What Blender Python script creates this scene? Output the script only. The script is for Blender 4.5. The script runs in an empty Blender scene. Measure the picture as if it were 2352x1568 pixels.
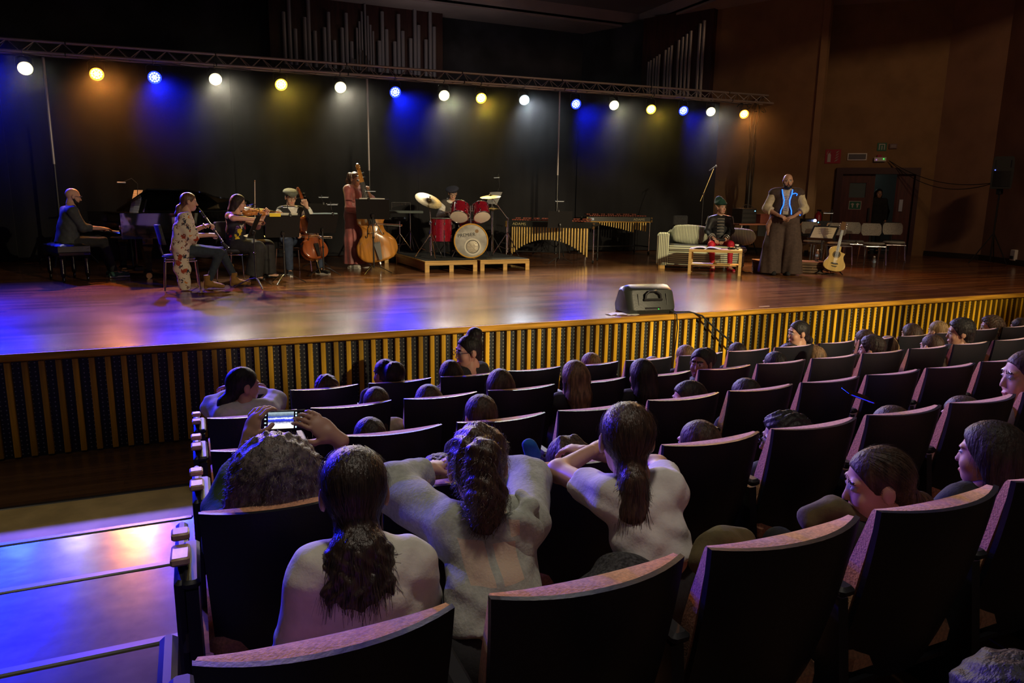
import bpy, bmesh, math, random
import numpy as np
from mathutils import Matrix, Vector, Euler
random.seed(7); RNG = np.random.default_rng(7)
PI = math.pi
SC = bpy.context.scene
COL = SC.collection

# ------------------------------------------------------------------ camera
cam_d = bpy.data.cameras.new('camera'); cam = bpy.data.objects.new('camera', cam_d); COL.objects.link(cam)
SC.camera = cam
def cam_axes(pitch, yaw, roll):
    cy, sy = math.cos(yaw), math.sin(yaw)
    fw = Vector((sy*math.cos(pitch), cy*math.cos(pitch), -math.sin(pitch)))
    rt = Vector((cy, -sy, 0)); up = rt.cross(fw)
    return (math.cos(roll)*rt+math.sin(roll)*up, -math.sin(roll)*rt+math.cos(roll)*up, fw)
_r, _u, _f = cam_axes(.193, .416, .014)
cam.matrix_world = Matrix(((_r.x, _u.x, -_f.x, 0), (_r.y, _u.y, -_f.y, 0), (_r.z, _u.z, -_f.z, 1.27), (0, 0, 0, 1)))
cam_d.sensor_width = 36; cam_d.lens = 1661/2352*36; cam_d.clip_start = .05; cam_d.clip_end = 200

# ------------------------------------------------------------------ world, exposure
SC.view_settings.view_transform = 'Standard'; SC.view_settings.look = 'None'
SC.view_settings.gamma = 1; SC.view_settings.use_curve_mapping = False
SC.view_settings.exposure = 0.0
wd = bpy.data.worlds.new('world'); SC.world = wd; wd.use_nodes = True
wd.node_tree.nodes['Background'].inputs[0].default_value = (.54, .47, .45, 1)
wd.node_tree.nodes['Background'].inputs[1].default_value = .075
SC.cycles.max_bounces = 5; SC.cycles.diffuse_bounces = 2; SC.cycles.glossy_bounces = 3
SC.cycles.transmission_bounces = 4; SC.cycles.volume_bounces = 0; SC.cycles.transparent_max_bounces = 6
SC.cycles.sample_clamp_indirect = 4; SC.cycles.caustics_reflective = False; SC.cycles.caustics_refractive = False

def spot(name, loc, aim, power, col, size, blend=.4, rad=.05, vol=1.0):
    l = bpy.data.lights.new(name, 'SPOT'); l.energy = power; l.color = col; l.spot_size = math.radians(size)
    l.spot_blend = blend; l.shadow_soft_size = rad
    o = bpy.data.objects.new(name, l); COL.objects.link(o); o.location = loc
    o.rotation_euler = (Vector(aim)-Vector(loc)).to_track_quat('-Z', 'Y').to_euler()
    return o
def area(name, loc, aim, power, col, sx, sy):
    l = bpy.data.lights.new(name, 'AREA'); l.energy = power; l.color = col; l.shape = 'RECTANGLE'; l.size = sx; l.size_y = sy
    o = bpy.data.objects.new(name, l); COL.objects.link(o); o.location = loc
    o.rotation_euler = (Vector(aim)-Vector(loc)).to_track_quat('-Z', 'Y').to_euler()
    return o
# front-of-house profile spots, high at the back of the hall
FOH = (1, .80, .48)
for fx_, tx_, ty_, pw_, sz_ in ((8.5, .3, 11.8, 4200, 16), (6.5, 3.9, 10.6, 6800, 18), (7, 6.4, 9.8, 7400, 18), (9, 9.2, 10.2, 7000, 17), (10, 12.4, 11.4, 2400, 13)):
    spot('front_spot', (fx_, -9, 5.6), (tx_, ty_, .35), pw_, FOH, sz_, .35, .08)
for hx, hy, hp in ((1.0, 1.9, 420), (5.6, 2.6, 330)): spot('added_downlight', (hx, hy, 6.9), (hx, hy+.05, 0), hp, (1, .88, .72), 56, 1., .3)  # added fill over the audience, standing in for light bounced in the hall
spot('added_downlight', (-1.6, 4.3, 6.9), (-1.6, 4.9, -.8), 150, (1, .82, .50), 34, 1., .3)  # extra fill added to brighten the first aisle tread
area('added_organ_fill', (6, 17.6, 4.0), (6.5, 18.6, 6.3), 9, (.95, .80, .78), 2.5, .4)  # unseen upward fill added for organ and ceiling, replaces bounced lamp light
# added fill on the right-hand wall, in place of scattered stage light
area('added_wall_fill', (11.5, 2.5, 7.2), (16.5, 11.5, 3.2), 130, (1, .62, .34), 1.2, .4)
# work light in the corridor behind the open door
area('corridor_light', (17.6, 15.6, 2.3), (17.2, 14.6, 1.2), 2.2, (.6, .8, .7), .6, .6)

# lamps of the truss: x, colour key, aim x, aim y   (light objects; their housings are built further down)
LC = {'w': (1, .90, .66), 'c': (.80, .90, 1), 'o': (1, .33, .06), 'b': (.004, .012, 1), 'y': (1, .66, .10)}
def truss_z(x): return 3.80 + .0118*x
LAMPS = [(-4.2, 'b', 3.35, 0), (-3.25, 'b', 3.36, 0), (-2.36, 'w', 3.33, 1), (-1.32, 'o', 3.32, 0), (-.42, 'b', 3.33, 0), (.58, 'w', 3.38, 1), (1.73, 'y', 3.37, 0),  # first blue lamp is added out of view to tint the stage floor
         (2.84, 'w', 3.40, 1), (3.93, 'b', 3.38, 0), (4.96, 'w', 3.39, 1), (5.78, 'y', 3.39, 0), (6.78, 'c', 3.42, 1),
         (8.05, 'b', 3.41, 0), (9.04, 'w', 3.45, 1), (10.05, 'y', 3.42, 0), (10.97, 'b', 3.44, 0), (11.78, 'w', 3.47, 1), (12.81, 'o', 3.47, 0)]
LAMP_DIR = []
for _i, (_x, _k, _z, _par) in enumerate(LAMPS):
    ax = _x + (3.2-_x)*.30 if _x > -4 else -2.2; aim = Vector((ax, (8.8 if _k != 'b' else 7.6) if _x > -4 else 7.9, 0)); p = Vector((_x, 14.9, _z)); d = (aim-p).normalized(); LAMP_DIR.append(d)
    e = {'b': 2600, 'o': 1150, 'y': 420, 'w': 720, 'c': 720}[_k]*(1 if _x < 9 else .6)*{0: 4.5, 1: 1.3, 2: .15, 4: 1.0, 8: 1.1, 12: .8, 15: .6}.get(_i, 1)
    spot('truss_lamp_light', p+d*.16, aim+d, e, LC[_k], 58 if _par else 36 if _x < -4 else 40 if (_k == 'b' and _x > -3) else 62, .7, .07)

# ------------------------------------------------------------------ materials
MATS = {}
def nd(nt, typ, **kw):
    n = nt.nodes.new(typ)
    for k, v in kw.items():
        if hasattr(n, k): setattr(n, k, v)
    return n
def M(name, rgb, rough=.6, metal=0., spec=.4, noise=None, stretch=(1, 1, 1), bump=None, coat=0., emit=None, trans=0., sheen=0., alpha=1, rand=0., rgb2=None):
    if name in MATS: return MATS[name]
    m = bpy.data.materials.new(name); MATS[name] = m; m.use_nodes = True; nt = m.node_tree; b = nt.nodes['Principled BSDF']
    b.inputs['Base Color'].default_value = (*rgb, 1); b.inputs['Roughness'].default_value = rough; b.inputs['Metallic'].default_value = metal
    b.inputs['Specular IOR Level'].default_value = spec; b.inputs['Coat Weight'].default_value = coat; b.inputs['Coat Roughness'].default_value = .08
    b.inputs['Transmission Weight'].default_value = trans; b.inputs['Sheen Weight'].default_value = sheen; b.inputs['Alpha'].default_value = alpha
    if sheen: b.inputs['Sheen Roughness'].default_value = .4
    if emit: b.inputs['Emission Color'].default_value = (*emit[:3], 1); b.inputs['Emission Strength'].default_value = emit[3]
    L = nt.links.new
    if noise or bump:
        tc = nd(nt, 'ShaderNodeTexCoord'); mp = nd(nt, 'ShaderNodeMapping'); mp.inputs['Scale'].default_value = stretch
        L(tc.outputs['Object'], mp.inputs['Vector'])
    if noise:
        n = nd(nt, 'ShaderNodeTexNoise'); n.inputs['Scale'].default_value = noise[0]; n.inputs['Detail'].default_value = 4; L(mp.outputs[0], n.inputs['Vector'])
        r = nd(nt, 'ShaderNodeValToRGB'); a = noise[1]
        c1 = rgb2 if rgb2 else tuple(c*(1-a) for c in rgb); c2 = rgb if rgb2 else tuple(min(1, c*(1+a)) for c in rgb)
        r.color_ramp.elements[0].position = .35; r.color_ramp.elements[1].position = .65
        r.color_ramp.elements[0].color = (*c1, 1); r.color_ramp.elements[1].color = (*c2, 1)
        L(n.outputs['Fac'], r.inputs['Fac']); last = r.outputs[0]
    if rand:
        oi = nd(nt, 'ShaderNodeObjectInfo'); mr = nd(nt, 'ShaderNodeMapRange'); mr.inputs['To Min'].default_value = 1-rand; mr.inputs['To Max'].default_value = 1+rand*.6
        L(oi.outputs['Random'], mr.inputs['Value']); mx = nd(nt, 'ShaderNodeVectorMath', operation='SCALE')
        if noise: L(last, mx.inputs[0])
        else: mx.inputs[0].default_value = rgb
        L(mr.outputs[0], mx.inputs['Scale']); L(mx.outputs[0], b.inputs['Base Color'])
    elif noise: L(last, b.inputs['Base Color'])
    if bump:
        n2 = nd(nt, 'ShaderNodeTexNoise'); n2.inputs['Scale'].default_value = bump[0]; n2.inputs['Detail'].default_value = 3; L(mp.outputs[0], n2.inputs['Vector'])
        bp = nd(nt, 'ShaderNodeBump'); bp.inputs['Strength'].default_value = bump[1]; bp.inputs['Distance'].default_value = .01
        L(n2.outputs['Fac'], bp.inputs['Height']); L(bp.outputs[0], b.inputs['Normal'])
    return m
def stripes(name, c1, c2, axis, freq, rough=.8, duty=.5):
    if name in MATS: return MATS[name]
    m = M(name, c1, rough); nt = m.node_tree; L = nt.links.new; b = nt.nodes['Principled BSDF']
    tc = nd(nt, 'ShaderNodeTexCoord'); sp = nd(nt, 'ShaderNodeSeparateXYZ'); L(tc.outputs['Object'], sp.inputs[0])
    a = nd(nt, 'ShaderNodeMath', operation='MULTIPLY'); a.inputs[1].default_value = freq; L(sp.outputs[axis], a.inputs[0])
    f = nd(nt, 'ShaderNodeMath', operation='FRACT'); L(a.outputs[0], f.inputs[0])
    g = nd(nt, 'ShaderNodeMath', operation='GREATER_THAN'); g.inputs[1].default_value = duty; L(f.outputs[0], g.inputs[0])
    mx = nd(nt, 'ShaderNodeMix', data_type='RGBA'); mx.inputs[6].default_value = (*c1, 1); mx.inputs[7].default_value = (*c2, 1)
    L(g.outputs[0], mx.inputs[0]); L(mx.outputs[2], b.inputs['Base Color'])
    return m
def planks(name, c1, c2, rough, wid=.075, ln=1.6, rot=0., rj=.10):
    m = M(name, c1, rough, spec=.5); nt = m.node_tree; L = nt.links.new; b = nt.nodes['Principled BSDF']
    tc = nd(nt, 'ShaderNodeTexCoord'); mp = nd(nt, 'ShaderNodeMapping'); mp.inputs['Rotation'].default_value = (0, 0, rot); L(tc.outputs['Object'], mp.inputs[0])
    br = nd(nt, 'ShaderNodeTexBrick'); br.offset = .37; br.inputs['Scale'].default_value = 1; br.inputs['Brick Width'].default_value = ln; br.inputs['Row Height'].default_value = wid
    br.inputs['Mortar Size'].default_value = .0012; br.inputs['Color1'].default_value = (*c1, 1); br.inputs['Color2'].default_value = (*c2, 1); br.inputs['Mortar'].default_value = tuple(c*.35 for c in c1)+(1,)
    L(mp.outputs[0], br.inputs['Vector'])
    mp2 = nd(nt, 'ShaderNodeMapping'); mp2.inputs['Scale'].default_value = (.8, 9, 1); mp2.inputs['Rotation'].default_value = (0, 0, rot); L(tc.outputs['Object'], mp2.inputs[0])
    n = nd(nt, 'ShaderNodeTexNoise'); n.inputs['Scale'].default_value = 3; n.inputs['Detail'].default_value = 6; L(mp2.outputs[0], n.inputs['Vector'])
    mr = nd(nt, 'ShaderNodeMapRange'); mr.inputs['To Min'].default_value = .55; mr.inputs['To Max'].default_value = 1.45; L(n.outputs['Fac'], mr.inputs[0])
    sc = nd(nt, 'ShaderNodeVectorMath', operation='SCALE'); L(br.outputs['Color'], sc.inputs[0]); L(mr.outputs[0], sc.inputs['Scale']); L(sc.outputs[0], b.inputs['Base Color'])
    n3 = nd(nt, 'ShaderNodeTexNoise'); n3.inputs['Scale'].default_value = 1.1; n3.inputs['Detail'].default_value = 5; L(tc.outputs['Object'], n3.inputs['Vector'])
    m3 = nd(nt, 'ShaderNodeMapRange'); m3.inputs['To Min'].default_value = rough-rj; m3.inputs['To Max'].default_value = rough+rj; L(n3.outputs['Fac'], m3.inputs[0]); L(m3.outputs[0], b.inputs['Roughness'])
    bp = nd(nt, 'ShaderNodeBump'); bp.inputs['Strength'].default_value = .28; bp.inputs['Distance'].default_value = .004; L(n.outputs['Fac'], bp.inputs['Height']); L(bp.outputs[0], b.inputs['Normal'])
    return m

# ------------------------------------------------------------------ mesh helpers
def frame_from(d, up=(0, 0, 1)):
    d = np.asarray(d, float); d = d/np.linalg.norm(d); u = np.asarray(up, float)
    if abs(d@u) > .98: u = np.array([1., 0, 0]) if abs(d[0]) < .9 else np.array([0, 1., 0])
    x = np.cross(u, d); x /= np.linalg.norm(x); return x, np.cross(d, x), d
class MB:
    def __init__(s): s.v = []; s.f = []; s.m = []; s.cm = 0
    def add(s, V, F, mi=None):
        o = len(s.v); s.v += [tuple(map(float, p)) for p in V]; s.f += [tuple(int(i)+o for i in f) for f in F]
        s.m += list(mi) if mi is not None else [s.cm]*len(F); return s
    def hexa(s, p):  # 4 bottom ccw, 4 top
        return s.add(p, [(3, 2, 1, 0), (4, 5, 6, 7), (0, 1, 5, 4), (1, 2, 6, 5), (2, 3, 7, 6), (3, 0, 4, 7)])
    def box(s, c, d, rz=0., R=None):
        q = []
        for z in (-.5, .5):
            for x, y in ((-.5, -.5), (.5, -.5), (.5, .5), (-.5, .5)): q.append(np.array([x*d[0], y*d[1], z*d[2]]))
        if rz: cz, sz = math.cos(rz), math.sin(rz); R = np.array([[cz, -sz, 0], [sz, cz, 0], [0, 0, 1]])
        if R is not None: q = [R@p for p in q]
        return s.hexa([p+np.array(c, float) for p in q])
    def bbox(s, c, d, b=.01, rz=0., R=None):  # box with chamfered edges
        V = []; F = []
        hx, hy, hz = (max(x/2, b*1.01) for x in d)
        rings = [(hz*-1, b), (-hz+b, 0), (hz-b, 0), (hz, b)]
        for z, i in rings:
            x, y = hx-i, hy-i; cb = b*.999 if i == 0 else b*.5
            for px, py in ((-x+cb, -y), (x-cb, -y), (x, -y+cb), (x, y-cb), (x-cb, y), (-x+cb, y), (-x, y-cb), (-x, -y+cb)): V.append(np.array([px, py, z]))
        for k in range(3):
            for j in range(8): F.append((k*8+j, k*8+(j+1) % 8, k*8+8+(j+1) % 8, k*8+8+j))
        F.append(tuple(range(7, -1, -1))); F.append(tuple(range(24, 32)))
        if rz: cz, sz = math.cos(rz), math.sin(rz); R = np.array([[cz, -sz, 0], [sz, cz, 0], [0, 0, 1]])
        if R is not None: V = [R@p for p in V]
        return s.add([p+np.array(c, float) for p in V], F)
    def tube(s, pts, r, n=8, caps=True, closed=False, flat=1.):
        pts = [np.array(p, float) for p in pts]; k = len(pts); rr = [r]*k if np.isscalar(r) else r; V = []; F = []
        up = None
        for i, p in enumerate(pts):
            a = pts[i-1] if (i > 0 or closed) else p; b = pts[(i+1) % k] if (i < k-1 or closed) else p
            d = b-a; d = d/(np.linalg.norm(d)+1e-9)
            if up is None: x, y, _ = frame_from(d)
            else: x = np.cross(up, d); x = x/(np.linalg.norm(x)+1e-9); y = np.cross(d, x)
            up = y
            for j in range(n):
                t = 2*PI*j/n; V.append(p+rr[i]*(math.cos(t)*x+math.sin(t)*y*flat))
        for i in range(k if closed else k-1):
            for j in range(n): a = i*n; b = ((i+1) % k)*n; F.append((a+j, a+(j+1) % n, b+(j+1) % n, b+j))
        if caps and not closed: F.append(tuple(range(n-1, -1, -1))); F.append(tuple((k-1)*n+j for j in range(n)))
        return s.add(V, F)
    def cyl(s, a, b, r, r2=None, n=12): return s.tube([a, b], [r, r if r2 is None else r2], n)
    def lathe(s, prof, n=20, c=(0, 0, 0), ax=(0, 0, 1), caps=True):
        x, y, d = frame_from(ax); c = np.array(c, float); V = []; F = []
        for r, z in prof:
            for j in range(n): t = 2*PI*j/n; V.append(c+d*z+r*(math.cos(t)*x+math.sin(t)*y))
        for i in range(len(prof)-1):
            for j in range(n): F.append((i*n+j, i*n+(j+1) % n, i*n+n+(j+1) % n, i*n+n+j))
        if caps: F.append(tuple(range(n-1, -1, -1))); k = (len(prof)-1)*n; F.append(tuple(k+j for j in range(n)))
        return s.add(V, F)
    def ring(s, c, ax, R, r, n=24, m=8):
        x, y, d = frame_from(ax); c = np.array(c, float)
        return s.tube([c+R*(math.cos(2*PI*i/n)*x+math.sin(2*PI*i/n)*y) for i in range(n)], r, m, closed=True)
    def prism(s, poly, z0, z1, R=None, c=(0, 0, 0)):
        k = len(poly); V = [np.array([x, y, z0]) for x, y in poly]+[np.array([x, y, z1]) for x, y in poly]
        F = [tuple(range(k-1, -1, -1)), tuple(range(k, 2*k))]+[(i, (i+1) % k, k+(i+1) % k, k+i) for i in range(k)]
        if R is not None: V = [np.array(R)@p for p in V]
        return s.add([p+np.array(c, float) for p in V], F)
    def ell(s, c, r, n=14, m=9, R=None):
        V = []; F = []; r = np.array(r if not np.isscalar(r) else (r, r, r), float)
        for i in range(m+1):
            ph = PI*i/m-PI/2
            for j in range(n): t = 2*PI*j/n; V.append(np.array([math.cos(ph)*math.cos(t), math.cos(ph)*math.sin(t), math.sin(ph)])*r)
        for i in range(m):
            for j in range(n): F.append((i*n+j, i*n+(j+1) % n, i*n+n+(j+1) % n, i*n+n+j))
        if R is not None: V = [R@p for p in V]
        return s.add([p+np.array(c, float) for p in V], F)
    def loft(s, rings, caps=True, closed=True):
        n = len(rings[0]); V = [p for r in rings for p in r]; F = []
        for i in range(len(rings)-1):
            for j in range(n if closed else n-1): F.append((i*n+j, i*n+(j+1) % n, i*n+n+(j+1) % n, i*n+n+j))
        if caps and closed: F.append(tuple(range(n-1, -1, -1))); k = (len(rings)-1)*n; F.append(tuple(k+j for j in range(n)))
        return s.add(V, F)
    def grid(s, fn, nu, nv, thick=None):
        V = [np.array(fn(i/nu, j/nv), float) for j in range(nv+1) for i in range(nu+1)]; w = nu+1
        F = [(j*w+i, j*w+i+1, j*w+w+i+1, j*w+w+i) for j in range(nv) for i in range(nu)]
        if thick is not None:
            k = len(V); V2 = [p+np.array(thick, float) for p in V]; F2 = [tuple(x+k for x in reversed(f)) for f in F]
            edge = [i for i in range(w)]+[j*w+nu for j in range(1, nv+1)]+[nv*w+i for i in range(nu-1, -1, -1)]+[j*w for j in range(nv-1, 0, -1)]
            E = [(edge[(q+1) % len(edge)], edge[q], edge[q]+k, edge[(q+1) % len(edge)]+k) for q in range(len(edge))]
            V += V2; F += F2+E
        return s.add(V, F)
    def xf(s, R=None, t=(0, 0, 0)):
        A = np.array(s.v)
        if R is not None: A = A@np.array(R).T
        s.v = [tuple(p) for p in A+np.array(t)]; return s
    def mesh(s, name, mats, smooth=True, angle=35):
        me = bpy.data.meshes.new(name); me.from_pydata(s.v, [], s.f)
        for m in (mats if isinstance(mats, (list, tuple)) else [mats]): me.materials.append(m)
        if any(s.m): me.polygons.foreach_set('material_index', s.m)
        if smooth: me.shade_smooth(); me.set_sharp_from_angle(angle=math.radians(angle))
        me.update(); return me
    def build(s, name, mats, parent=None, smooth=True, angle=35, **kw):
        return link(name, s.mesh(name, mats, smooth, angle), parent, **kw)
def link(name, me, parent=None, loc=None, rz=None, label=None, cat=None, group=None, kind=None, rot=None):
    o = bpy.data.objects.new(name, me); COL.objects.link(o)
    if parent is not None: o.parent = parent
    if loc is not None: o.location = loc
    if rz is not None: o.rotation_euler = (0, 0, rz)
    if rot is not None: o.rotation_euler = rot
    return tag(o, label, cat, group, kind)
def tag(o, label=None, cat=None, group=None, kind=None):
    for k, v in (('label', label), ('category', cat), ('group', group), ('kind', kind)):
        if v: o[k] = v
    return o
def thing(name, label, cat, loc=(0, 0, 0), rz=0., group=None, scale=1., rot=None):
    o = link(name, None, None, loc, rz, label, cat, group, rot=rot); o.scale = (scale,)*3; return o
def dup(o, loc=None, rz=None, label=None, group=None, parent=None):
    c = o.copy(); COL.objects.link(c)
    if parent is not None: c.parent = parent
    if loc is not None: c.location = loc
    if rz is not None: c.rotation_euler = (0, 0, rz)
    if label: c['label'] = label
    if group: c['group'] = group
    for ch in o.children: dup(ch, parent=c)
    return c
def Rz(a): c, s = math.cos(a), math.sin(a); return np.array([[c, -s, 0], [s, c, 0], [0, 0, 1.]])
def Rx(a): c, s = math.cos(a), math.sin(a); return np.array([[1., 0, 0], [0, c, -s], [0, s, c]])
def Ry(a): c, s = math.cos(a), math.sin(a); return np.array([[c, 0, s], [0, 1., 0], [-s, 0, c]])
def smoothpoly(pts, n=4):
    out = []; k = len(pts); P = np.array(pts, float)
    for i in range(k-1):
        p0, p1, p2, p3 = P[max(i-1, 0)], P[i], P[i+1], P[min(i+2, k-1)]
        for j in range(n):
            t = j/n; out.append(.5*((2*p1)+(-p0+p2)*t+(2*p0-5*p1+4*p2-p3)*t*t+(-p0+3*p1-3*p2+p3)*t**3))
    out.append(P[-1]); return out
def text(name, body, size, mat, parent, loc, rot, ext=.001, label=None, sx=1.):
    cu = bpy.data.curves.new(name, 'FONT'); cu.body = body; cu.size = size; cu.extrude = ext; cu.align_x = 'CENTER'; cu.align_y = 'CENTER'; cu.resolution_u = 3
    cu.materials.append(mat); t = bpy.data.objects.new(name, cu); COL.objects.link(t); me = bpy.data.meshes.new_from_object(t.evaluated_get(bpy.context.evaluated_depsgraph_get())); bpy.data.objects.remove(t); me.name = name
    o = bpy.data.objects.new(name, me); COL.objects.link(o); o.parent = parent; o.location = loc; o.rotation_euler = rot; o.scale = (sx, 1, 1)
    return tag(o, label)

# common materials
CHROME = M('chrome', (.75, .75, .78), .12, 1.); STEEL = M('dull_steel', (.42, .42, .44), .35, 1.); ALU = M('truss_aluminium', (.50, .46, .45), .42, .55)
BLACK = M('black_plastic', (.012, .012, .013), .45); BLACKM = M('black_metal', (.015, .015, .016), .35, spec=.5); GLOSSK = M('piano_black', (.004, .004, .005), .06, spec=.5, coat=.15)
RUBBER = M('rubber', (.01, .01, .01), .8); PAPER = M('paper', (.75, .74, .70), .8); BRASS = M('brass', (.75, .52, .2), .28, 1.)
WOODY = M('golden_oak', (.52, .26, .022), .6, noise=(4, .32), stretch=(.5, 8, 8), spec=.25); WHITE = M('white_plastic', (.75, .75, .73), .5)
# ================================================================== the hall
YS = 6.85                                            # stage front
def slab(name, poly, z0, z1, mat, **kw): return MB().prism(poly, z0, z1).build(name, mat, kind='structure', smooth=False, **kw)
STAGEW = planks('stage_parquet', (.26, .105, .040), (.095, .034, .014), .18, wid=.10, ln=1.9, rj=.05)
HALLW = planks('hall_parquet', (.15, .075, .035), (.10, .048, .024), .26, wid=.09)
slab('floor_stage', [(-7.5, YS), (15.8, YS), (15.8, 8.6), (16.62, 9.98), (17.48, 11.55), (17.45, 13.1), (15.6, 15), (12, 21), (-7.5, 21)], -.06, 0, STAGEW)
slab('floor', [(-7.5, -4), (16, -4), (16, YS+.05), (-7.5, YS+.05)], -1.0, -.897, HALLW)
# stage front: oak nosing, perforated dark panel, vertical slats
sf = thing('wall_stage_front', None, None); sf['kind'] = 'structure'
PERF = M('perforated_panel', (.018, .022, .024), .5); _nt = PERF.node_tree
def perf_nodes(nt):
    L = nt.links.new; b = nt.nodes['Principled BSDF']; tc = nd(nt, 'ShaderNodeTexCoord'); sp = nd(nt, 'ShaderNodeSeparateXYZ'); L(tc.outputs['Object'], sp.inputs[0]); out = []
    for ax, f in ((0, 26.), (2, 26.)):
        a = nd(nt, 'ShaderNodeMath', operation='MULTIPLY'); a.inputs[1].default_value = f; L(sp.outputs[ax], a.inputs[0])
        r = nd(nt, 'ShaderNodeMath', operation='FRACT'); L(a.outputs[0], r.inputs[0]); s = nd(nt, 'ShaderNodeMath', operation='SUBTRACT'); s.inputs[1].default_value = .5; L(r.outputs[0], s.inputs[0])
        q = nd(nt, 'ShaderNodeMath', operation='MULTIPLY'); L(s.outputs[0], q.inputs[0]); L(s.outputs[0], q.inputs[1]); out.append(q)
    ad = nd(nt, 'ShaderNodeMath', operation='ADD'); L(out[0].outputs[0], ad.inputs[0]); L(out[1].outputs[0], ad.inputs[1])
    lt = nd(nt, 'ShaderNodeMath', operation='LESS_THAN'); lt.inputs[1].default_value = .02; L(ad.outputs[0], lt.inputs[0])
    mx = nd(nt, 'ShaderNodeMix', data_type='RGBA'); mx.inputs[6].default_value = (.016, .02, .021, 1); mx.inputs[7].default_value = (.30, .30, .24, 1); L(lt.outputs[0], mx.inputs[0]); L(mx.outputs[2], b.inputs['Base Color'])
perf_nodes(_nt)
MB().box((4.15, YS+.06, -.48), (23.3, .04, .84)).build('backing_panel', PERF, sf, smooth=False)
MB().bbox((4.15, YS+.01, -.034), (23.3, .10, .064), .012).build('stage_nosing', WOODY, sf)
SLATW = M('slat_oak', (.66, .37, .014), .5, noise=(3, .25), stretch=(8, 8, .6), rand=.38, spec=.3)
_sl = MB().box((0, 0, 0), (.042, .045, .80)).mesh('slat', SLATW, False)
for i in range(174): link('slat', _sl, sf, loc=(-4.9+i*.1195, YS+.02, -.478))
# raked auditorium: one tread per row in the aisle, platforms under the seats
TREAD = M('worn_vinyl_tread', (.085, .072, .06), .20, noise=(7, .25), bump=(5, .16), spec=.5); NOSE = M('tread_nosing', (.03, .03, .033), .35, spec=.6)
BEIGE_LIT = M('tread_beige_lit', (.62, .47, .20), .75, noise=(5, .15))  # beige first tread, yellow front light put into its colour
FL = lambda n: -.897+.132*(n-1)                       # floor level of row n
ROWY = {n: 5.018-.95*(n-1) for n in range(1, 8)}
st = thing('floor_raked_steps', None, None); st['kind'] = 'structure'
edges = [5.40, 4.50, 3.66, 2.76, 1.86, .95, .05, -.9]
for i in range(7):
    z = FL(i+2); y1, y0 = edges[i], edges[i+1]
    MB().box((-3.9, (y0+y1)/2-.05, (z-.9)/2), (7.6, y1-y0+.1, z+.9)).build('tread', BEIGE_LIT if i == 0 else TREAD, st, smooth=False)
    MB().bbox((-3.9, y1+.005, z-.012), (7.6, .05, .036), .008).build('nosing', NOSE, st)
    MB().box((7.95, (y0+y1)/2-.05, (z-.9)/2), (16.1, y1-y0+.1, z+.9)).build('seat_platform', HALLW, st, smooth=False)
# walls
PLAST = M('ochre_plaster', (.26, .155, .075), .85, noise=(2.2, .10), bump=(70, .25)); PLAST2 = M('pink_ochre_plaster', (.27, .155, .10), .85, noise=(1.6, .12), bump=(60, .3))
DARKW = M('dark_mural', (.035, .036, .045), .8, noise=(.9, .6)); CEIL = M('ceiling_plaster', (.42, .35, .33), .9, noise=(1, .1))
ORGW = M('organ_case_wood', (.05, .014, .012), .5, noise=(3, .3), stretch=(6, 6, .5)); SKIRT = M('dark_skirting', (.03, .022, .018), .5)
def wallseg(name, a, b, z0, z1, mat, t=.15, **kw):
    a = np.array(a, float); b = np.array(b, float); d = (b-a)/np.linalg.norm(b-a); n = np.array([d[1], -d[0]])*t
    return slab(name, [tuple(a), tuple(b), tuple(b-n), tuple(a-n)], z0, z1, mat, **kw)
ZC = 6.3
wallseg('wall_back', (-7.5, 20.5), (11.3, 20.5), 0, ZC, DARKW)
wallseg('wall_right_mural', (11.27, 20.5), (12.19, 18.36), 0, ZC, DARKW); wallseg('wall_right_shell', (12.19, 18.36), (14.18, 13.73), 0, ZC, PLAST)
wallseg('wall_right_return', (14.18, 13.73), (15.28, 14.84), 0, 7.5, PLAST)
wallseg('wall_right_side', (17.42, 12.98), (17.47, 11.55), 0, 7.5, PLAST2)
wallseg('wall_right_angle', (17.47, 11.55), (16.60, 9.98), 0, 7.5, PLAST2)
wallseg('wall_right_hall', (16.60, 9.98), (15.75, 8.55), 0, 7.5, PLAST2)
wallseg('wall_right_house', (15.75, 8.55), (15.75, -4), -.9, 7.5, PLAST2)
wallseg('wall_left', (-7.5, -4), (-7.5, 20.5), -.9, 7.5, DARKW)
# door wall with opening
A = np.array([15.28, 14.84]); B = np.array([17.42, 12.98]); DW = (B-A)/np.linalg.norm(B-A); DN = np.array([-DW[1], DW[0]])*-1   # DN points into the room
dl = np.linalg.norm(B-A)
def onwall(s, off=0.): return A+DW*s+DN*off
s_of = lambda x: (x-15.28)/DW[0]
sL, sR = s_of(15.68), s_of(17.17)
wallseg('wall_door_left', onwall(0), onwall(sL), 0, 7.5, PLAST); wallseg('wall_door_right', onwall(sR), onwall(dl), 0, 7.5, PLAST); wallseg('wall_door_above', onwall(sL), onwall(sR), 2.22, 7.5, PLAST)
ang = math.atan2(DW[1], DW[0])
def wbox(mb, s0, s1, z0, z1, off, th): c = onwall((s0+s1)/2, off); return mb.box((c[0], c[1], (z0+z1)/2), (s1-s0, th, z1-z0), rz=ang)
dr = thing('door_1', None, None); dr['kind'] = 'structure'; MAH = M('mahogany_door', (.085, .022, .018), .45, noise=(3, .25), stretch=(6, 6, .6)); MAH2 = M('mahogany_frame', (.05, .014, .014), .4)
f = MB(); wbox(f, sL, sL+.16, 0, 2.22, 0, .22); wbox(f, sR-.10, sR, 0, 2.22, 0, .22); wbox(f, sL+.16, sR-.10, 2.06, 2.22, 0, .22); f.build('door_frame', MAH2, dr, smooth=False)
GLASSD = M('dim_glass', (.10, .13, .12), .1, spec=.6)
a1, a2 = s_of(15.80), s_of(16.40)
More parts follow.
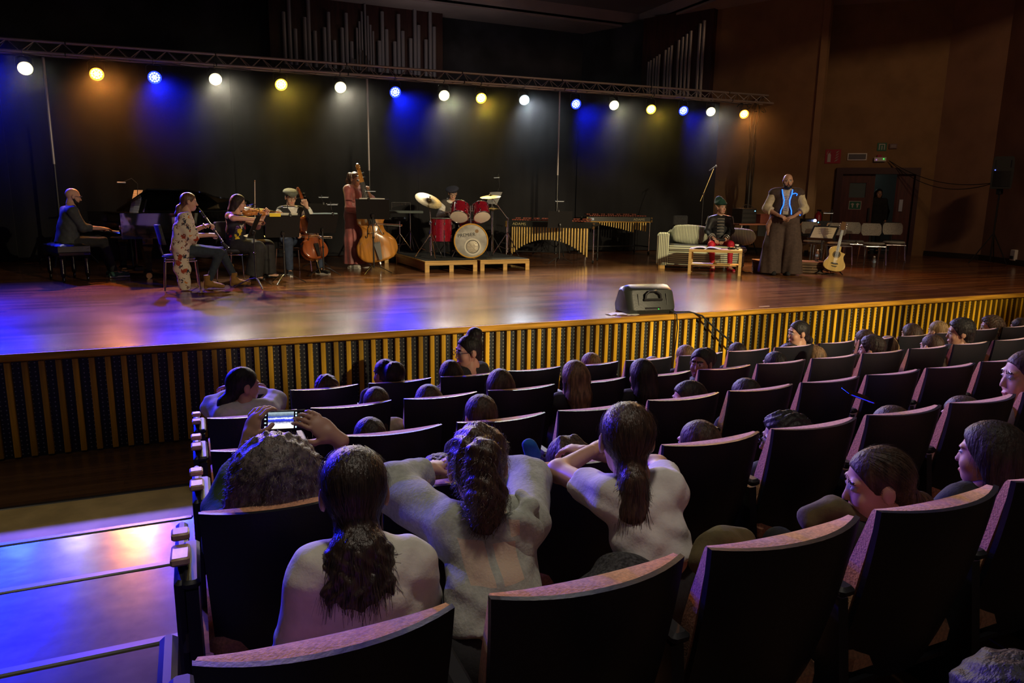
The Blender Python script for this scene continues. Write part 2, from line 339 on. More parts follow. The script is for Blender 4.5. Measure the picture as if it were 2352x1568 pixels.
lf = MB(); wbox(lf, a1, a1+.20, 0, 2.06, -.02, .05); wbox(lf, a2-.20, a2, 0, 2.06, -.02, .05); wbox(lf, a1+.20, a2-.20, 0, 1.46, -.02, .05); wbox(lf, a1+.20, a2-.20, 1.84, 2.06, -.02, .05)
leaf = lf.build('door_leaf', MAH, dr, smooth=False); g = MB(); wbox(g, a1+.20, a2-.20, 1.46, 1.84, -.03, .012); g.build('pane', GLASSD, leaf, smooth=False)
hb = MB(); wbox(hb, a2-.10, a2-.06, .85, 1.2, .05, .03); hb.build('handle', BLACKM, leaf)
# open right leaf, swung into the corridor
o2 = onwall(s_of(16.80)); e2 = o2-DN*.62+DW*.12; lf2 = MB(); c = (o2+e2)/2; lf2.box((c[0], c[1], 1.03), (np.linalg.norm(e2-o2), .05, 2.06), rz=math.atan2(*(e2-o2)[::-1])); lv = lf2.build('door_leaf', MAH, dr, smooth=False)
wbx = MB(); wbox(wbx, s_of(16.82), sR-.10, 0, 2.06, -.03, .06); wbx.build('side_panel', MAH, dr, smooth=False)
kp = MB(); wbox(kp, s_of(16.865), s_of(16.93), 1.12, 1.42, .012, .03); kp.build('push_plate', STEEL, dr, smooth=False)
CORR = M('corridor_wall', (.20, .23, .22), .9)
q0, q1 = onwall(-.2, -2.2), onwall(dl+.2, -2.2); wallseg('wall_corridor', q0, q1, 0, 2.8, CORR)
slab('floor_corridor', [tuple(onwall(-.3, -.02)), tuple(onwall(dl+.3, -.02)), tuple(q1), tuple(q0)], -.06, -.004, HALLW)
slab('ceiling_corridor', [tuple(onwall(-.3, -.16)), tuple(onwall(dl+.3, -.16)), tuple(q1), tuple(q0)], 2.8, 2.86, CEIL)
for nm, a, b in (('baseboard_right_side', (17.40, 12.98), (17.45, 11.56)), ('baseboard_right_angle', (17.45, 11.55), (16.585, 9.985)), ('baseboard_right_shell', (13.27, 15.8), (14.16, 13.73)), ('baseboard_right_hall', (16.585, 9.985), (15.74, 8.55))):
    wallseg(nm, a, b, 0, .13, SKIRT, t=-.02)
# ceiling over the stage: border, step and coffer
cl = MB(); X0, X1, Y0, Y1 = -7.5, 18, 7.5, 20.6
cl.box((5, 19.9, ZC), (25.5, 1.4, .12)); cl.box((-6.2, 13.4, ZC), (2.6, 11.7, .12)); cl.box((15.2, 13.4, ZC), (5.6, 11.7, .12)); cl.box((5, 8.2, ZC), (25.5, 1.4, .12))
cl.build('ceiling', CEIL, kind='structure', smooth=False)
MB().prism([(-5, 8.8), (12.5, 8.8), (12.5, 19.3), (-5, 19.3)], ZC+.35, ZC+.42).build('ceiling_coffer', M('ceiling_coffer', (.20, .17, .18), .9), kind='structure', smooth=False)
cs = MB(); cs.box((3.75, 19.25, ZC+.2), (17.5, .1, .4)); cs.box((12.45, 14, ZC+.2), (.1, 10.5, .4)); cs.box((-4.95, 14, ZC+.2), (.1, 10.5, .4)); cs.prism([(7.6, 19.2), (8.0, 19.2), (12.4, 13.5), (12.4, 13.0)], ZC+.2, ZC+.34)
cs.build('trim_ceiling', CEIL, kind='structure', smooth=False)

# organ: centre case with graded pipes, and the side case
PIPE = M('organ_pipe_tin', (.36, .34, .36), .45, .35)
og = thing('pipe_organ', 'dark wooden organ case with graded tin pipes high above the black curtain', 'organ', (4.4, 20.2, 3.2))
MB().box((0, 0.1, 1.53), (4.55, .36, 3.06)).build('case', ORGW, og, smooth=False)
def pipe(par, x, y, z0, h, r):
    MB().lathe([(r*.35, 0), (r, .16), (r, .30), (r*.94, .301), (r*.94, .36), (r, .361), (r, h)], 10, (x, y, z0)).build('pipe', PIPE, par)
for k, (px, zt) in enumerate([(648, 30), (660, 1), (672, 68), (693, 42), (702, 0), (715, 73), (736, 65), (746, 30), (758, 95), (776, 66), (786, 32), (797, 98), (810, 66), (816, 51), (822, 28), (830, 11), (836, 38), (842, 59), (848, 74), (862, 97), (870, 28), (880, 70), (899, 99), (909, 34), (919, 74), (938, 92), (949, 18), (958, 60), (976, 95), (987, 24), (997, 64)]):
    x = (px-625)/387*4.37-2.19; h = 2.9-(zt)/100*1.05+.0023*(px-625)*.5; thin = .028 if 805 < px < 855 else .05
    pipe(og, x, -.16, .2, h-.2, thin)
for k in range(7):  # small polished front pipes
    h = .9-abs(k-3)*.12; MB().lathe([(.006, 0), (.018, .1), (.018, h-.08), (.03, h)], 8, ((k-3)*.095, -.3, .95)).build('reed_pipe', M('polished_tin', (.85, .83, .75), .15, 1.), og)
SN = np.array([-.92, -.395]); SD = np.array([.395, -.92])          # side shell: normal into the room, direction towards the house
oc = thing('side_organ_case', 'reddish dark organ case with pipes rising stepwise on the right shell wall', 'organ')
pa = np.array([12.17, 18.4]); pb = np.array([13.02, 16.42]); cc = (pa+pb)/2+SN*.05
MB().box((cc[0], cc[1], 4.9), (np.linalg.norm(pb-pa), .28, 2.8), rz=math.atan2(SD[1], SD[0])).build('case', ORGW, oc, smooth=False)
for px, py in ((1507, 143), (1512, 140), (1519, 136), (1526, 131), (1532, 127), (1547, 117), (1555, 111), (1562, 105), (1580, 92), (1590, 86), (1600, 79), (1610, 72), (1633, 55), (1643, 46)):
    s = ((px-1495)/163)**.9; p = pa+(pb-pa)*(.03+s*.94)+SN*.24; h = 5.12+(1507-px)*-.0062-3.6
    MB().lathe([(.014, 0), (.033+.012*s, .14), (.033+.012*s, h)], 8, (p[0], p[1], 3.6)).build('pipe', PIPE, oc)

# black stage curtains (five overlapping drops)
CURT = M('black_stage_cloth', (.007, .007, .0095), .9, noise=(1.5, .25), sheen=.04)
for i, (x0, x1, lab) in enumerate([(-7.4, -3.0, 'black stage curtain drop at the far blue-lit side'), (-3.1, 1.0, 'black stage curtain drop behind the grand piano'), (.9, 4.9, 'black stage curtain drop behind the double bass'), (4.8, 9.0, 'black stage curtain drop behind the marimbas'), (8.9, 13.2, 'black stage curtain drop behind the striped sofa ending at the ochre wall')]):
    ph = i*1.7; fn = lambda u, v, x0=x0, x1=x1, ph=ph: (x0+(x1-x0)*u, 16.25+.045*math.sin(u*42+ph)*(.5+.5*(1-v))+.025*math.sin(u*17+ph*2)+.03*(i % 2), .015+v*3.93)
    MB().grid(fn, 110, 6, thick=(0, .02, 0)).build('stage_curtain', CURT, label=lab, cat='curtain', angle=80)

# ================================================================== lighting truss
tr = thing('lighting_truss', 'long triangular aluminium truss spanning the stage and carrying the lamps', 'truss')
TX0, TX1 = -4.6, 13.85
MB().cyl((TX0, 15, truss_z(TX0)), (TX1, 15, truss_z(TX1)), .026).build('chord', ALU, tr)
for dy in (-.13, .13): MB().cyl((TX0, 15+dy, truss_z(TX0)-.2), (TX1, 15+dy, truss_z(TX1)-.2), .026).build('chord', ALU, tr)
_b = {}
def brace(a, b):
    a = Vector(a); b = Vector(b); L = round((b-a).length, 3)
    if L not in _b: _b[L] = MB().cyl((0, 0, 0), (0, 0, L), .008, n=6).mesh('brace', ALU)
    link('brace', _b[L], tr, loc=a, rot=(b-a).to_track_quat('Z', 'Y').to_euler())
nb = 46
for i in range(nb):
    xa = TX0+(TX1-TX0)*i/nb; xb = TX0+(TX1-TX0)*(i+.5)/nb; xc = TX0+(TX1-TX0)*(i+1)/nb; z = lambda x: truss_z(x)
    for dy in (-.13, .13): brace((xa, 15, z(xa)), (xb, 15+dy, z(xb)-.2)); brace((xb, 15+dy, z(xb)-.2), (xc, 15, z(xc)))
    brace((xb, 14.87, z(xb)-.2), (xb, 15.13, z(xb)-.2))
for x in (-1.75, .62, 3.0, 5.4, 7.75, 10.1, 12.4): MB().ring((x, 15, truss_z(x)), (1, 0, 0), .026, .012, 12, 6).build('coupler', BLACKM, tr); MB().ring((x, 14.87, truss_z(x)-.2), (1, 0, 0), .026, .012, 12, 6).build('coupler', BLACKM, tr)
pts = [(12.6+.9*t+.08*math.sin(t*23), 14.9+.06*math.sin(t*31), 3.62+.09*math.sin(t*19)) for t in np.linspace(0, 1, 30)]
MB().tube(pts, .012, 6).build('power_cable', RUBBER, tr)
pts = [(TX0+(TX1-TX0)*t, 14.86, truss_z(TX0+(TX1-TX0)*t)-.24-.03*abs(math.sin(t*52))) for t in np.linspace(.02, .95, 160)]
MB().tube(pts, .007, 5).build('power_cable', RUBBER, tr)
def tstand(x, y, z, lab, thick=.03, cables=0):
    t = thing('truss_stand', lab, 'stand', (x, y, 0), group=None)
    MB().cyl((0, 0, .05), (0, 0, z*.5), thick).build('base_tube', BLACKM, t); MB().cyl((0, 0, z*.5), (0, 0, z), thick*.75).build('mast', ALU if not cables else BLACKM, t)
    for a in range(3):
        an = a*2*PI/3+.4; MB().tube([(0, 0, .75), (.55*math.cos(an), .55*math.sin(an), .03)], .016, 6).tube([(0, 0, .2), (.3*math.cos(an), .3*math.sin(an), .36)], .01, 6).build('leg', BLACKM, t)
    for c in range(cables):
        MB().tube([(thick*1.6*math.cos(c*1.9)+.03*math.sin(q*.9+c), thick*1.6*math.sin(c*1.9)+.03*math.cos(q*.7+c), .05+q*(z-.1)/20) for q in range(21)], .017, 6).build('cable', RUBBER, t)
tstand(-2.11, 15.1, 3.55, 'black truss mast behind the pianist in the blue light')
tstand(3.42, 15.1, 3.64, 'slim truss mast rising behind the double bass neck')
tstand(7.75, 15.1, 3.68, 'slim grey truss mast behind the front marimba')
tstand(13.2, 14.95, 3.75, 'black truss mast wrapped in cables beside the mixing table', .045, 5)

# lamps
CANS = {0: BLACKM, 1: STEEL}
EM = {'w': ((1, .95, .78), 40), 'c': ((.9, .95, 1), 40), 'o': ((1, .55, .2), 9), 'b': ((.30, .38, 1), 5), 'y': ((1, .8, .35), 8)}
PE = {'o': (1, .28, .02, 3.5), 'b': (.01, .03, 1, 4), 'y': (1, .60, .04, 3), 'w': (1, .85, .5, 1.5), 'c': (.7, .85, 1, 1.5)}  # weaker coloured emission for lens plates and bezels, drawn as halo
NAMES = {'w': 'warm white', 'c': 'cool white', 'o': 'orange', 'b': 'blue', 'y': 'amber'}
WHERE = ['at its outermost end, added out of view', 'at the truss end beyond the frame', 'over the piano bench', 'over the pianist', 'over the grand piano', 'over the clarinettist', 'over the cellist', 'over the space left of the bass', 'right of the double bass scroll', 'over the drum kit', 'over the drummer cymbals', 'over the front marimba', 'beside the grey mast over the marimbas', 'over the gap between marimbas and sofa', 'over the microphone stand', 'above the sofa', 'above the elf figure', 'at the right end of the truss']
for i, (x, k, z, par) in enumerate(LAMPS):
    d = np.array(LAMP_DIR[i]); lp = thing('stage_lamp', '%s %s hanging from the truss %s' % (NAMES[k], 'par can lamp' if par else 'flat led lamp', WHERE[i]), 'lamp', (x, 14.9, z), group='lamps on the truss')
    depth = .30 if par else .14
    MB().lathe([(.05, -depth), (.085, -depth*.8), (.105, -.02), (.108, .06), (.100, .062), (.098, .02)], 20, (0, 0, 0), d, caps=False).lathe([(.002, -depth-.001), (.05, -depth)], 12, (0, 0, 0), d).build('housing', CANS[0], lp)
    em = M('lens_'+k+str(par), (.8, .8, .8), .3, emit=(*EM[k][0], EM[k][1]))
    if par: MB().lathe([(.093, .045), (.05, .052), (.001, .055)], 20, (0, 0, 0), d).build('lens', em, lp)
    else:
        xx, yy, dd = frame_from(d); led = MB(); MB().lathe([(.096, .04), (.001, .041)], 20, (0, 0, 0), d).build('lens_plate', M('lens_plate_'+k, (.05, .05, .05), .3, emit=PE[k]), lp)
        cells = [(0, 0)]+[(.036*math.cos(a*PI/3), .036*math.sin(a*PI/3)) for a in range(6)]+[(.074*math.cos(a*PI/6), .074*math.sin(a*PI/6)) for a in range(12)]
        for a, b in cells: led.lathe([(.0165, .042), (.011, .05), (.001, .052)], 8, xx*a+yy*b, dd)
        led.build('led_cells', em, lp)
    MB().ring(np.array(d)*.058, d, .103, .010, 24, 6).build('glow_bezel', M('glow_bezel_'+k, (.1, .1, .1), .4, emit=PE[k]), lp)  # ring emits the lamp colour, a halo painted onto the rim
    top = truss_z(x)-.2-z
    sx = .125; MB().tube([(-sx, 0, 0), (-sx, 0, top*.62), (-sx*.7, 0, top*.75), (sx*.7, 0, top*.75), (sx, 0, top*.62), (sx, 0, 0)], .009, 6).build('yoke', BLACKM, lp)
    MB().cyl((0, 0, top*.74), (0, 0, top-.03), .012, n=8).ring((0, -.03, top), (1, 0, 0), .036, .010, 12, 6).build('clamp', STEEL, lp)
# haze that the machines leave over the stage
def haze(dens):
    m = bpy.data.materials.new('stage_haze'); m.use_nodes = True; nt = m.node_tree; nt.nodes.remove(nt.nodes['Principled BSDF'])
    v = nd(nt, 'ShaderNodeVolumeScatter'); v.inputs['Density'].default_value = dens; v.inputs['Anisotropy'].default_value = .72
    nt.links.new(v.outputs[0], nt.nodes['Material Output'].inputs['Volume'])
    MB().box((3.9, 14.4, 3.0), (18.0, 3.4, 5.8)).build('haze', m, kind='stuff', smooth=False, label='thin haze hanging in the light beams over the stage', cat='haze')
# ================================================================== smooth bodies: implicit surface -> mesh
V3 = lambda p: np.array(p, float)
class SDF:
    def __init__(s): s.P = []; s.T = None
    def t(s, p):
        p = V3(p)
        if s.T is None: return p
        return s.T[1]+s.T[0]@p*s.T[2]
    def cap(s, a, b, ra, rb=None, m=0, k=.02, sq=None, flat=0):
        sc = s.T[2] if s.T else 1; rb = ra if rb is None else rb
        if sq is not None: ax = V3(sq[0]); ax = (s.T[0]@ax if s.T else ax); sq = (ax/np.linalg.norm(ax), sq[1])
        s.P.append(('c', s.t(a), s.t(b), ra*sc, rb*sc, m, k*sc, sq, flat)); return s
    def chain(s, pts, rs, m=0, k=.02, sq=None, flat=0):
        for i in range(len(pts)-1): s.cap(pts[i], pts[i+1], rs[i], rs[i+1], m, k, sq, flat if i == len(pts)-2 else 0)
        return s
    def ell(s, c, r, m=0, k=.02, R=None):
        sc = s.T[2] if s.T else 1; R = np.eye(3) if R is None else R; R = s.T[0]@R if s.T else R
        s.P.append(('e', s.t(c), V3(r)*sc, R, m, k*sc)); return s
    def mesh(s, h=.012, cuts=(), noise=None, pad=.012):
        lo = np.full(3, 9e9); hi = -lo; bb = []
        for p in s.P:
            if p[0] == 'c':
                f = p[7][1] if p[7] else 1; r = max(p[3], p[4])*f; a = np.minimum(p[1], p[2])-r; b = np.maximum(p[1], p[2])+r
            else: r = p[2].max(); a = p[1]-r; b = p[1]+r
            bb.append((a, b)); lo = np.minimum(lo, a); hi = np.maximum(hi, b)
        lo -= pad+2*h; hi += pad+2*h; n = np.ceil((hi-lo)/h).astype(int)+1
        F = np.full(n, 9., np.float32); B = np.full(n, 9., np.float32); L = np.zeros(n, np.int8)
        ax = [lo[i]+h*np.arange(n[i]) for i in range(3)]
        for p, (a, b) in zip(s.P, bb):
            k = p[6] if p[0] == 'c' else p[5]; e = k+2.5*h+pad
            i0 = np.maximum(((a-e-lo)/h).astype(int), 0); i1 = np.minimum(((b+e-lo)/h).astype(int)+2, n)
            sl = tuple(slice(i0[i], i1[i]) for i in range(3))
            X, Y, Z = (ax[0][sl[0]][:, None, None], ax[1][sl[1]][None, :, None], ax[2][sl[2]][None, None, :])
            if p[0] == 'c':
                dx, dy, dz = X-p[1][0], Y-p[1][1], Z-p[1][2]; ba = p[2]-p[1]
                if p[7]:
                    u, f = p[7]; q = (dx*u[0]+dy*u[1]+dz*u[2])*(1-1/f); dx, dy, dz = dx-q*u[0], dy-q*u[1], dz-q*u[2]; ba = ba-u*(ba@u)*(1-1/f)
                bl = max(ba@ba, 1e-9); tt = (dx*ba[0]+dy*ba[1]+dz*ba[2])/bl; tc = np.clip(tt, 0, 1)
                d = np.sqrt((dx-tc*ba[0])**2+(dy-tc*ba[1])**2+(dz-tc*ba[2])**2)-(p[3]+(p[4]-p[3])*tc)
                if p[8] & 1: d = np.maximum(d, (tt-1)*math.sqrt(bl))
                if p[8] & 2: d = np.maximum(d, -tt*math.sqrt(bl))
                m = p[5]
            else:
                dx, dy, dz = X-p[1][0], Y-p[1][1], Z-p[1][2]; R = p[3]; q = [(dx*R[0][i]+dy*R[1][i]+dz*R[2][i])/p[2][i] for i in range(3)]
                k0 = np.sqrt(q[0]**2+q[1]**2+q[2]**2); k1 = np.sqrt(sum((q[i]/p[2][i])**2 for i in range(3)))+1e-9
                d = k0*(k0-1)/k1; m = p[4]
            d = d.astype(np.float32); f0 = F[sl]; b0 = B[sl]; hh = np.clip(.5+.5*(f0-d)/max(k, 1e-5), 0, 1)
            F[sl] = f0+(d-f0)*hh-k*hh*(1-hh); w = d < b0; b0[w] = d[w]; L[sl][w] = m
        G = (ax[0][:, None, None], ax[1][None, :, None], ax[2][None, None, :])
        if noise: F += noise(*G).astype(np.float32)
        for c in cuts: F = np.maximum(F, c(*G)) if callable(c) else np.maximum(F, (G[0]-c[0][0])*c[1][0]+(G[1]-c[0][1])*c[1][1]+(G[2]-c[0][2])*c[1][2])
        return nets(F, L, lo, h)
def nets(F, L, o, h):
    ins = F < 0; n = np.array(F.shape); c = np.zeros(n-1, np.int8); O = [(x, y, z) for x in (0, 1) for y in (0, 1) for z in (0, 1)]
    sh = lambda A, q: A[q[0]:n[0]-1+q[0], q[1]:n[1]-1+q[1], q[2]:n[2]-1+q[2]]
    for q in O: c += sh(ins, q)
    act = (c > 0) & (c < 8); I = np.argwhere(act); idx = np.full(n-1, -1, np.int32); idx[act] = np.arange(len(I))
    acc = np.zeros((len(I), 3)); cnt = np.zeros(len(I))
    for a in O:
        for axx in range(3):
            if a[axx]: continue
            b = list(a); b[axx] = 1
            f0 = F[tuple((I+a).T)]; f1 = F[tuple((I+b).T)]; m = (f0 < 0) != (f1 < 0); t = np.where(m, f0/np.where(m, f0-f1, 1), 0)
            p = np.tile(np.array(a, float), (len(I), 1)); p[:, axx] += t; acc[m] += p[m]; cnt[m] += 1
    V = (I+acc/cnt[:, None])*h+o; lab = L[tuple(I.T)]; Q = []
    for a in range(3):
        b, cc = (a+1) % 3, (a+2) % 3
        s0 = [slice(None)]*3; s1 = [slice(None)]*3; s0[a] = slice(0, -1); s1[a] = slice(1, None)
        e = np.argwhere(ins[tuple(s0)] != ins[tuple(s1)]); e = e[(e[:, b] > 0) & (e[:, cc] > 0) & (e[:, b] < n[b]-1) & (e[:, cc] < n[cc]-1)]
        if not len(e): continue
        def cell(db, dc): q = e.copy(); q[:, b] += db; q[:, cc] += dc; return idx[tuple(q.T)]
        q = np.stack([cell(-1, -1), cell(0, -1), cell(0, 0), cell(-1, 0)], 1); fl = ~ins[tuple(e.T)]; q[fl] = q[fl][:, ::-1]; Q.append(q)
    Q = np.concatenate(Q); Q = Q[(Q >= 0).all(1)]
    for _ in range(1):   # one smoothing pass
        S = np.zeros_like(V); C = np.zeros(len(V))
        for j in range(4): np.add.at(S, Q[:, j], V[Q[:, (j+1) % 4]]+V[Q[:, j-1]]); np.add.at(C, Q[:, j], 2)
        V = .55*V+.45*S/np.maximum(C, 1)[:, None]
    return V, Q, lab[Q[:, 0]]
def blob(mb, res, off=0): V, Q, l = res; mb.add(V, Q, [int(x)+off for x in l]); return mb
def Rhead(yaw=0, pitch=0, roll=0): return Rz(math.radians(yaw))@Rx(math.radians(pitch))@Ry(math.radians(roll))

SKINS = {'fair': (.52, .30, .21), 'mid': (.40, .22, .145), 'tan': (.25, .125, .075), 'dark': (.12, .06, .04)}
def skin(k): return [M('skin_'+k, SKINS[k], .5, noise=(9, .08), spec=.35), M('eye_white', (.34, .32, .30), .45), M('iris_dark', (.03, .018, .012), .25), M('lips_'+k, (SKINS[k][0]*.85, SKINS[k][1]*.5, SKINS[k][2]*.5), .45)]
def head_prims(S, pointy=False, child=False):
    S.ell((0, -.012, .03), (.076, .096, .086), 0, .02).ell((0, .028, -.035), (.060, .062, .082), 0, .03).ell((0, .048, -.09), (.040, .038, .03), 0, .03)
    S.cap((0, .086, .006), (0, .102 if child else .107, -.034), .007, .011 if child else .013, 0, .012)
    for sx in (-1, 1):
        S.ell((sx*.035, .062, -.036), (.026, .024, .026), 0, .02).ell((sx*.03, .076, .026), (.024, .014, .009), 0, .012)
        S.ell((sx*.03, .083, .004), (.012, .0095, .0065), 1, .003).ell((sx*.03, .0905, .004), (.0055, .004, .0055), 2, .001)
        S.ell((sx*.031, .0865, .024), (.017, .006, .0045), 2, .002)
        S.ell((sx*.079, -.006, -.008), (.010, .022, .033), 0, .008)
        if pointy: S.cap((sx*.082, -.012, .005), (sx*.108, -.045, .055), .014, .004, 0, .01)
    S.ell((0, .090, -.071), (.021, .010, .0075), 3, .006)
def hand(w, d, n, curl=.6, side=1, sc=1., spread=1.):
    d = V3(d); d /= np.linalg.norm(d); n = V3(n); n = n-d*(n@d); n /= np.linalg.norm(n); t = np.cross(n, d)*side
    S = SDF(); S.T = (np.stack([t, d, n], 1), V3(w), sc)
    S.cap((0, -.035, 0), (0, .02, 0), .025, .024, 0, .015, ((1, 0, 0), 1.25)).ell((0, .05, 0), (.042, .052, .017), 0, .015)
    for x, L in ((.031, .074), (.010, .082), (-.011, .076), (-.031, .06)):
        p = V3((x, .088, 0)); a = .15; r = .0092
        for j, f in enumerate((.45, .32, .26)):
            a += curl*(.75 if j == 0 else .9); q = p+L*f*V3((x*.35*spread*(j == 0), math.cos(a), math.sin(a))); S.cap(p, q, r, r*.92, 0, .004); p = q; r *= .92
    p0 = V3((.03, .02, .004)); p1 = p0+V3((.028, .022, .012)); p2 = p1+V3((.012-.014*curl, .030, .008+.02*curl))
    S.chain([(.012, .0, .002), p0, p1, p2], [.016, .014, .0105, .009], 0, .008)
    return S.mesh(.0052*sc, pad=.004)
def J_sit(**o):
    J = dict(pel=(0, 0, .56), chest=(0, .02, .90), neck=(0, .03, 1.03), head=(0, .06, 1.175), shL=(-.165, .02, .97), shR=(.165, .02, .97), elL=(-.22, .10, .72), elR=(.22, .10, .72), wrL=(-.14, .32, .68), wrR=(.14, .32, .68),
             hipL=(-.09, .03, .53), hipR=(.09, .03, .53), knL=(-.13, .44, .53), knR=(.13, .44, .53), anL=(-.13, .46, .09), anR=(.13, .46, .09), toL=(-.14, .62, .035), toR=(.14, .62, .035), yaw=0, pitch=0, roll=0)
    J.update(o); return J
def J_stand(**o):
    J = dict(pel=(0, 0, .95), chest=(0, .01, 1.30), neck=(0, .015, 1.44), head=(0, .045, 1.575), shL=(-.165, .01, 1.38), shR=(.165, .01, 1.38), elL=(-.22, .02, 1.10), elR=(.22, .02, 1.10), wrL=(-.2, .14, .88), wrR=(.2, .14, .88),
             hipL=(-.09, 0, .92), hipR=(.09, 0, .92), knL=(-.10, .02, .50), knR=(.10, .02, .50), anL=(-.10, 0, .09), anR=(.10, 0, .09), toL=(-.12, .17, .035), toR=(.12, .17, .035), yaw=0, pitch=0, roll=0)
    J.update(o); return J
def torso(S, J, g=0., m=0, w=1.35, fat=1., hem=None):
    pel, ch = V3(J['pel']), V3(J['chest']); wst = pel*.45+ch*.55; rx = V3(J['shR'])-V3(J['shL']); rx /= np.linalg.norm(rx)
    S.cap(pel if hem is None else V3(hem), wst, .115*fat+g, .100*fat+g, m, .04, (rx, w), 2 if hem is not None else 0); S.cap(wst, ch, .100*fat+g, .108+g, m, .04, (rx, w)); S.cap(J['shL'], J['shR'], .058+g, None, m, .05)
    for s in 'LR': S.cap(V3(J['neck'])-(0, 0, .035), V3(J['sh'+s])*.8+V3(J['neck'])*.2, .05+g, .05+g, m, .03)
def arms(S, J, g=0., m=0, to=2., rag=(1, 1), flat=1, r=(.05, .042, .040, .028)):
    for s in 'LR':
        sh, el, wr = V3(J['sh'+s]), V3(J['el'+s]), V3(J['wr'+s]); f = min(to, 1)
        S.cap(sh, sh+(el-sh)*f, r[0]+g, r[1]+g*rag[0], m, .03, None, flat if to <= 1 else 0)
        if to > 1: f = to-1; S.cap(el, el+(wr-el)*f, r[2]+g*rag[0], (r[2]+(r[3]-r[2])*f)+g*rag[1], m, .03, None, flat if to < 2 else 0)
def legs(S, J, g=0., m=0, flare=None, r=(.085, .06, .058, .038), flat=1, pelvis=True):
    a, b, c, d = flare or (g, g, g, g)
    for s in 'LR':
        hp, kn, an = V3(J['hip'+s]), V3(J['kn'+s]), V3(J['an'+s]); S.cap(hp, kn, r[0]+a, r[1]+b, m, .03); S.cap(kn, an, r[2]+b, r[3]+d, m, .03, None, flat)
    if pelvis: S.cap(J['hipL'], J['hipR'], .10+g, None, m, .04); S.ell(J['pel'], (.15+g, .115+g, .10+g), m, .03)
def headT(J): return (Rhead(J['yaw'], J['pitch'], J['roll']), V3(J['head']), J.get('hs', 1.))
def bodymesh(J, sk, h=.0115, hands=True, pointy=False, child=False, curl=(.6, .6), fat=1.):
    S = SDF(); torso(S, J, 0, 0, fat=fat); arms(S, J, 0, 0, flat=0); legs(S, J, 0, 0, flat=0)
    S.cap(J['neck'], V3(J['head'])+Rhead(J['yaw'])@V3((0, -.02, -.03)), .056, .05, 0, .03); S.cap(V3(J['neck'])-(0, 0, .05), J['neck'], .07, .056, 0, .04)
    for s in 'LR': S.cap(V3(J['an'+s])-(0, 0, .03), J['to'+s], .035, .03, 0, .02)
    mb = blob(MB(), S.mesh(h)); S = SDF(); S.T = headT(J); head_prims(S, pointy, child); S.cap((0, -.02, -.03), (0, -.03, -.12), .05, .05, 0, .02); blob(mb, S.mesh(.0068*J.get('hs', 1.)))
    if hands:
        for s, sd, cu in (('L', -1, curl[0]), ('R', 1, curl[1])):
            hd = J.get('hand'+s) or {}; fd = V3(J['wr'+s])-V3(J['el'+s]); d = hd.get('d', fd); n = hd.get('n', (-.6 if s == 'R' else .6, .2, -.6))
            blob(mb, hand(V3(J['wr'+s])+V3(d)/np.linalg.norm(d)*.02, d, n, hd.get('curl', cu), hd.get('side', -sd), hd.get('sc', 1.)))
    return mb
def attach_head(o, J): o.matrix_local = Matrix.Translation(V3(J['head'])) @ Matrix(Rhead(J['yaw'], J['pitch'], J['roll']).tolist()).to_4x4() @ Matrix.Scale(J.get('hs', 1.), 4); return o
def sdfpart(name, S, mat, parent, h=.0115, cuts=(), noise=None, smooth=60, **kw): return blob(MB(), S.mesh(h, cuts, noise)).build(name, mat, parent, angle=smooth, **kw)
def wrinkle(a=.003, f=38): return lambda X, Y, Z: a*np.sin(X*f+Z*f*.5+2*np.sin(Y*f*.4))*np.sin(Z*f*.8+Y*f*.6+X*7)
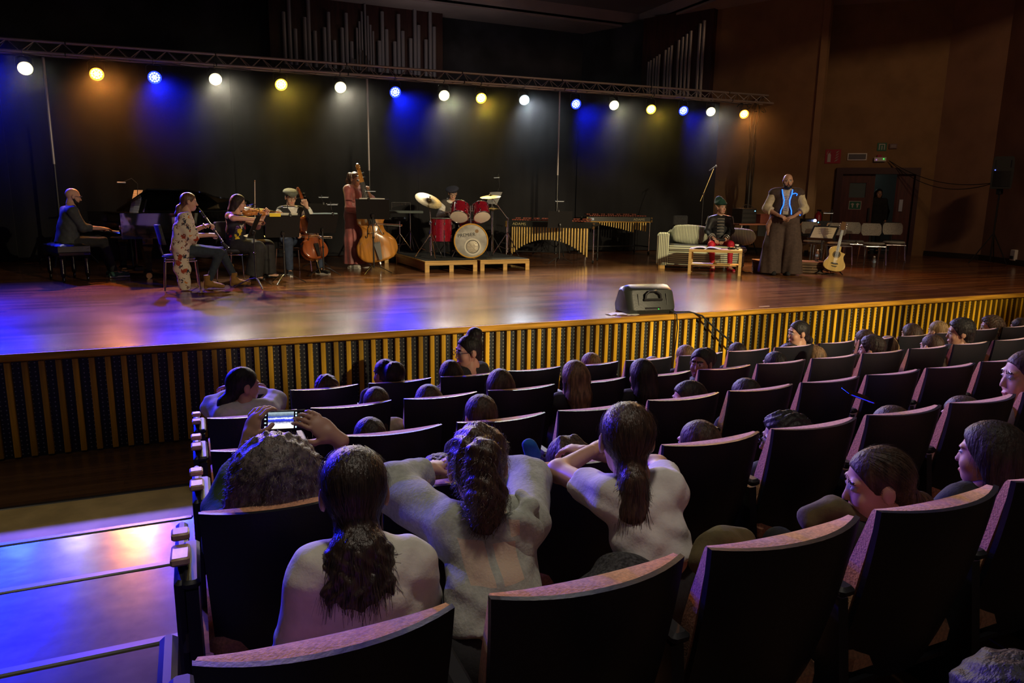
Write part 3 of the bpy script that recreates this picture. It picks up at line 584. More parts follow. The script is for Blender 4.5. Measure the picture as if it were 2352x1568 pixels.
# ---- hair
HAIRC = {'black': (.010, .008, .008), 'brown': (.045, .024, .015), 'dark': (.020, .012, .009), 'light': (.14, .08, .04), 'blond': (.25, .16, .075), 'grey': (.10, .085, .075)}
def hairm(k, curly=False):
    c = HAIRC[k]; return M('hair_'+k+('_curly' if curly else ''), c, .55, noise=(60 if not curly else 45, .5), stretch=(1, 1, .16) if not curly else (1, 1, 1), bump=(95 if not curly else 60, .5), spec=.28)
HAIRS = {}
def hairmesh(style, h=.009, cut=None, strands=0):
    key = (style, h, strands)
    if key in HAIRS: return HAIRS[key]
    S = SDF(); P = S.ell; ns = wrinkle(.0014, 210); zc = -.085; pl = [((0, .018, -.03), (0, .85, -.52))]
    if style in ('short', 'side'): P((0, -.012, .034), (.085, .106, .095)); S.cap((0, -.04, .0), (0, -.055, -.06), .07, .05); ns = wrinkle(.0022, 190)
    elif style == 'crop': P((0, -.013, .032), (.0805, .101, .090)); S.cap((0, -.04, .0), (0, -.05, -.05), .068, .052); ns = wrinkle(.0012, 120)
    elif style == 'tousled': P((0, -.012, .038), (.092, .112, .10)); S.cap((0, -.04, .0), (0, -.055, -.06), .075, .055); ns = wrinkle(.005, 130)
    elif style in ('bob', 'long'):
        zc = -.16 if style == 'bob' else -.40; P((0, -.012, .034), (.088, .108, .096)); zl = -.13 if style == 'bob' else -.36
        for sx in (-1, 1): S.cap((sx*.062, -.02, .02), (sx*.066, -.02, zl), .036, .030, 0, .03)
        S.chain([(0, -.06, 0), (0, -.075, -.12), (0, -.085, zl)], [.068, .064, .055], 0, .03, ((1, 0, 0), 1.35)); ns = wrinkle(.0016, 200)
    elif style in ('pony', 'lowpony', 'braid', 'sidepony'):
        P((0, -.013, .032), (.082, .102, .092)); S.cap((0, -.04, .0), (0, -.06, -.05), .07, .05)
        if style == 'pony': S.chain([(0, -.10, .02), (0, -.135, .0), (0, -.155, -.09), (.005, -.14, -.19)], [.03, .034, .042, .016], 0, .02); zc = -.4
        elif style == 'sidepony': S.chain([(0, -.09, -.05), (.02, -.13, -.09), (.04, -.15, -.16)], [.03, .035, .02], 0, .02); zc = -.4
        elif style == 'lowpony': S.chain([(0, -.085, -.06), (0, -.115, -.10), (0, -.12, -.19), (0, -.105, -.285)], [.032, .04, .05, .02], 0, .025); zc = -.5
        else:
            for sx in (-1, 1): S.chain([(sx*.03, -.02, .115), (sx*.05, -.07, .08), (sx*.05, -.10, .02), (sx*.045, -.10, -.06)], [.018, .02, .02, .02], 0, .008)
    elif style == 'thicktail':
        P((0, -.013, .032), (.083, .103, .093)); S.cap((0, -.04, .0), (0, -.06, -.06), .07, .055); S.chain([(0, -.085, -.075), (0, -.11, -.115), (0, -.115, -.19), (.004, -.10, -.245)], [.036, .058, .070, .040], 0, .025, ((1, 0, 0), 1.25)); zc = -.5; ns = lambda X, Y, Z: .0012*np.sin(X*230)*np.sin(Z*180)+.007*np.clip((-.06-Z)*20, 0, 1)*np.sin(X*120+2*np.sin(Z*50))*np.sin(Z*95+Y*60)
    elif style in ('bun', 'puff', 'topbun'):
        P((0, -.013, .032), (.083, .103, .093)); S.cap((0, -.04, .0), (0, -.06, -.05), .07, .05); ns = wrinkle(.003, 170)
        if style == 'bun': S.ell((0, -.115, .06), (.065, .062, .06), 0, .02)
        elif style == 'puff': S.ell((0, -.125, .03), (.085, .075, .085), 0, .02)
        else: S.ell((0, -.06, .125), (.06, .06, .05), 0, .02)
    elif style == 'curly': P((0, -.02, .03), (.115, .125, .115)); S.cap((0, -.05, 0), (0, -.06, -.10), .11, .10); zc = -.2; ns = wrinkle(.009, 110)
    elif style == 'bigcurly':
        P((0, -.025, .03), (.125, .13, .118)); S.chain([(0, -.05, .02), (0, -.06, -.10), (0, -.06, -.25)], [.12, .135, .13], 0, .04, ((1, 0, 0), 1.15)); zc = -.40; ns = lambda X, Y, Z: .010*np.sin(X*85+3*np.sin(Z*30))*np.sin(Y*90)*np.sin(Z*80+2*np.sin(X*40))
    elif style == 'curlpony':
        P((0, -.013, .034), (.086, .106, .097)); S.chain([(0, -.09, .07), (0, -.14, .06), (0, -.165, -.04), (0, -.15, -.17)], [.03, .045, .055, .03], 0, .02); zc = -.5; ns = wrinkle(.006, 85)
    V, Q, l = S.mesh(h, pl+[((0, 0, zc), (0, 0, -1))], ns)
    mb = MB(); blob(mb, (V, Q, l))
    if strands: add_strands(mb, V, Q, style, strands)
    me = mb.mesh('hair', MATS.get('hair_dark') or hairm('dark'), True, 80); HAIRS[key] = me; return me
def add_strands(mb, V, Q, style, n):
    rg = np.random.default_rng(3); fn = np.cross(V[Q[:, 2]]-V[Q[:, 0]], V[Q[:, 3]]-V[Q[:, 1]]); N = np.zeros_like(V)
    for j in range(4): np.add.at(N, Q[:, j], fn)
    N /= np.linalg.norm(N, axis=1)[:, None]+1e-9; pick = rg.integers(0, len(V), n); curly = 'curl' in style
    tie = V3({'pony': (0, -.11, .02), 'lowpony': (0, -.09, -.06), 'thicktail': (0, -.088, -.075), 'sidepony': (0, -.09, -.05)}.get(style, (0, -.08, -.5))); VV = []; FF = []
    for i in pick:
        if V[i][1] > .035 or (V[i][1] > -.01 and V[i][2] < -.03): continue
        p = V[i]+N[i]*.001; nn = N[i]; ph = rg.random()*6; lift = rg.random()**3*.9
        inside = style in ('lowpony', 'pony', 'sidepony', 'thicktail') and p[2] > tie[2] and np.linalg.norm(p-tie) > .05
        d = (tie-p) if inside else V3((rg.normal()*.08, rg.normal()*.08, -1)); L = .085 if inside else .07; pts = []
        steps = 7
        for k in range(steps):
            if curly and not inside: p2 = p+.006*V3((math.sin(ph+k*1.7), math.cos(ph+k*1.7), math.sin(ph*2+k)))
            else: p2 = p
            pts.append(p2+nn*(.0015+lift*.016*(k/steps)**1.5)); dd = d-nn*(d@nn)*(.98 if inside else .6); dd /= np.linalg.norm(dd)+1e-9; p = p+dd*L/steps
            if inside: d = tie-p; c0 = V3((0, -.013, .032)); nn = (p-c0)/np.linalg.norm(p-c0)
        side = np.cross(pts[-1]-pts[0], nn); side = side/(np.linalg.norm(side)+1e-9)*.0009; o = len(VV)
        for k, q in enumerate(pts): wv = 1-.7*k/steps; VV += [q-side*wv, q+side*wv]
        for k in range(steps-1): FF.append((o+2*k, o+2*k+1, o+2*k+3, o+2*k+2))
    mb.add(VV, FF)
def hair(parent, J, style, mat, h=.009, strands=240, name='hair', label=None):
    me = hairmesh(style, h, None, strands); o = link(name, me, parent, label=label); o.material_slots[0].link = 'OBJECT'; o.material_slots[0].material = mat
    return attach_head(o, J)
def glasses(parent, J, r=.021):
    mb = MB()
    for sx in (-1, 1): mb.ring((sx*.031, .108, .002), (0, 1, .05), r, .0022, 14, 5); mb.tube([(sx*.052, .106, .006), (sx*.080, .05, .008), (sx*.084, -.01, .0)], .0018, 5)
    mb.tube([(-.011, .11, .006), (0, .113, .008), (.011, .11, .006)], .0018, 5)
    return attach_head(mb.build('glasses', BLACKM, parent), J)
def beard(parent, J, mat, full=1.):
    S = SDF(); S.ell((0, .052, -.095), (.050, .044, .038*full), 0, .02)
    for sx in (-1, 1): S.cap((sx*.062, .0, -.035), (sx*.045, .045, -.09), .014, .022, 0, .02); S.cap((sx*.004, .100, -.057), (sx*.026, .088, -.075), .008, .007, 0, .01)
    cut = lambda X, Y, Z: -(np.sqrt((X/.020)**2+((Y-.098)/.02)**2+((Z+.073)/.009)**2)-1)*.01
    return attach_head(sdfpart('beard', S, mat, parent, .006, [cut], wrinkle(.002, 120)), J)
def shoes(parent, J, mat, sole=None, r=.042, heel=0.):
    for s in 'LR':
        an, to = V3(J['an'+s]), V3(J['to'+s]); d = to-an; d[2] = 0; d /= np.linalg.norm(d); he = an-d*.045; zf = min(an[2]-.09, to[2]-.035)
        S = SDF(); S.cap((he[0], he[1], an[2]-.05), to, r, r*.88, 0, .03).cap(an, an-(0, 0, .05), r, r*1.05, 0, .03, None, 2)
        o = sdfpart('shoe', S, mat, parent, .009, [((0, 0, zf+.004), (0, 0, -1))])
        if sole:
            q = [(he-d*.03), (to+d*.03)]; w = np.cross(d, (0, 0, 1))*r*.95; P = [q[0]-w*.8, q[0]+w*.8, (q[0]+q[1])/2+w, q[1]+w*.6, q[1]-w*.6, (q[0]+q[1])/2-w]
            MB().prism([tuple(p[:2]) for p in P][::-1], zf, zf+.022).build('sole', sole, o)
def person(label, loc, rz, J, sk='fair', h=.0115, scale=1., group=None, **kw):
    mb = bodymesh(J, sk, h, **kw); o = mb.build('person', skin(sk), None, angle=80, label=label, cat='person', group=group); o.location = loc; o.rotation_euler = (0, 0, rz); o.scale = (scale,)*3; return o
def shirt(o, J, mat, sleeve=2., g=.014, name='shirt', hem=None, fat=1., rag=(1.15, 1.), h=.0115, w=1.38, wr=.0035, flat=1, **kw):
    S = SDF(); torso(S, J, g, 0, w, fat, hem)
    if sleeve: arms(S, J, g, 0, sleeve, rag, flat)
    n = V3(J['neck']); return sdfpart(name, S, mat, o, h, [((n[0], n[1], n[2]+.015), (0, -.25, .97))], wrinkle(wr), **kw)
def trousers(o, J, mat, flare=None, g=.012, name='trousers', h=.0115, **kw):
    S = SDF(); legs(S, J, g, 0, flare, **kw); return sdfpart(name, S, mat, o, h, [], wrinkle(.003))
def W_of(loc, rz, p, sc=1.): return Rz(rz)@(V3(p)*sc)+V3(loc)
# ================================================================== instruments
def place(o, loc, ydir, zdir, sc=1.):
    y = V3(ydir); y /= np.linalg.norm(y); z = V3(zdir); z = z-y*(z@y); z /= np.linalg.norm(z); x = np.cross(y, z)
    o.matrix_world = Matrix([[x[0]*sc, y[0]*sc, z[0]*sc, loc[0]], [x[1]*sc, y[1]*sc, z[1]*sc, loc[1]], [x[2]*sc, y[2]*sc, z[2]*sc, loc[2]], [0, 0, 0, 1]]); return o
VIOL = [(0, 0), (.004, .10), (.04, .20), (.12, .268), (.20, .288), (.30, .268), (.375, .228), (.405, .24), (.42, .215), (.47, .178), (.53, .166), (.59, .176), (.635, .208), (.65, .226), (.68, .21), (.76, .235), (.84, .228), (.92, .178), (.98, .08), (1, .0)]
BASSO = [(0, 0), (.004, .12), (.04, .23), (.12, .305), (.20, .325), (.30, .31), (.375, .26), (.41, .235), (.45, .195), (.52, .175), (.58, .18), (.63, .205), (.65, .222), (.70, .215), (.76, .20), (.83, .165), (.90, .11), (.96, .06), (1, .03)]
GUIT = [(0, 0), (.006, .12), (.05, .27), (.14, .37), (.24, .395), (.34, .375), (.46, .305), (.56, .265), (.64, .265), (.74, .295), (.83, .295), (.92, .23), (.985, .10), (1, .0)]
def hw(ol, y): return float(np.interp(y, [p[0] for p in ol], [p[1] for p in ol]))
def outline(ol, L, cut=False):
    r = smoothpoly([(y, x) for y, x in ol], 3); right = [(p[1]*L, p[0]*L) for p in r]; left = [(-x, y) for x, y in right[1:-1]][::-1]
    if cut: right = [(min(x, .115*L+max(0, (.80*L-y))*2.2) if y > .74*L else x, y) for x, y in right]
    return right+left
def fiddle(name, label, cat, L, wood, group=None, ol=VIOL, t=.11, arch=.05, neck=.38, fh=True, endpin=0., cut=False, guitar=False, dark=None):
    o = thing(name, label, cat); T = t*L; P = outline(ol, L, cut); yc = .45*L; A = arch*L; EB = M('ebony', (.012, .010, .010), .35)
    b = MB(); rings = []
    for s, z in ((.55, -A*.35), (.97, 0), (1, .02*T), (1, T*.98)): rings.append([np.array([x*s, yc+(y-yc)*s, z]) for x, y in P])
    b.loft(rings); b.build('ribs', dark or wood, o, angle=40)
    b = MB(); rings = [[np.array([x*1.03, yc+(y-yc)*1.015, T*.95]) for x, y in P]]
    for s in (1.03, .99, .93, .82, .65, .4, .12): rings.append([np.array([x*s, yc+(y-yc)*(s if s < 1 else 1.015), T+.02*L*(s < 1.02)+A*(1-s*s if s < 1 else 0)]) for x, y in P])
    b.loft(rings); b.build('front_plate', wood, o, angle=50)
    zt = lambda x, y: T+.02*L+A*max(0, 1-(abs(x)/max(hw(ol, y/L)*L, 1e-4))**2)
    if fh and not guitar:
        for sx in (-1, 1):
            q = [(sx*(.085+.045*math.sin(a))*L, (.56-.075*a/1.0)*L) for a in np.linspace(-1, 2.6, 14)]; q = [(sx*x0*L, y0*L) for x0, y0 in ((.075, .60), (.062, .585), (.068, .567), (.083, .565), (.092, .53), (.105, .48), (.118, .43), (.132, .405), (.148, .412), (.150, .435), (.136, .44))]
            MB().tube([(x, y, zt(x, y)+.0035*L) for x, y in q], [.004*L, .008*L, .010*L, .007*L, .008*L, .009*L, .008*L, .007*L, .010*L, .008*L, .004*L], 6).build('f_hole', EB, o)
    if guitar:
        MB().lathe([(.0, 0), (.052, 0), (.052, .002), (0, .002)], 24, (0, .66*L, zt(0, .66*L)+.001)).build('sound_hole', EB, o); MB().ring((0, .66*L, zt(0, .66*L)+.001), (0, 0, 1), .062, .006, 28, 4).build('rosette', M('rosette', (.10, .06, .03), .4), o)
        MB().prism([(-.065, -.006), (-.05, .012), (.05, .012), (.065, -.006), (.02, -.016), (-.02, -.016)], 0, .009, c=(0, .30*L, zt(0, .3*L))).build('bridge', EB, o)
    else:
        MB().prism([(-.10*L, 0), (-.085*L, .08*L), (0, .105*L), (.085*L, .08*L), (.10*L, 0), (.03*L, .02*L), (-.03*L, .02*L)], -.006*L, .006*L, R=[[1, 0, 0], [0, 0, 1], [0, 1, 0]], c=(0, .47*L, zt(0, .47*L)-.01*L)).build('bridge', M('maple', (.5, .32, .14), .5), o)
        MB().loft([[V3((sx*w*L, y*L, T+A+z*L)) for sx, z in ((-1, .03), (1, .03), (1, .05), (-1, .05))] for y, w in ((.02, .025), (.12, .035), (.28, .055), (.31, .05))]).build('tailpiece', EB, o)
    fb0 = .60*L if not guitar else .74*L; zf = T+A+(.075*L if not guitar else .01); ze = T*.9+(.01 if guitar else .02*L)
    w0, w1 = (.06*L, .04*L) if not guitar else (.028, .022)
    MB().loft([[V3((sx*w, y, z+q)) for sx, q in ((-1, 0), (1, 0), (.6, .012*L), (-.6, .012*L))] for y, w, z in ((fb0, w0, zf-.01*L), (L*1.0, w0*.9, (zf+ze)/2+.01*L), (L+neck, w1, ze+.03*L))]).build('fingerboard', EB, o, angle=30)
    MB().loft([[V3((sx*w, y, z+q)) for sx, q in ((-1, 0), (-.5, -.035*L if not guitar else -.02), (.5, -.035*L if not guitar else -.02), (1, 0))] for y, w, z in ((.97*L, w0*.85, (zf+ze)/2), (L+neck, w1*.95, ze+.025*L))]).build('neck', wood if not guitar else (dark or wood), o, angle=30)
    yn = L+neck
    if guitar:
        MB().prism([(-.026, 0), (.026, 0), (.038, .05), (.034, .17), (-.034, .17), (-.038, .05)], -.008, .008, R=Rx(-.22), c=(0, yn, ze)).build('headstock', dark or wood, o)
        for k in range(6): sx = -1 if k < 3 else 1; MB().cyl((sx*.03, yn+.045+.045*(k % 3), ze-.015*(1+k % 3)), (sx*.055, yn+.045+.045*(k % 3), ze-.015*(1+k % 3)), .007, n=8).ell((sx*.06, yn+.045+.045*(k % 3), ze-.015*(1+k % 3)), (.012, .009, .006), 8, 6).build('tuner', CHROME, o)
    else:
        MB().loft([[V3((sx*w*L, y, z+q)) for sx, q in ((-1, -.02*L), (1, -.02*L), (1, .02*L), (-1, .02*L))] for y, w, z in ((yn, .034, ze+.02*L), (yn+.16*L, .028, ze), (yn+.24*L, .022, ze-.03*L))]).build('peg_box', wood, o, angle=30)
        sc = MB(); c = V3((0, yn+.25*L, ze-.045*L)); sc.tube([c+V3((0, math.cos(a)*r*L, math.sin(a)*r*L)) for a, r in zip(np.linspace(1.8, 11, 26), np.linspace(.062, .016, 26))], [.024*L]*26, 6); sc.cyl(c-(.034*L, 0, 0), c+(.034*L, 0, 0), .026*L, n=10); sc.build('scroll', wood, o)
        for k in range(4): sx = 1 if k % 2 else -1; y = yn+(.04+.035*k)*L; MB().cyl((sx*.02*L, y, ze), (sx*(.085*L if L < 1 else .055), y, ze), .008*L if L < 1 else .006, n=8).ell((sx*(.10*L if L < 1 else .065), y, ze), (.024*L, .020*L, .009*L) if L < 1 else (.018, .016, .006), 8, 6).build('peg', EB, o)
    for k in range(4 if not guitar else 6):
        u = (k-1.5)/1.5 if not guitar else (k-2.5)/2.5; r = .0022*L if not guitar else .0007
        pts = [(u*.035*L, .28*L, T+A+.05*L), (u*.05*L, .47*L, zt(0, .47*L)+.095*L), (u*w1*.75, yn, ze+.045*L)] if not guitar else [(u*.028, .30*L, zt(0, .3*L)+.011), (u*.018, yn, ze+.026)]
        MB().tube(pts, r, 5).build('string', STEEL, o)
    if endpin: MB().cyl((0, .01*L, T*.5), (0, -.05*L, T*.5), .03*L, n=10).cyl((0, -.05*L, T*.5), (0, -endpin, T*.5), .008*L if L < 1 else .010, n=8).build('endpin', BRASS if L < 1 else STEEL, o)
    return o
def bow(label, a, b, up, h=.03, col=None):
    o = thing('bow', label, 'bow', a); d = V3(b)-V3(a); L = np.linalg.norm(d); place(o, a, d, up); r = .005
    MB().tube([(0, 0, h), (0, L*.5, h*.6), (0, L*.97, h*.9)], [r*1.2, r, r*.8], 8).build('stick', col or M('pernambuco', (.20, .06, .02), .3), o)
    MB().box((0, L*.51, 0), (.009, L*.9, .0015)).build('hair_ribbon', M('horse_hair', (.65, .58, .45), .6), o); MB().bbox((0, L*.06, h*.5), (.012, .05, h), .003).build('frog', BLACK, o); MB().prism([(-.006, 0), (.006, 0), (.004, h*1.1), (-.004, h*1.1)], -.008, .008, R=[[1, 0, 0], [0, 0, 1], [0, 1, 0]], c=(0, L*.965, -.002)).build('tip', col or M('pernambuco', (.2, .06, .02), .3), o); return o
VARN = M('violin_varnish', (.42, .16, .04), .22, noise=(4, .25), stretch=(6, .6, 1), spec=.5, coat=.4); CVARN = M('cello_varnish', (.26, .065, .018), .22, noise=(3, .25), stretch=(6, .6, 1), coat=.4); BVARN = M('bass_varnish', (.46, .20, .035), .2, noise=(2.5, .28), stretch=(5, .5, 1), coat=.5)

# ---- grand piano (local: keyboard front at the origin, tail along +y, treble side +x)
PR = math.radians(-68); PLOC = (-1.24, 12.86, 0)
pn = thing('grand_piano', 'glossy black concert grand piano with its lid half raised behind the clarinettist', 'piano', PLOC, PR)
ro = [(-.75, .02), (.75, .02), (.75, .75)]+[tuple(p) for p in smoothpoly([(.75, .75), (.72, 1.05), (.55, 1.4), (.30, 1.68), (.18, 1.95), (.10, 2.25), (-.10, 2.46), (-.38, 2.52), (-.62, 2.42), (-.75, 2.2)], 4)][1:]
MB().prism(ro, .62, .70).build('soundboard', GLOSSK, pn)
rim = MB(); inner = [(x*.965-.005, .35+(y-.35)*.975 if y > .5 else y) for x, y in ro]
k = len(ro); rim.add([(x, y, z) for z in (.62, 1.0) for x, y in ro]+[(x, y, z) for z in (.64, 1.0) for x, y in inner], [(i, (i+1) % k, k+(i+1) % k, k+i) for i in range(1, k)]+[(2*k+(i+1) % k, 2*k+i, 3*k+i, 3*k+(i+1) % k) for i in range(1, k)]+[(k+i, k+(i+1) % k, 3*k+(i+1) % k, 3*k+i) for i in range(1, k)]); rim.build('rim', GLOSSK, pn, smooth=True, angle=30)
MB().prism([(x*.95, .36+(y-.3)*.97) for x, y in inner if y > .3], .86, .875).build('iron_plate', M('gold_plate', (.45, .28, .08), .35, .8), pn, smooth=False)
MB().bbox((0, .20, .66), (1.5, .36, .05), .008).build('key_bed', GLOSSK, pn); MB().bbox((0, .03, .695), (1.4, .03, .035), .006).build('key_slip', GLOSSK, pn)
for sx in (-1, 1): MB().bbox((sx*.70, .20, .76), (.10, .36, .16), .015).build('cheek', GLOSSK, pn)
IV = M('ivory_keys', (.7, .68, .62), .25); kb = MB()
for i in range(52): kb.box((-.612+i*.0235+.012, .14, .715), (.0222, .15, .02))
kb.build('white_keys', IV, pn, smooth=False, kind='stuff'); kb = MB()
for i in range(51):
    if i % 7 not in (1, 4): kb.box((-.612+(i+1)*.0235, .165, .731), (.011, .095, .014))
kb.build('black_keys', GLOSSK, pn, smooth=False, kind='stuff')
MB().bbox((0, .31, .84), (1.40, .03, .24), .01).build('fallboard', GLOSSK, pn); MB().bbox((0, .42, .995), (1.5, .34, .02), .006).build('front_lid', GLOSSK, pn)
MB().box((0, .50, 1.10), (.80, .02, .22), R=Rx(-.3)).build('music_desk', GLOSSK, pn)
ld = MB().prism([(x+.75, y) for x, y in ro if y > .5][0:] and [(0, .45), (1.5, .45)]+[(x+.75, y) for x, y in ro if y > .7], 0, .02).build('lid', GLOSSK, pn, label='raised glossy black lid'); ld.location = (-.75, 0, 1.005); ld.rotation_euler = (0, -.23, 0)
MB().tube([(.65, .95, .98), (.62, .95, 1.30)], .012, 8).build('lid_prop', GLOSSK, pn)
for x, y in ((.55, .42), (-.55, .42), (-.25, 2.1)): MB().loft([[V3((x+sx*w, y+sy*w, z)) for sx, sy in ((-1, -1), (1, -1), (1, 1), (-1, 1))] for z, w in ((.62, .075), (.5, .075), (.42, .05), (.13, .04), (.10, .06), (.09, .06))]).build('leg', GLOSSK, pn, angle=30); MB().cyl((x-.025, y, .045), (x+.025, y, .045), .045, n=14).build('caster', BRASS, pn)
ly = MB()
for sx in (-1, 1): ly.tube([(sx*.10, .42, .62), (sx*.08, .42, .15)], .018, 8)
ly.bbox((0, .42, .12), (.32, .16, .07), .01); ly.build('pedal_lyre', GLOSSK, pn)
for sx in (-.07, 0, .07): MB().bbox((sx, .30, .10), (.025, .13, .012), .003).build('pedal', BRASS, pn)
# bench
bl = (-1.72, 12.62); LEATH = M('black_leather', (.012, .012, .014), .28, bump=(30, .15))
be = thing('piano_bench', 'black tufted leather piano bench with turned legs in the blue light', 'bench', (bl[0], bl[1], 0), PR)
cu = MB(); nx, ny = 24, 14
fnb = lambda u, v: ((u-.5)*.78, (v-.5)*.42, .52+.03*(1-(2*u-1)**8)*(1-(2*v-1)**8)+.008*math.cos(u*8*PI)*math.cos(v*4*PI))
cu.grid(fnb, nx, ny); cu.box((0, 0, .475), (.78, .42, .09)); cu.build('cushion', LEATH, be, angle=50); MB().bbox((0, 0, .41), (.80, .43, .06), .012).build('apron', GLOSSK, be)
for sx in (-1, 1):
    for sy in (-1, 1): MB().lathe([(.012, 0), (.022, .02), (.022, .06), (.016, .07), (.03, .09), (.036, .14), (.034, .30), (.040, .34), (.028, .36), (.04, .38)], 12, (sx*.34, sy*.16, 0)).build('leg', GLOSSK, be)
# ---- sheet music, stands and clip lights
def staff(name, base=(.72, .72, .68)): return stripes(name, base, tuple(c*.55 for c in base), 1, 26, .8, .86)
def sheet(label, loc, ydir, zdir, w=.22, h=.30, two=True, tint=(.72, .72, .68), group=None):
    o = thing('sheet_music', label, 'sheet music', loc, group=group); place(o, loc, ydir, zdir); m = staff('score_%d_%d' % (tint[0]*100, tint[2]*100), tint)
    for sx in ((-1, 1) if two else (0,)): MB().box((sx*w*.505, h/2, .008), (w, h, .002), R=Ry(sx*.04)).build('page', m, o, smooth=False)
    return o
def mstand(label, x, y, face, h=1.02, tilt=20, col=None, w=.5, dh=.34, legrot=0., scale=1.):
    """face: direction (deg, world) that the desk's front looks to"""
    o = thing('music_stand', label, 'music stand', (x, y, 0), math.radians(face)+PI/2); c = col or BLACKM  # local front = -y
    for k in range(3):
        a = legrot+k*2*PI/3; MB().tube([(0, 0, .14), (.10*math.cos(a), .10*math.sin(a), .12), (.22*math.cos(a), .22*math.sin(a), .055), (.30*math.cos(a), .30*math.sin(a), .012)], .011, 8, flat=.6).build('leg', c, o)
    MB().cyl((0, 0, .10), (0, 0, h*.62), .014).build('shaft', c, o); MB().cyl((0, 0, h*.55), (0, 0, h), .010).build('inner_shaft', c, o); MB().ell((0, 0, h*.62), .022, 10, 8).build('knob', c, o)
    t = math.radians(tilt); R = Rx(-t); up = R@V3((0, 0, 1)); nrm = R@V3((0, -1, 0)); c0 = V3((0, -.02, h))
    MB().box(c0+up*.10, (w, .004, dh), R=R).build('desk', M('matt_black_desk', (.012, .011, .012), .7, spec=.15), o, smooth=False); MB().box(c0+up*(.10-dh/2)+nrm*.03, (w, .06, .005), R=R).build('ledge', c, o, smooth=False); MB().bbox(c0-nrm*.02, (.05, .05, .06), .01, R=R).build('tilt_joint', c, o)
    o['_'] = 0; del o['_']
    Rw = Rz(math.radians(face)+PI/2); return o, (lambda p: V3((x, y, 0))+Rw@V3(p)), (lambda d: Rw@V3(d)), c0, up, nrm, dh, w
def on_stand(S, label, tint=(.72, .72, .68), two=True, dx=0., lift=0., w=.21, h=.29):
    o, Pw, Dw, c0, up, n, dh, _ = S; return sheet(label, Pw(c0+up*(.105-dh/2+lift)+n*.007+V3((dx, 0, 0))), Dw(up), Dw(n), w, h, two, tint)
def clip_light(label, S, dx=0., reach=.12, hh=.12, side=1, lit=(1, .95, .8, 1.5)):
    o, Pw, Dw, c0, up, n, dh, w = S; b = c0+up*(.10+dh/2)+V3((dx, 0, 0))
    l = thing('stand_light', label, 'stand light', Pw(b)); l.rotation_euler = (0, 0, math.atan2(*(Dw((1, 0, 0))[[1, 0]])))
    MB().bbox((0, 0, 0), (.035, .03, .05), .006).build('clip', BLACK, l); e = V3((-side*.02, -reach, hh))
    MB().tube([V3((0, 0, .02)), V3((side*.03, .02, .07)), V3((side*.03, -reach*.4, hh*1.25)), e], .005, 6).build('gooseneck', BLACKM, l)
    MB().bbox(e, (.20, .035, .018), .005).build('lamp_head', BLACK, l); MB().box(e-(0, 0, .011), (.17, .025, .004)).build('led_strip', M('led_strip', (.8, .8, .8), .3, emit=(1, .93, .75, .6)), l, smooth=False); return l
R68 = Rz(PR); pw = lambda p: V3(PLOC)+R68@V3(p)
sheet('white open score on the piano music desk', pw((.02, .46, .995)), R68@V3((0, .28, 1)), R68@V3((0, -1, .28)), .19, .36, True, (.78, .80, .80))
tl = thing('stand_light', 'gooseneck lamp bent over the piano score', 'stand light', tuple(pw((.1, .5, 1.22)))); MB().tube([(0, 0, 0), (.02, .03, .22), (-.06, .02, .30), (-.18, -.02, .24)], .006, 6).build('gooseneck', BLACKM, tl); MB().bbox((-.20, -.02, .235), (.12, .04, .02), .006).build('lamp_head', WHITE, tl); MB().bbox((0, 0, .0), (.04, .03, .05), .006).build('clip', BLACK, tl)
sv = mstand("black music stand in front of the violinist, desk turned nearly edge-on", .80, 10.80, 168, .78, 25, legrot=.4); on_stand(sv, 'white score on the violin stand'); clip_light('clip lamp on the violin stand', sv, .1)
sc1 = mstand('black music stand with its back to the hall between violin and cello', 1.24, 11.22, 100, .75, 18, legrot=.9); on_stand(sc1, 'pale score with a yellow edge on the stand between violin and cello', (.6, .6, .5), lift=.075); clip_light('clip lamp above the stand between violin and cello', sc1, -.1)
nf = MB().box((0, 0, 0), (.16, .006, .05)).build('note_pad', M('yellow_paper', (.75, .55, .03), .7), label='yellow pad showing over the stand between violin and cello', cat='note pad'); nf.location = V3(sc1[1](sc1[3]+sc1[4]*.275+V3((.12, 0, 0)))); nf.rotation_euler = (0, 0, math.radians(10))
sc2 = mstand('black music stand tilted before the cello body', 1.97, 12.2, 105, .76, 25, legrot=.2); on_stand(sc2, 'bluish score standing above the desk before the cello', (.35, .5, .58), lift=.06, dx=-.02); clip_light('long clip lamp on the stand before the cello', sc2, -.15, .05, .16)
sb = mstand('black music stand hiding the double bass player from chest to waist', 2.83, 12.3, 68, .99, 14, w=.56, legrot=1.2); on_stand(sb, 'white score peeking over the bass player stand', lift=.06); clip_light('clip lamp on the bass player stand lit blue', sb, .05, .04, .14)
sm = mstand('black music stand in front of the marimba bars', 6.86, 13.2, 75, .80, 10, legrot=.5, w=.5); clip_light('blue-lit clip lamp over the marimba stand', sm, .04, .03, .20)
sg = mstand('black music stand beside the guitar holding an open score', 11.0, 10.35, 200, .66, 40, legrot=.3); on_stand(sg, 'open cream score on the stand above the guitar', (.6, .5, .33)); clip_light('thin clip lamp above the guitar score', sg, .05, .05, .25)
sd = mstand('slim black music stand behind the drummer cymbals', 5.62, 13.75, 190, 1.22, 28, legrot=.3, w=.42); on_stand(sd, 'white score behind the right-hand cymbal'); clip_light('double clip lamp above the drum score', sd, .0, .02, .26)
so = mstand('dark music stand standing deep behind the cellist', 2.15, 13.75, 90, .90, 15, w=.46); clip_light('clip lamp behind the cellist cap', so, -.1, .1, .12)

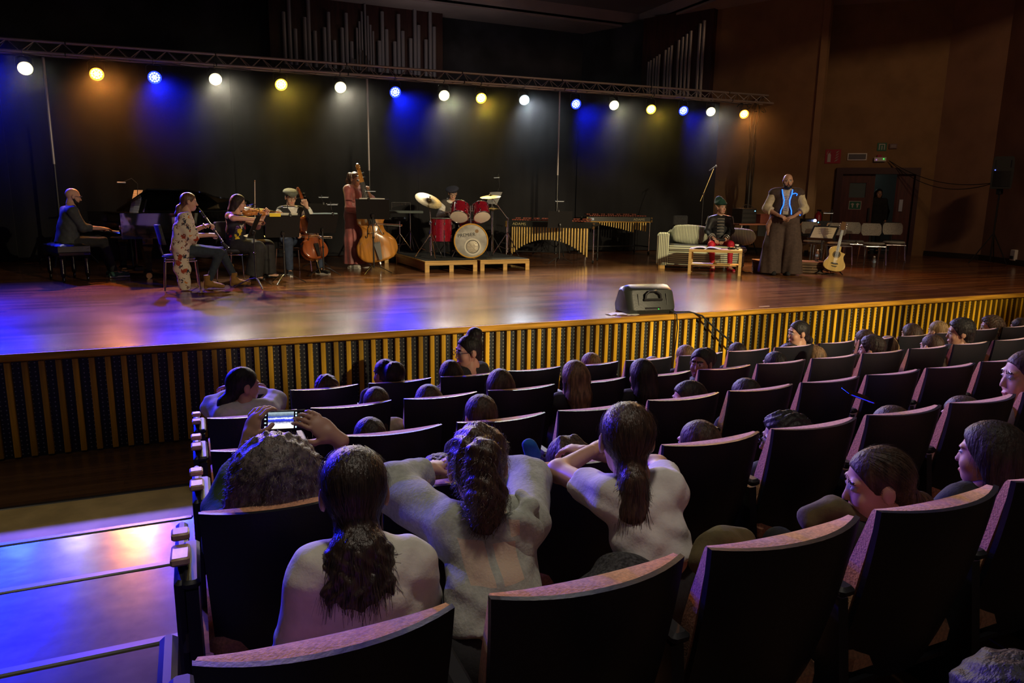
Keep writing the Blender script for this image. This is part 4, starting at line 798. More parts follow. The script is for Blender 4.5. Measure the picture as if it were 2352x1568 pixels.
# ---- strings
fd = fiddle('cello', 'reddish brown cello standing on its endpin between the cellist knees', 'cello', .76, CVARN, t=.155, neck=.28, endpin=.24)
place(fd, (1.86, 12.36, .235), (-.18, .42, 1.0), (.30, -.95, .42))
fb = fiddle('double_bass', 'honey brown double bass held upright in front of the woman in the velvet dress', 'double bass', 1.10, BVARN, t=.17, arch=.055, neck=.31, endpin=.13, ol=BASSO)
place(fb, (3.10, 13.05, .145), (-.19, .12, 1.0), (-.12, -1, .12))

# ---- clarinet
def clarinet(a, d, L=.66):
    o = thing('clarinet', 'black clarinet with silver keys held by the woman in the floral kimono', 'clarinet', a); place(o, a, d, (0, 0, 1))
    MB().lathe([(.004, 0), (.012, .06), (.015, .065), (.015, .14), (.018, .145), (.016, .16), (.0145, .34), (.018, .345), (.016, .36), (.0155, .54), (.02, .545), (.018, .56), (.026, .61), (.04, L)], 14, ax=(0, 1, 0)).build('tube', BLACK, o)
    for y in (.06, .142, .345, .545, .655): MB().ring((0, y, 0), (0, 1, 0), .0185 if y < .6 else .04, .003, 14, 5).build('ferrule', CHROME, o)
    for y in np.linspace(.18, .52, 9): MB().lathe([(.010, 0), (.010, .004), (.002, .006)], 10, (0, y, .016), (0, 0, 1)).build('key', CHROME, o)
    for s in (-1, 1): MB().cyl((s*.012, .17, .014), (s*.012, .33, .014), .0028, n=6).cyl((s*.012, .37, .014), (s*.012, .53, .014), .0028, n=6).build('key_rod', CHROME, o)
    return o

# ---- marimbas
ROSE = M('rosewood_bars', (.30, .08, .05), .35, noise=(4, .3), stretch=(5, .5, 1)); GOLDR = M('gold_resonator', (.62, .44, .15), .32, .75); RAIL = M('dark_rail', (.018, .02, .018), .4)
def marimba(label, a, b, h, n, arcs, logo=True, wood=None, rev=1):
    a = V3(a); b = V3(b); L = np.linalg.norm(b-a); o = thing('marimba', label, 'marimba', (a[0], a[1], 0), math.atan2(b[1]-a[1], b[0]-a[0]))   # x along, front -y
    for y0, y1 in ((-.22, -.40), (.20, .42)): MB().hexa([V3(q) for q in ((0, y0-.02, h-.14), (L, y1-.02, h-.14), (L, y1+.02, h-.14), (0, y0+.02, h-.14), (0, y0-.02, h-.03), (L, y1-.02, h-.03), (L, y1+.02, h-.03), (0, y0+.02, h-.03))]).build('rail', RAIL, o, smooth=False)
    if wood: MB().hexa([V3(q) for q in ((0, -.245, h-.155), (L, -.425, h-.155), (L, -.40, h-.155), (0, -.22, h-.155), (0, -.245, h-.135), (L, -.425, h-.135), (L, -.40, h-.135), (0, -.22, h-.135))]).build('rail_edge', WOODY, o, smooth=False)
    for k in range(n):
        u = (k+.5)/n; x = .07+(L-.14)*((k+.5)/n)**1.06; w = (L-.14)/n*(.82+.25*u)*.80; dp = .15+.17*u
        MB().bbox((x, -dp*.55, h), (w, dp*1.1, .022), .005).build('bar', ROSE, o)
        if k % 7 not in (2, 6): MB().bbox((x+w*.6, dp*.75, h+.03), (w, dp*.9, .022), .005).build('bar', ROSE, o)
        ln = arcs(u); yr = -.22-.18*u-.03+.055
        MB().lathe([(.001, 0), (w*.42, .001), (w*.42, ln)], 10, (x, yr, h-.13-ln), caps=False).build('resonator', GOLDR, o)
    for x in (-.03, L+.03):
        w = .26 if x < 0 else .44; MB().bbox((x, 0, h-.08), (.05, w*2, .05), .01).build('end_beam', RAIL, o)
        for sy in (-1, 1):
            MB().cyl((x, sy*w*.8, .07), (x, sy*w*.8, h-.05), .017).build('leg', CHROME if sy < 0 else BLACKM, o); MB().cyl((x-.015, sy*w*.8, .035), (x+.015, sy*w*.8, .035), .035, n=12).build('caster', BLACK, o)
        MB().cyl((x, -w*.8, .18), (x, w*.8, .18), .014).build('foot_bar', BLACKM, o); MB().bbox((x, -w*.96, h-.09), (.045, .03, .13), .008).build('bracket', BRASS, o)
    MB().cyl((0, .0, .18), (L, .0, .18), .014).build('cross_bar', BLACKM, o)
    text('maker_lettering', 'ADAMS', .075, M('gold_letters', (.45, .38, .18), .4), o, (.26 if logo else L-.3, -.265 if logo else -.392, h-.085), (PI/2, 0, math.atan2(-.18, L)), sx=1.2)
    return o
marimba('front marimba with tall gold resonator tubes arching up in the middle', (6.35, 14.55), (7.80, 13.42), .86, 28, lambda u: .27+.36*(abs(u-.5)*2)**2.1)
mb2 = marimba('rear marimba with a short slanting row of gold tubes near the curtain', (8.75, 15.60), (10.35, 15.50), .93, 24, lambda u: .06+.30*(u**1.5)*(1 if u < .78 else .62), False, True)
tg = MB().box((.10, -.262, .85), (.09, .004, .05)).build('name_tag', M('blue_white_tag', (.45, .55, .75), .5), mb2, smooth=False)

# ---- drum riser and kit
PINE = M('pine_riser', (.52, .31, .09), .5, noise=(3, .22), stretch=(.6, 6, 6)); CARP = M('grey_carpet', (.022, .024, .026), .95, noise=(40, .4)); REDW = M('red_wood_side', (.20, .055, .03), .4, noise=(3, .3), stretch=(6, .6, 6))
def riser(x0, x1, y0, y1, label):
    o = thing('drum_riser', label, 'riser', ((x0+x1)/2, (y0+y1)/2, 0), group='drum riser modules'); w, d = x1-x0, y1-y0
    MB().bbox((0, 0, .185), (w, d, .03), .006).build('top_board', PINE, o); MB().box((0, 0, .203), (w-.03, d-.03, .006)).build('carpet', CARP, o, smooth=False)
    for y in (-d/2+.02, d/2-.02):
        MB().box((0, y, .145), (w, .04, .05)).build('apron', PINE, o, smooth=False)
        for x in (-w/2+.04, 0, w/2-.04): MB().box((x, y, .06), (.08, .04, .12)).build('post', PINE, o, smooth=False)
    for x in (-w/2+.02, w/2-.02): MB().box((x, 0, .10), (.03, d-.10, .14)).build('side_panel', REDW, o, smooth=False)
    return o
riser(3.72, 4.70, 12.24, 14.2, 'front riser module under the bass drum and crash cymbal'); riser(4.76, 5.74, 12.24, 14.2, 'riser module on the marimba side of the drum kit')
riser(3.05, 4.03, 14.26, 15.3, 'rear riser module under the percussion tray')
REDL = M('red_lacquer', (.20, .006, .016), .16, spec=.6, noise=(60, .25), coat=.6); SKIN = M('drum_head', (.66, .60, .52), .5, noise=(3, .08)); CYM = M('cymbal_bronze', (.24, .18, .09), .40, 1., noise=(30, .2)); RZT = .206
def shell(par, c, ax, R, D, lugs=8, heads=(1, 1), shell_m=REDL, hoop=CHROME, headm=SKIN, lug0=0.):
    c = V3(c); x, y, d = frame_from(ax)
    MB().lathe([(R, -D/2), (R, D/2)], 32, c, ax, caps=False).lathe([(R*.98, D/2), (R*.98, -D/2)], 32, c, ax, caps=False).build('shell', shell_m, par)
    for s in (-1, 1):
        MB().ring(c+d*s*D/2, ax, R*1.02, .009, 32, 6).build('hoop', hoop, par)
        if heads[0 if s < 0 else 1]: MB().lathe([(R*1.0, 0), (R*.9, .004), (0.001, .005)], 32, c+d*s*D/2, d*s).build('drum_head', headm, par)
    for k in range(lugs):
        a = lug0+2*PI*k/lugs; e = math.cos(a)*x+math.sin(a)*y
        for s in (-1, 1): MB().bbox(c+e*(R+.012)+d*s*D*.28, (.022, .022, .05), .006, R=np.stack([np.cross(e, d), e, d], 1)).cyl(c+e*(R*1.03)+d*s*D*.28, c+e*(R*1.03)+d*s*D*.52, .004, n=6).build('lug', CHROME, par)
bdx, bdy, bR = 4.72, 12.62, .295; ax = V3((-.30, -.95, 0.)); ax /= np.linalg.norm(ax)
bd = thing('bass_drum', 'red bass drum with a clear front head lettered PREMIER and two toms mounted on top', 'drum', (bdx, bdy, RZT))
shell(bd, -ax*.19+V3((0, 0, bR+.02)), ax, bR, .40, 8, (1, 0), hoop=CHROME, lug0=.3)
MB().ring(V3((0, 0, bR+.02))+ax*.012, ax, bR*1.04, .013, 36, 8).build('front_hoop', M('gold_hoop', (.55, .30, .05), .35), bd)
FRH = M('smoky_front_head', (.36, .36, .33), .22, noise=(5, .3), spec=.6); MB().lathe([(bR*1.02, 0), (bR*.9, .003), (.001, .004)], 36, V3((0, 0, bR+.02))+ax*.012, ax).build('front_head', FRH, bd)
fx, fy, fd_ = frame_from(ax); hc = V3((0, 0, bR-.085))+ax*.018+fx*.03
MB().lathe([(.155, 0), (.155, .002), (.118, .002), (.118, 0)], 32, hc, ax, caps=False).build('port_patch', M('pale_ring', (.55, .53, .46), .4), bd); MB().ring(hc+ax*.003, ax, .118, .006, 32, 5).build('port_ring', BLACK, bd)
MB().lathe([(.117, .001), (.09, .003), (.001, .004)], 28, hc, ax).build('pillow', M('silver_cloth', (.45, .42, .33), .3, .4, bump=(14, .8)), bd)
rz_bd = math.atan2(ax[1], ax[0])+PI/2
text('drum_lettering', 'PREMiER', .088, BLACK, bd, V3((0, 0, bR+.125))+ax*.020+V3((math.cos(rz_bd), math.sin(rz_bd), 0))*-.085, (PI/2, -.1, rz_bd), .001, 'black PREMIER lettering')
MB().lathe([(.034, 0), (.034, .003), (.0, .003)], 18, V3((0, 0, bR+.20))+ax*.014+V3((math.cos(rz_bd), math.sin(rz_bd), 0))*.105, ax).build('vent_badge', M('brown_badge', (.22, .13, .06), .4), bd)
for s in (-1, 1): q = V3((math.cos(rz_bd), math.sin(rz_bd), 0))*s; MB().cyl(-ax*.08+q*bR*.85+V3((0, 0, .20)), ax*.02+q*(bR*1.2)+V3((0, 0, .01)), .009).build('spur', CHROME, bd)
MB().cyl(-ax*.2+V3((0, 0, bR*2)), -ax*.2+V3((0, 0, .95)), .014).build('tom_post', CHROME, bd)
for sx, tx in ((-1, -.20), (1, .20)):
    q = V3((math.cos(rz_bd), math.sin(rz_bd), 0)); c = -ax*.22+q*tx+V3((0, 0, .84+RZT-.206)); ta = V3((q[0]*-.10*sx, q[1]*-.10*sx, 0))+V3((0, 0, 1))*.72-ax*.66
    t = link('tom', None, bd); shell(t, c, ta, .165 if sx < 0 else .155, .26, 6, (1, 1), lug0=.2)
    MB().tube([-ax*.2+V3((0, 0, .86)), c*.35+(-ax*.2+V3((0, 0, .86)))*.65], .013, 8).build('tom_arm', CHROME, bd)
ft = thing('floor_tom', 'large red floor tom on chrome legs beside the bass drum', 'drum', (4.27, 13.02, RZT)); shell(ft, (0, 0, .50), (0, 0, 1), .205, .42, 8, (0, 1))
for k in range(3): a = k*2*PI/3+.5; MB().tube([(.215*math.cos(a), .215*math.sin(a), .50), (.215*math.cos(a), .215*math.sin(a), .10), (.25*math.cos(a), .25*math.sin(a), .005)], .008, 8).build('leg', CHROME, ft)
sn = thing('snare_drum', 'red snare drum half hidden behind the mounted toms', 'drum', (4.93, 13.35, RZT)); shell(sn, (0, 0, .60), (0, 0, 1), .178, .15, 8)
for k in range(3): a = k*2*PI/3; MB().tube([(0, 0, .40), (.26*math.cos(a), .26*math.sin(a), .01)], .009, 6).tube([(0, 0, .46), (.17*math.cos(a), .17*math.sin(a), .53)], .007, 6).build('stand_leg', CHROME, sn)
def cymstand(label, x, y, tip, R, tilt, bx=.0, cname='crash', base=RZT, dark=False):
    o = thing('cymbal_stand', label, 'cymbal', (x, y, base)); tip = V3(tip)-V3((x, y, base)); hz = tip[2]*.62
    for k in range(3):
        a = k*2*PI/3+bx; MB().tube([(0, 0, .46), (.30*math.cos(a), .30*math.sin(a), .018)], .009, 6).tube([(0, 0, .12), (.19*math.cos(a), .19*math.sin(a), .19)], .007, 6).build('leg', CHROME, o); MB().ell((.30*math.cos(a), .30*math.sin(a), .018), .018, 8, 6).build('rubber_foot', RUBBER, o)
    MB().cyl((0, 0, .06), (0, 0, hz*.6), .014).build('lower_tube', CHROME, o); MB().cyl((0, 0, hz*.6), (0, 0, hz), .011).build('upper_tube', CHROME, o); MB().bbox((0, 0, hz*.6), (.045, .035, .05), .01).build('wing_clamp', CHROME, o); MB().bbox((0, 0, hz), (.04, .04, .05), .01).build('boom_joint', CHROME, o)
    MB().cyl(V3((0, 0, hz)), tip, .008).build('boom', CHROME, o)
    MB().lathe([(.002, .030), (R*.10, .028), (R*.19, .010), (R*.22, .004), (R*.6, -.006), (R*.97, -.022), (R, -.024), (R*.97, -.026), (R*.6, -.010), (R*.22, -.001), (R*.15, .01), (.002, .02)], 36, tip, tilt).build(cname, CYM, o)
    t = V3(tilt)/np.linalg.norm(tilt); MB().cyl(tip, tip+t*.07, .006).ell(tip+t*.05, .014, 8, 6).build('wing_nut', CHROME, o); return o
cymstand('big bronze crash cymbal tilted towards the hall over the floor tom', 3.95, 12.62, (3.95, 12.72, 1.26), .255, (.22, -.62, 1), .5, 'cymbal')
cymstand('thin ride cymbal on a boom stand at the marimba side', 5.62, 13.0, (5.26, 13.02, 1.345), .20, (-.12, -.12, 1), .9, 'cymbal')
hh = thing('hi_hat', 'pair of hi-hat cymbals beside the small drum score', 'cymbal', (5.42, 13.32, RZT))
MB().cyl((0, 0, .03), (0, 0, 1.12), .008).build('rod', CHROME, hh); MB().cyl((0, 0, .05), (0, 0, .72), .013).build('tube', CHROME, hh)
for s, nm in ((1, 'top_cymbal'), (-1, 'bottom_cymbal')): MB().lathe([(.002, .03*s), (.03, .028*s), (.045, .012*s), (.165, .0), (.165, -.002*s), (.002, .02*s)], 30, (0, 0, .885+.008*s)).build(nm, CYM, hh)
for k in range(3): a = k*2*PI/3+.3; MB().tube([(0, 0, .40), (.26*math.cos(a), .26*math.sin(a), .018)], .009, 6).build('leg', CHROME, hh)
def throne(label, x, y, z, h, grp=None):
    o = thing('drum_throne', label, 'stool', (x, y, z)); MB().lathe([(.02, h-.09), (.155, h-.08), (.165, h-.04), (.14, h-.005), (.03, h)], 24).build('seat', LEATH, o); MB().cyl((0, 0, .2), (0, 0, h-.08), .016).build('post', CHROME, o)
    for k in range(3): a = k*2*PI/3+.2; MB().tube([(0, 0, .36), (.27*math.cos(a), .27*math.sin(a), .015)], .010, 6).tube([(0, 0, .14), (.17*math.cos(a), .17*math.sin(a), .16)], .008, 6).build('leg', CHROME, o)
    return o
throne('round black stool under the seated drummer', 4.80, 13.98, RZT, .50); throne('round black stool standing before the percussion tray', 3.88, 14.5, RZT, .70)
pt = thing('percussion_tray', 'felt covered percussion tray on two stands behind the crash cymbal', 'table', (3.75, 14.85, 0)); MB().bbox((.15, 0, 1.0), (1.05, .45, .05), .01, rz=-.05).build('tray', M('grey_felt', (.10, .12, .12), .9), pt)
for x in (-.25, .45):
    MB().cyl((x, 0, RZT+.05), (x, 0, .98), .013).build('stand_tube', CHROME, pt)
    for k in range(3): a = k*2*PI/3+.6; MB().tube([(x, 0, .62), (x+.26*math.cos(a), .26*math.sin(a)*.8, RZT+.02)], .008, 6).build('stand_leg', CHROME, pt)
tb = thing('tambourine', 'wooden tambourine lying on the percussion tray', 'tambourine', (3.52, 14.85, 1.028)); MB().lathe([(.14, 0), (.14, .045), (.132, .045), (.132, 0)], 28, caps=False).build('frame', M('tambourine_wood', (.45, .24, .06), .5), tb)
for k in range(6): a = k*PI/3; MB().lathe([(.02, -.004), (.02, .004), (.001, .006)], 10, (.139*math.cos(a), .139*math.sin(a), .022)).build('jingle', BRASS, tb)
bc = thing('bar_chimes', 'small row of bar chimes on the percussion tray', 'chimes', (4.05, 15.0, 1.03)); MB().cyl((-.2, 0, .16), (.2, 0, .16), .008).build('rail', BLACKM, bc); MB().cyl((-.2, 0, 0), (-.2, 0, .16), .006).cyl((.2, 0, 0), (.2, 0, .16), .006).build('support', BLACKM, bc)
for k in range(14): MB().cyl((-.18+k*.027, 0, .155), (-.18+k*.027, 0, .06+.005*k), .004, n=6).build('chime', STEEL, bc)

# ================================================================== furniture and props
def vchair(name, label, x, y, rz, pad, frame, group=None, arm=False):
    o = thing(name, label, 'chair', (x, y, 0), rz, group)       # front +y
    MB().lathe([(.01, .43), (.19, .432), (.215, .455), (.20, .478), (.01, .488)], 24).xf(np.diag([1.08, 1.05, 1])).build('seat', pad, o); bk = MB()
    f = lambda u, v: ((u-.5)*.42*(1-.18*(2*v-1)**4), -.21-.05*v+.05*(2*u-1)**2, .62+v*.26); g = lambda s: bk
    bk.grid(f, 10, 6, thick=(0, -.035, 0)); bk.build('backrest', pad, o, angle=60); MB().tube([(0, -.02, .43), (0, -.20, .45), (0, -.235, .56), (0, -.25, .70)], .014, 8).build('back_bracket', BLACKM, o)
    for sx in (-1, 1):
        for sy in (-1, 1): MB().tube([(sx*.20, sy*.19, .40), (sx*.225, sy*.22, .01)], .011, 8).build('leg', frame, o)
        MB().cyl((sx*.20, -.19, .40), (sx*.20, .19, .40), .011).build('side_rail', frame, o)
    for sy in (-1, 1): MB().cyl((-.20, sy*.19, .40), (.20, sy*.19, .40), .011).build('cross_rail', frame, o)
    return o
DKPAD = M('dark_grey_upholstery', (.035, .037, .042), .9, noise=(60, .3)); GRPAD = M('grey_upholstery', (.26, .245, .22), .9, noise=(70, .25))
vchair('stacking_chair', 'black chair with steel legs under the clarinettist', -.16, 10.92, -PI/2+.05, DKPAD, CHROME); vchair('stacking_chair', 'black chair under the violinist', .62, 11.98, math.radians(-120), DKPAD, CHROME); vchair('stacking_chair', 'black chair with pale legs under the cellist', 1.58, 12.95, math.radians(-160), DKPAD, CHROME)
for (x, y, r, lab, p) in ((12.78, 12.25, 170, 'grey upholstered chair half behind the guitar neck', GRPAD), (12.72, 11.5, 155, 'grey chair directly right of the guitar neck with its seat in front', GRPAD), (13.75, 12.05, 150, 'grey chair behind the frontmost empty chair', GRPAD), (13.45, 11.25, 150, 'frontmost empty grey chair with chrome legs near the water bottles', GRPAD), (14.45, 11.55, 145, 'empty grey chair nearest the right wall', GRPAD), (15.1, 12.1, 150, 'dark chair standing behind the grey chair nearest the wall', DKPAD), (14.0, 13.0, 160, 'dark chair in the shadow before the open door', DKPAD)):
    vchair('visitor_chair', lab, x, y, math.radians(r), p, CHROME, 'empty chairs at the right of the stage')
# sofa (front = local -y)
SR = math.radians(-36); sx0 = V3((9.12, 11.62, -.03))
V1 = stripes('stripe_upright', (.62, .66, .46), (.075, .08, .085), 0, 34, .85, .62); H1 = stripes('stripe_level', (.66, .70, .50), (.075, .08, .085), 2, 26, .85, .62)
sf_ = thing('sofa', 'striped cream and grey sofa with one arm under the elf figure', 'sofa', tuple(sx0), SR)
sl = 1.62; X0 = -.80
MB().bbox((X0+.24+sl/2-.14, .05, .235), (sl-.16, .78, .27), .02).build('base', H1, sf_); MB().bbox((X0+.11, .05, .40), (.24, .86, .60), .035).build('armrest', stripes('stripe_arm', (.62, .66, .46), (.075, .08, .085), 0, 30, .85, .62), sf_)
MB().bbox((X0+.22+sl/2-.1, .0, .43), (sl-.13, .74, .13), .045).build('seat_cushion', H1, sf_); MB().bbox((X0+.24+sl/2-.18, .42, .5), (sl-.25, .16, .52), .05).build('back_frame', V1, sf_)
def cushion(name, c, d, R, mat, par):
    S = SDF(); S.T = (R, V3(c), 1.); a, b, cc = d[0]/2, d[1]/2, d[2]/2
    for s in (-1, 1): S.cap((-a+b, 0, s*(cc-b*.95)), (a-b, 0, s*(cc-b*.95)), b*.8, None, 0, .05)
    S.ell((0, 0, 0), (a*.98, b*1.1, cc), 0, .06); return sdfpart(name, S, mat, par, .018, [], None, 70)
cushion('back_cushion', (X0+.68, .24, .67), (.86, .24, .38), Rx(-.20)@Ry(.06), V1, sf_); cushion('back_cushion', (X0+1.48, .22, .65), (.80, .30, .34), Rx(-.15), V1, sf_)
for x in (X0+.1, X0+sl-.06):
    for y in (-.28, .38): MB().bbox((x, y, .05), (.13, .09, .10), .008).build('leg', PINE, sf_)
# coffee table
tr_ = math.radians(-41); BIR = M('birch_veneer', (.55, .36, .13), .45, noise=(3, .15), stretch=(.6, 6, 6)); tt = V3((8.72, 10.62, 0))
ct = thing('coffee_table', 'small birch coffee table with a lower shelf in front of the sofa', 'table', tuple(tt), tr_)
MB().bbox((0, 0, .425), (.92, .52, .05), .004).build('tabletop', BIR, ct); MB().bbox((0, 0, .17), (.84, .44, .018), .004).build('shelf', BIR, ct)
for sx in (-1, 1):
    for sy in (-1, 1): MB().box((sx*.435, sy*.235, .20), (.05, .05, .40)).build('leg', BIR, ct, smooth=False)
cw = lambda p: tt+Rz(tr_)@V3(p)
bk_ = thing('open_book', 'large open book with white pages on the coffee table', 'book', tuple(cw((-.17, -.02, .452))), tr_)
for s in (-1, 1):
    MB().grid(lambda u, v, s=s: (s*u*.26, (v-.5)*.36, .006+.035*math.sin(min(1, u*1.15)*PI)**.7*(1-u*.6)), 10, 2, thick=(0, 0, -.005)).build('page_block', PAPER, bk_, angle=60)
MB().box((0, 0, .002), (.54, .38, .004)).build('cover', BLACK, bk_, smooth=False)
gl = thing('gloves', 'dark gloves lying at the end of the coffee table', 'gloves', tuple(cw((.26, -.02, .452))), tr_); blob(MB(), hand((0, 0, .02), (1, .1, 0), (0, 0, -1), .3, 1, 1.)).build('glove', BLACK, gl)
cp = thing('cup', 'white cup with a black band on the coffee table', 'cup', tuple(cw((.36, .10, .452)))); MB().lathe([(.001, 0), (.028, 0), (.036, .085), (.033, .085), (.026, .006), (.001, .005)], 18, caps=False).build('bowl', WHITE, cp); MB().lathe([(.0312, .028), (.0338, .06)], 18, caps=False).build('band', BLACK, cp)
lf_ = thing('brass_bell', 'small brass ornament on the lower shelf of the coffee table', 'ornament', tuple(cw((.0, -.05, .18)))); MB().lathe([(.03, 0), (.034, .004), (.018, .03), (.012, .05), (.001, .055)], 16).build('bell', BRASS, lf_); MB().ring((0, 0, .062), (0, 1, 0), .01, .003, 10, 5).build('ring', BRASS, lf_)
# wedge monitor at the stage edge
mo = thing('stage_monitor', 'black wedge loudspeaker lying at the stage edge with its handle towards the hall', 'loudspeaker', (4.86, 7.08, 0), math.radians(-7)); PLK = M('moulded_plastic', (.022, .025, .022), .38, bump=(60, .08))
sec = [(-.16, 0), (-.19, .05), (-.10, .27), (.02, .325), (.12, .30), (.25, .06), (.22, 0)]
mm = MB(); rg = []
for x, s in ((-.33, .72), (-.30, .92), (-.24, 1), (.20, 1), (.26, .93), (.285, .75)): rg.append([np.array([x, .02+(y-.02)*s, .14+(z-.14)*s if z > .01 else .0+(1-s)*.05]) for y, z in sec])
mm.loft(rg).build('cabinet', PLK, mo, angle=38)
MB().tube([(-.11, -.158, .17), (-.10, -.155, .225), (-.05, -.146, .262), (.03, -.146, .262), (.08, -.155, .225), (.09, -.158, .17)], .014, 8).build('handle', BLACK, mo); MB().bbox((-.01, -.162, .165), (.24, .02, .03), .006, R=Rx(.3)).build('handle_foot', BLACK, mo)
for x in (-.19, .17): MB().tube([(x, -.168, .10), (x, -.125, .23)], .006, 6).build('rib', BLACK, mo)
MB().bbox((-.02, -.180, .055), (.20, .012, .05), .004, R=Rx(.1)).build('connector_panel', BLACK, mo); MB().ell((.05, -.192, .06), .006, 8, 6).build('status_light', M('green_led', (.02, .5, .05), .3, emit=(.05, 1, .1, 1.5)), mo)
mg = MB(); mg.grid(lambda u, v: (-.23+u*.43, .13+v*.11, .295-v*.22), 6, 4, thick=(0, .008, .006)); mg.build('grille', M('grille_metal', (.02, .02, .02), .4, .6), mo)
MB().tube([(5.02, 6.90, .05), (5.06, 6.86, .02), (5.07, 6.785, .0), (5.08, 6.77, -.15), (5.06, 6.775, -.5), (5.03, 6.77, -.86)], .007, 6).build('power_cord', RUBBER, label='thin cord dropping from the wedge speaker down the slats', cat='cable')
MB().tube([(5.0, 6.89, .05), (5.12, 6.87, .015), (5.3, 6.85, .012), (5.42, 6.765, -.03), (5.55, 6.755, -.14), (5.9, 6.68, -.42), (6.2, 6.3, -.70), (6.45, 6.1, -.84), (6.6, 5.9, -.885)], .011, 6).build('signal_cable', RUBBER, label='thick cable slanting from the wedge speaker to the audience floor', cat='cable')
for i, (px, py, r, lab) in enumerate(((4.42, 7.05, .2, 'white paper sheet lying left of the wedge speaker'), (4.52, 6.98, -.3, 'crumpled white paper slip against the wedge speaker'))): MB().grid(lambda u, v: ((u-.5)*.26, (v-.5)*.12, .004+.006*math.sin(u*7+v*4)), 6, 3, thick=(0, 0, -.001)).build('paper_slip', PAPER, label=lab, cat='paper').matrix_world = Matrix.Translation((px, py, 0)) @ Matrix.Rotation(r, 4, 'Z')
MB().box((6.55, 6.98, .0015), (.16, .02, .003), rz=.02).build('floor_mark', M('marking_tape', (.5, .42, .3), .6), label='pale strip of marking tape near the stage edge', cat='tape')
# mic stand behind the sofa
ms = thing('microphone_stand', 'tall black microphone stand with a boom behind the sofa', 'microphone stand', (10.55, 13.4, 0)); MB().cyl((0, 0, .02), (0, 0, 1.45), .011).build('pole', BLACKM, ms); MB().lathe([(.12, 0), (.12, .02), (.02, .03)], 20).build('base', BLACKM, ms)
MB().cyl((-.06, .02, 1.30), (.20, -.05, 2.02), .008).build('boom', BRASS, ms); MB().ell((0, 0, 1.46), .025, 10, 8).build('clamp', CHROME, ms)
mi = thing('microphone', 'silver headed microphone on the boom stand', 'microphone', (10.74, 13.34, 2.04)); MB().cyl((-.12, 0, -.07), (.04, 0, .02), .011, .016).build('body', M('mic_body', (.15, .15, .16), .4, .6), mi); MB().ell((.06, 0, .03), .026, 12, 9).build('grille', STEEL, mi)
cd = thing('stool', 'dark low stool behind the sofa near the microphone stand', 'stool', (10.25, 13.6, 0)); MB().bbox((0, 0, .60), (.40, .40, .05), .02).build('seat', DKPAD, cd); MB().bbox((0, .18, .80), (.40, .04, .36), .02).build('backrest', DKPAD, cd)
for sx in (-1, 1):
    for sy in (-1, 1): MB().cyl((sx*.17, sy*.17, .0), (sx*.17, sy*.17, .58), .014).build('leg', BLACKM, cd)
# crates behind the standing man, with bottle
CRT = M('dark_crate_wood', (.10, .06, .03), .7, noise=(4, .4))
for (x, y, lab) in ((9.98, 10.72, 'low wooden crate left behind the man in wide trousers'), (10.70, 10.30, 'low slatted crate between the standing man and the guitar')):
    o = thing('crate', lab, 'crate', (x, y, 0), math.radians(-38), 'crates behind the standing man')
    for z in (.03, .08, .13, .18):
        for sy in (-1, 1): MB().box((0, sy*.2, z), (.42, .015, .038)).build('slat', CRT, o, smooth=False)
        for sx in (-1, 1): MB().box((sx*.2, 0, z), (.015, .40, .038)).build('slat', CRT, o, smooth=False)
    for sx in (-1, 1):
        for sy in (-1, 1): MB().box((sx*.185, sy*.185, .10), (.03, .03, .20)).build('corner_post', CRT, o, smooth=False)
    MB().box((0, 0, .208), (.44, .44, .016)).build('lid', M('crate_top', (.22, .09, .04), .5), o, smooth=False)
PET = M('clear_bottle', (.9, .95, .97), .05, trans=.92, spec=.5)
def bottle(lab, x, y, z):
    o = thing('water_bottle', lab, 'bottle', (x, y, z), group='water bottles'); MB().lathe([(.001, .004), (.028, 0), (.033, .012), (.033, .06), (.030, .07), (.033, .08), (.033, .14), (.025, .17), (.013, .195), (.013, .205)], 16).build('body', PET, o); MB().cyl((0, 0, .204), (0, 0, .222), .015).build('cap', WHITE, o); MB().lathe([(.0336, .09), (.0336, .13)], 16, caps=False).build('paper_label', M('bottle_label', (.35, .5, .7), .5), o)
bottle('water bottle standing on the crate beside the standing man', 10.78, 10.22, .217); bottle('water bottle on the floor under the frontmost empty chair', 13.10, 10.90, 0); bottle('second water bottle beside the one under the empty chair', 13.02, 10.82, 0)
# guitar on its stand
SPR = M('spruce_top', (.52, .36, .11), .35, noise=(3, .12), stretch=(9, .4, 1)); gu = fiddle('acoustic_guitar', 'pale cutaway acoustic guitar resting upright on a black stand', 'guitar', .47, SPR, ol=GUIT, t=.19, arch=.006, neck=.30, cut=True, guitar=True, dark=M('guitar_sides', (.10, .05, .02), .35))
place(gu, (10.80, 9.86, .05), (.30, .10, 1), (-.62, -.75, .28))
MB().prism([(-.055, 0), (-.03, -.02), (.03, -.022), (.06, .004), (.02, -.004), (-.02, -.004)], 0, .004, c=(0, .10, .099)).build('lower_bridge', BLACK, gu)
gs = thing('guitar_stand', 'low black tubular stand under the guitar', 'stand', (10.82, 9.92, 0), math.radians(-140+90))
for sx in (-1, 1): MB().tube([(sx*.04, .10, .04), (sx*.11, -.03, .08), (sx*.11, -.10, .085), (sx*.11, -.11, .13)], .010, 8).build('cradle_arm', BLACK, gs); MB().tube([(0, .14, .20), (sx*.22, -.12, .012)], .010, 8).build('leg', BLACK, gs)
MB().tube([(0, .10, .05), (0, .30, .012)], .010, 8).tube([(0, .14, .03), (0, .14, .45)], .010, 8).build('back_leg', BLACK, gs)
cbl = [(10.78+.22*math.cos(t)*(.5+.5*t/12), 9.86+.12*math.sin(t*1.3), .012+.006*math.sin(t*3)) for t in np.linspace(0, 12, 60)]; MB().tube(cbl, .006, 5).build('coiled_cable', RUBBER, label='coiled black cable at the foot of the guitar stand', cat='cable')
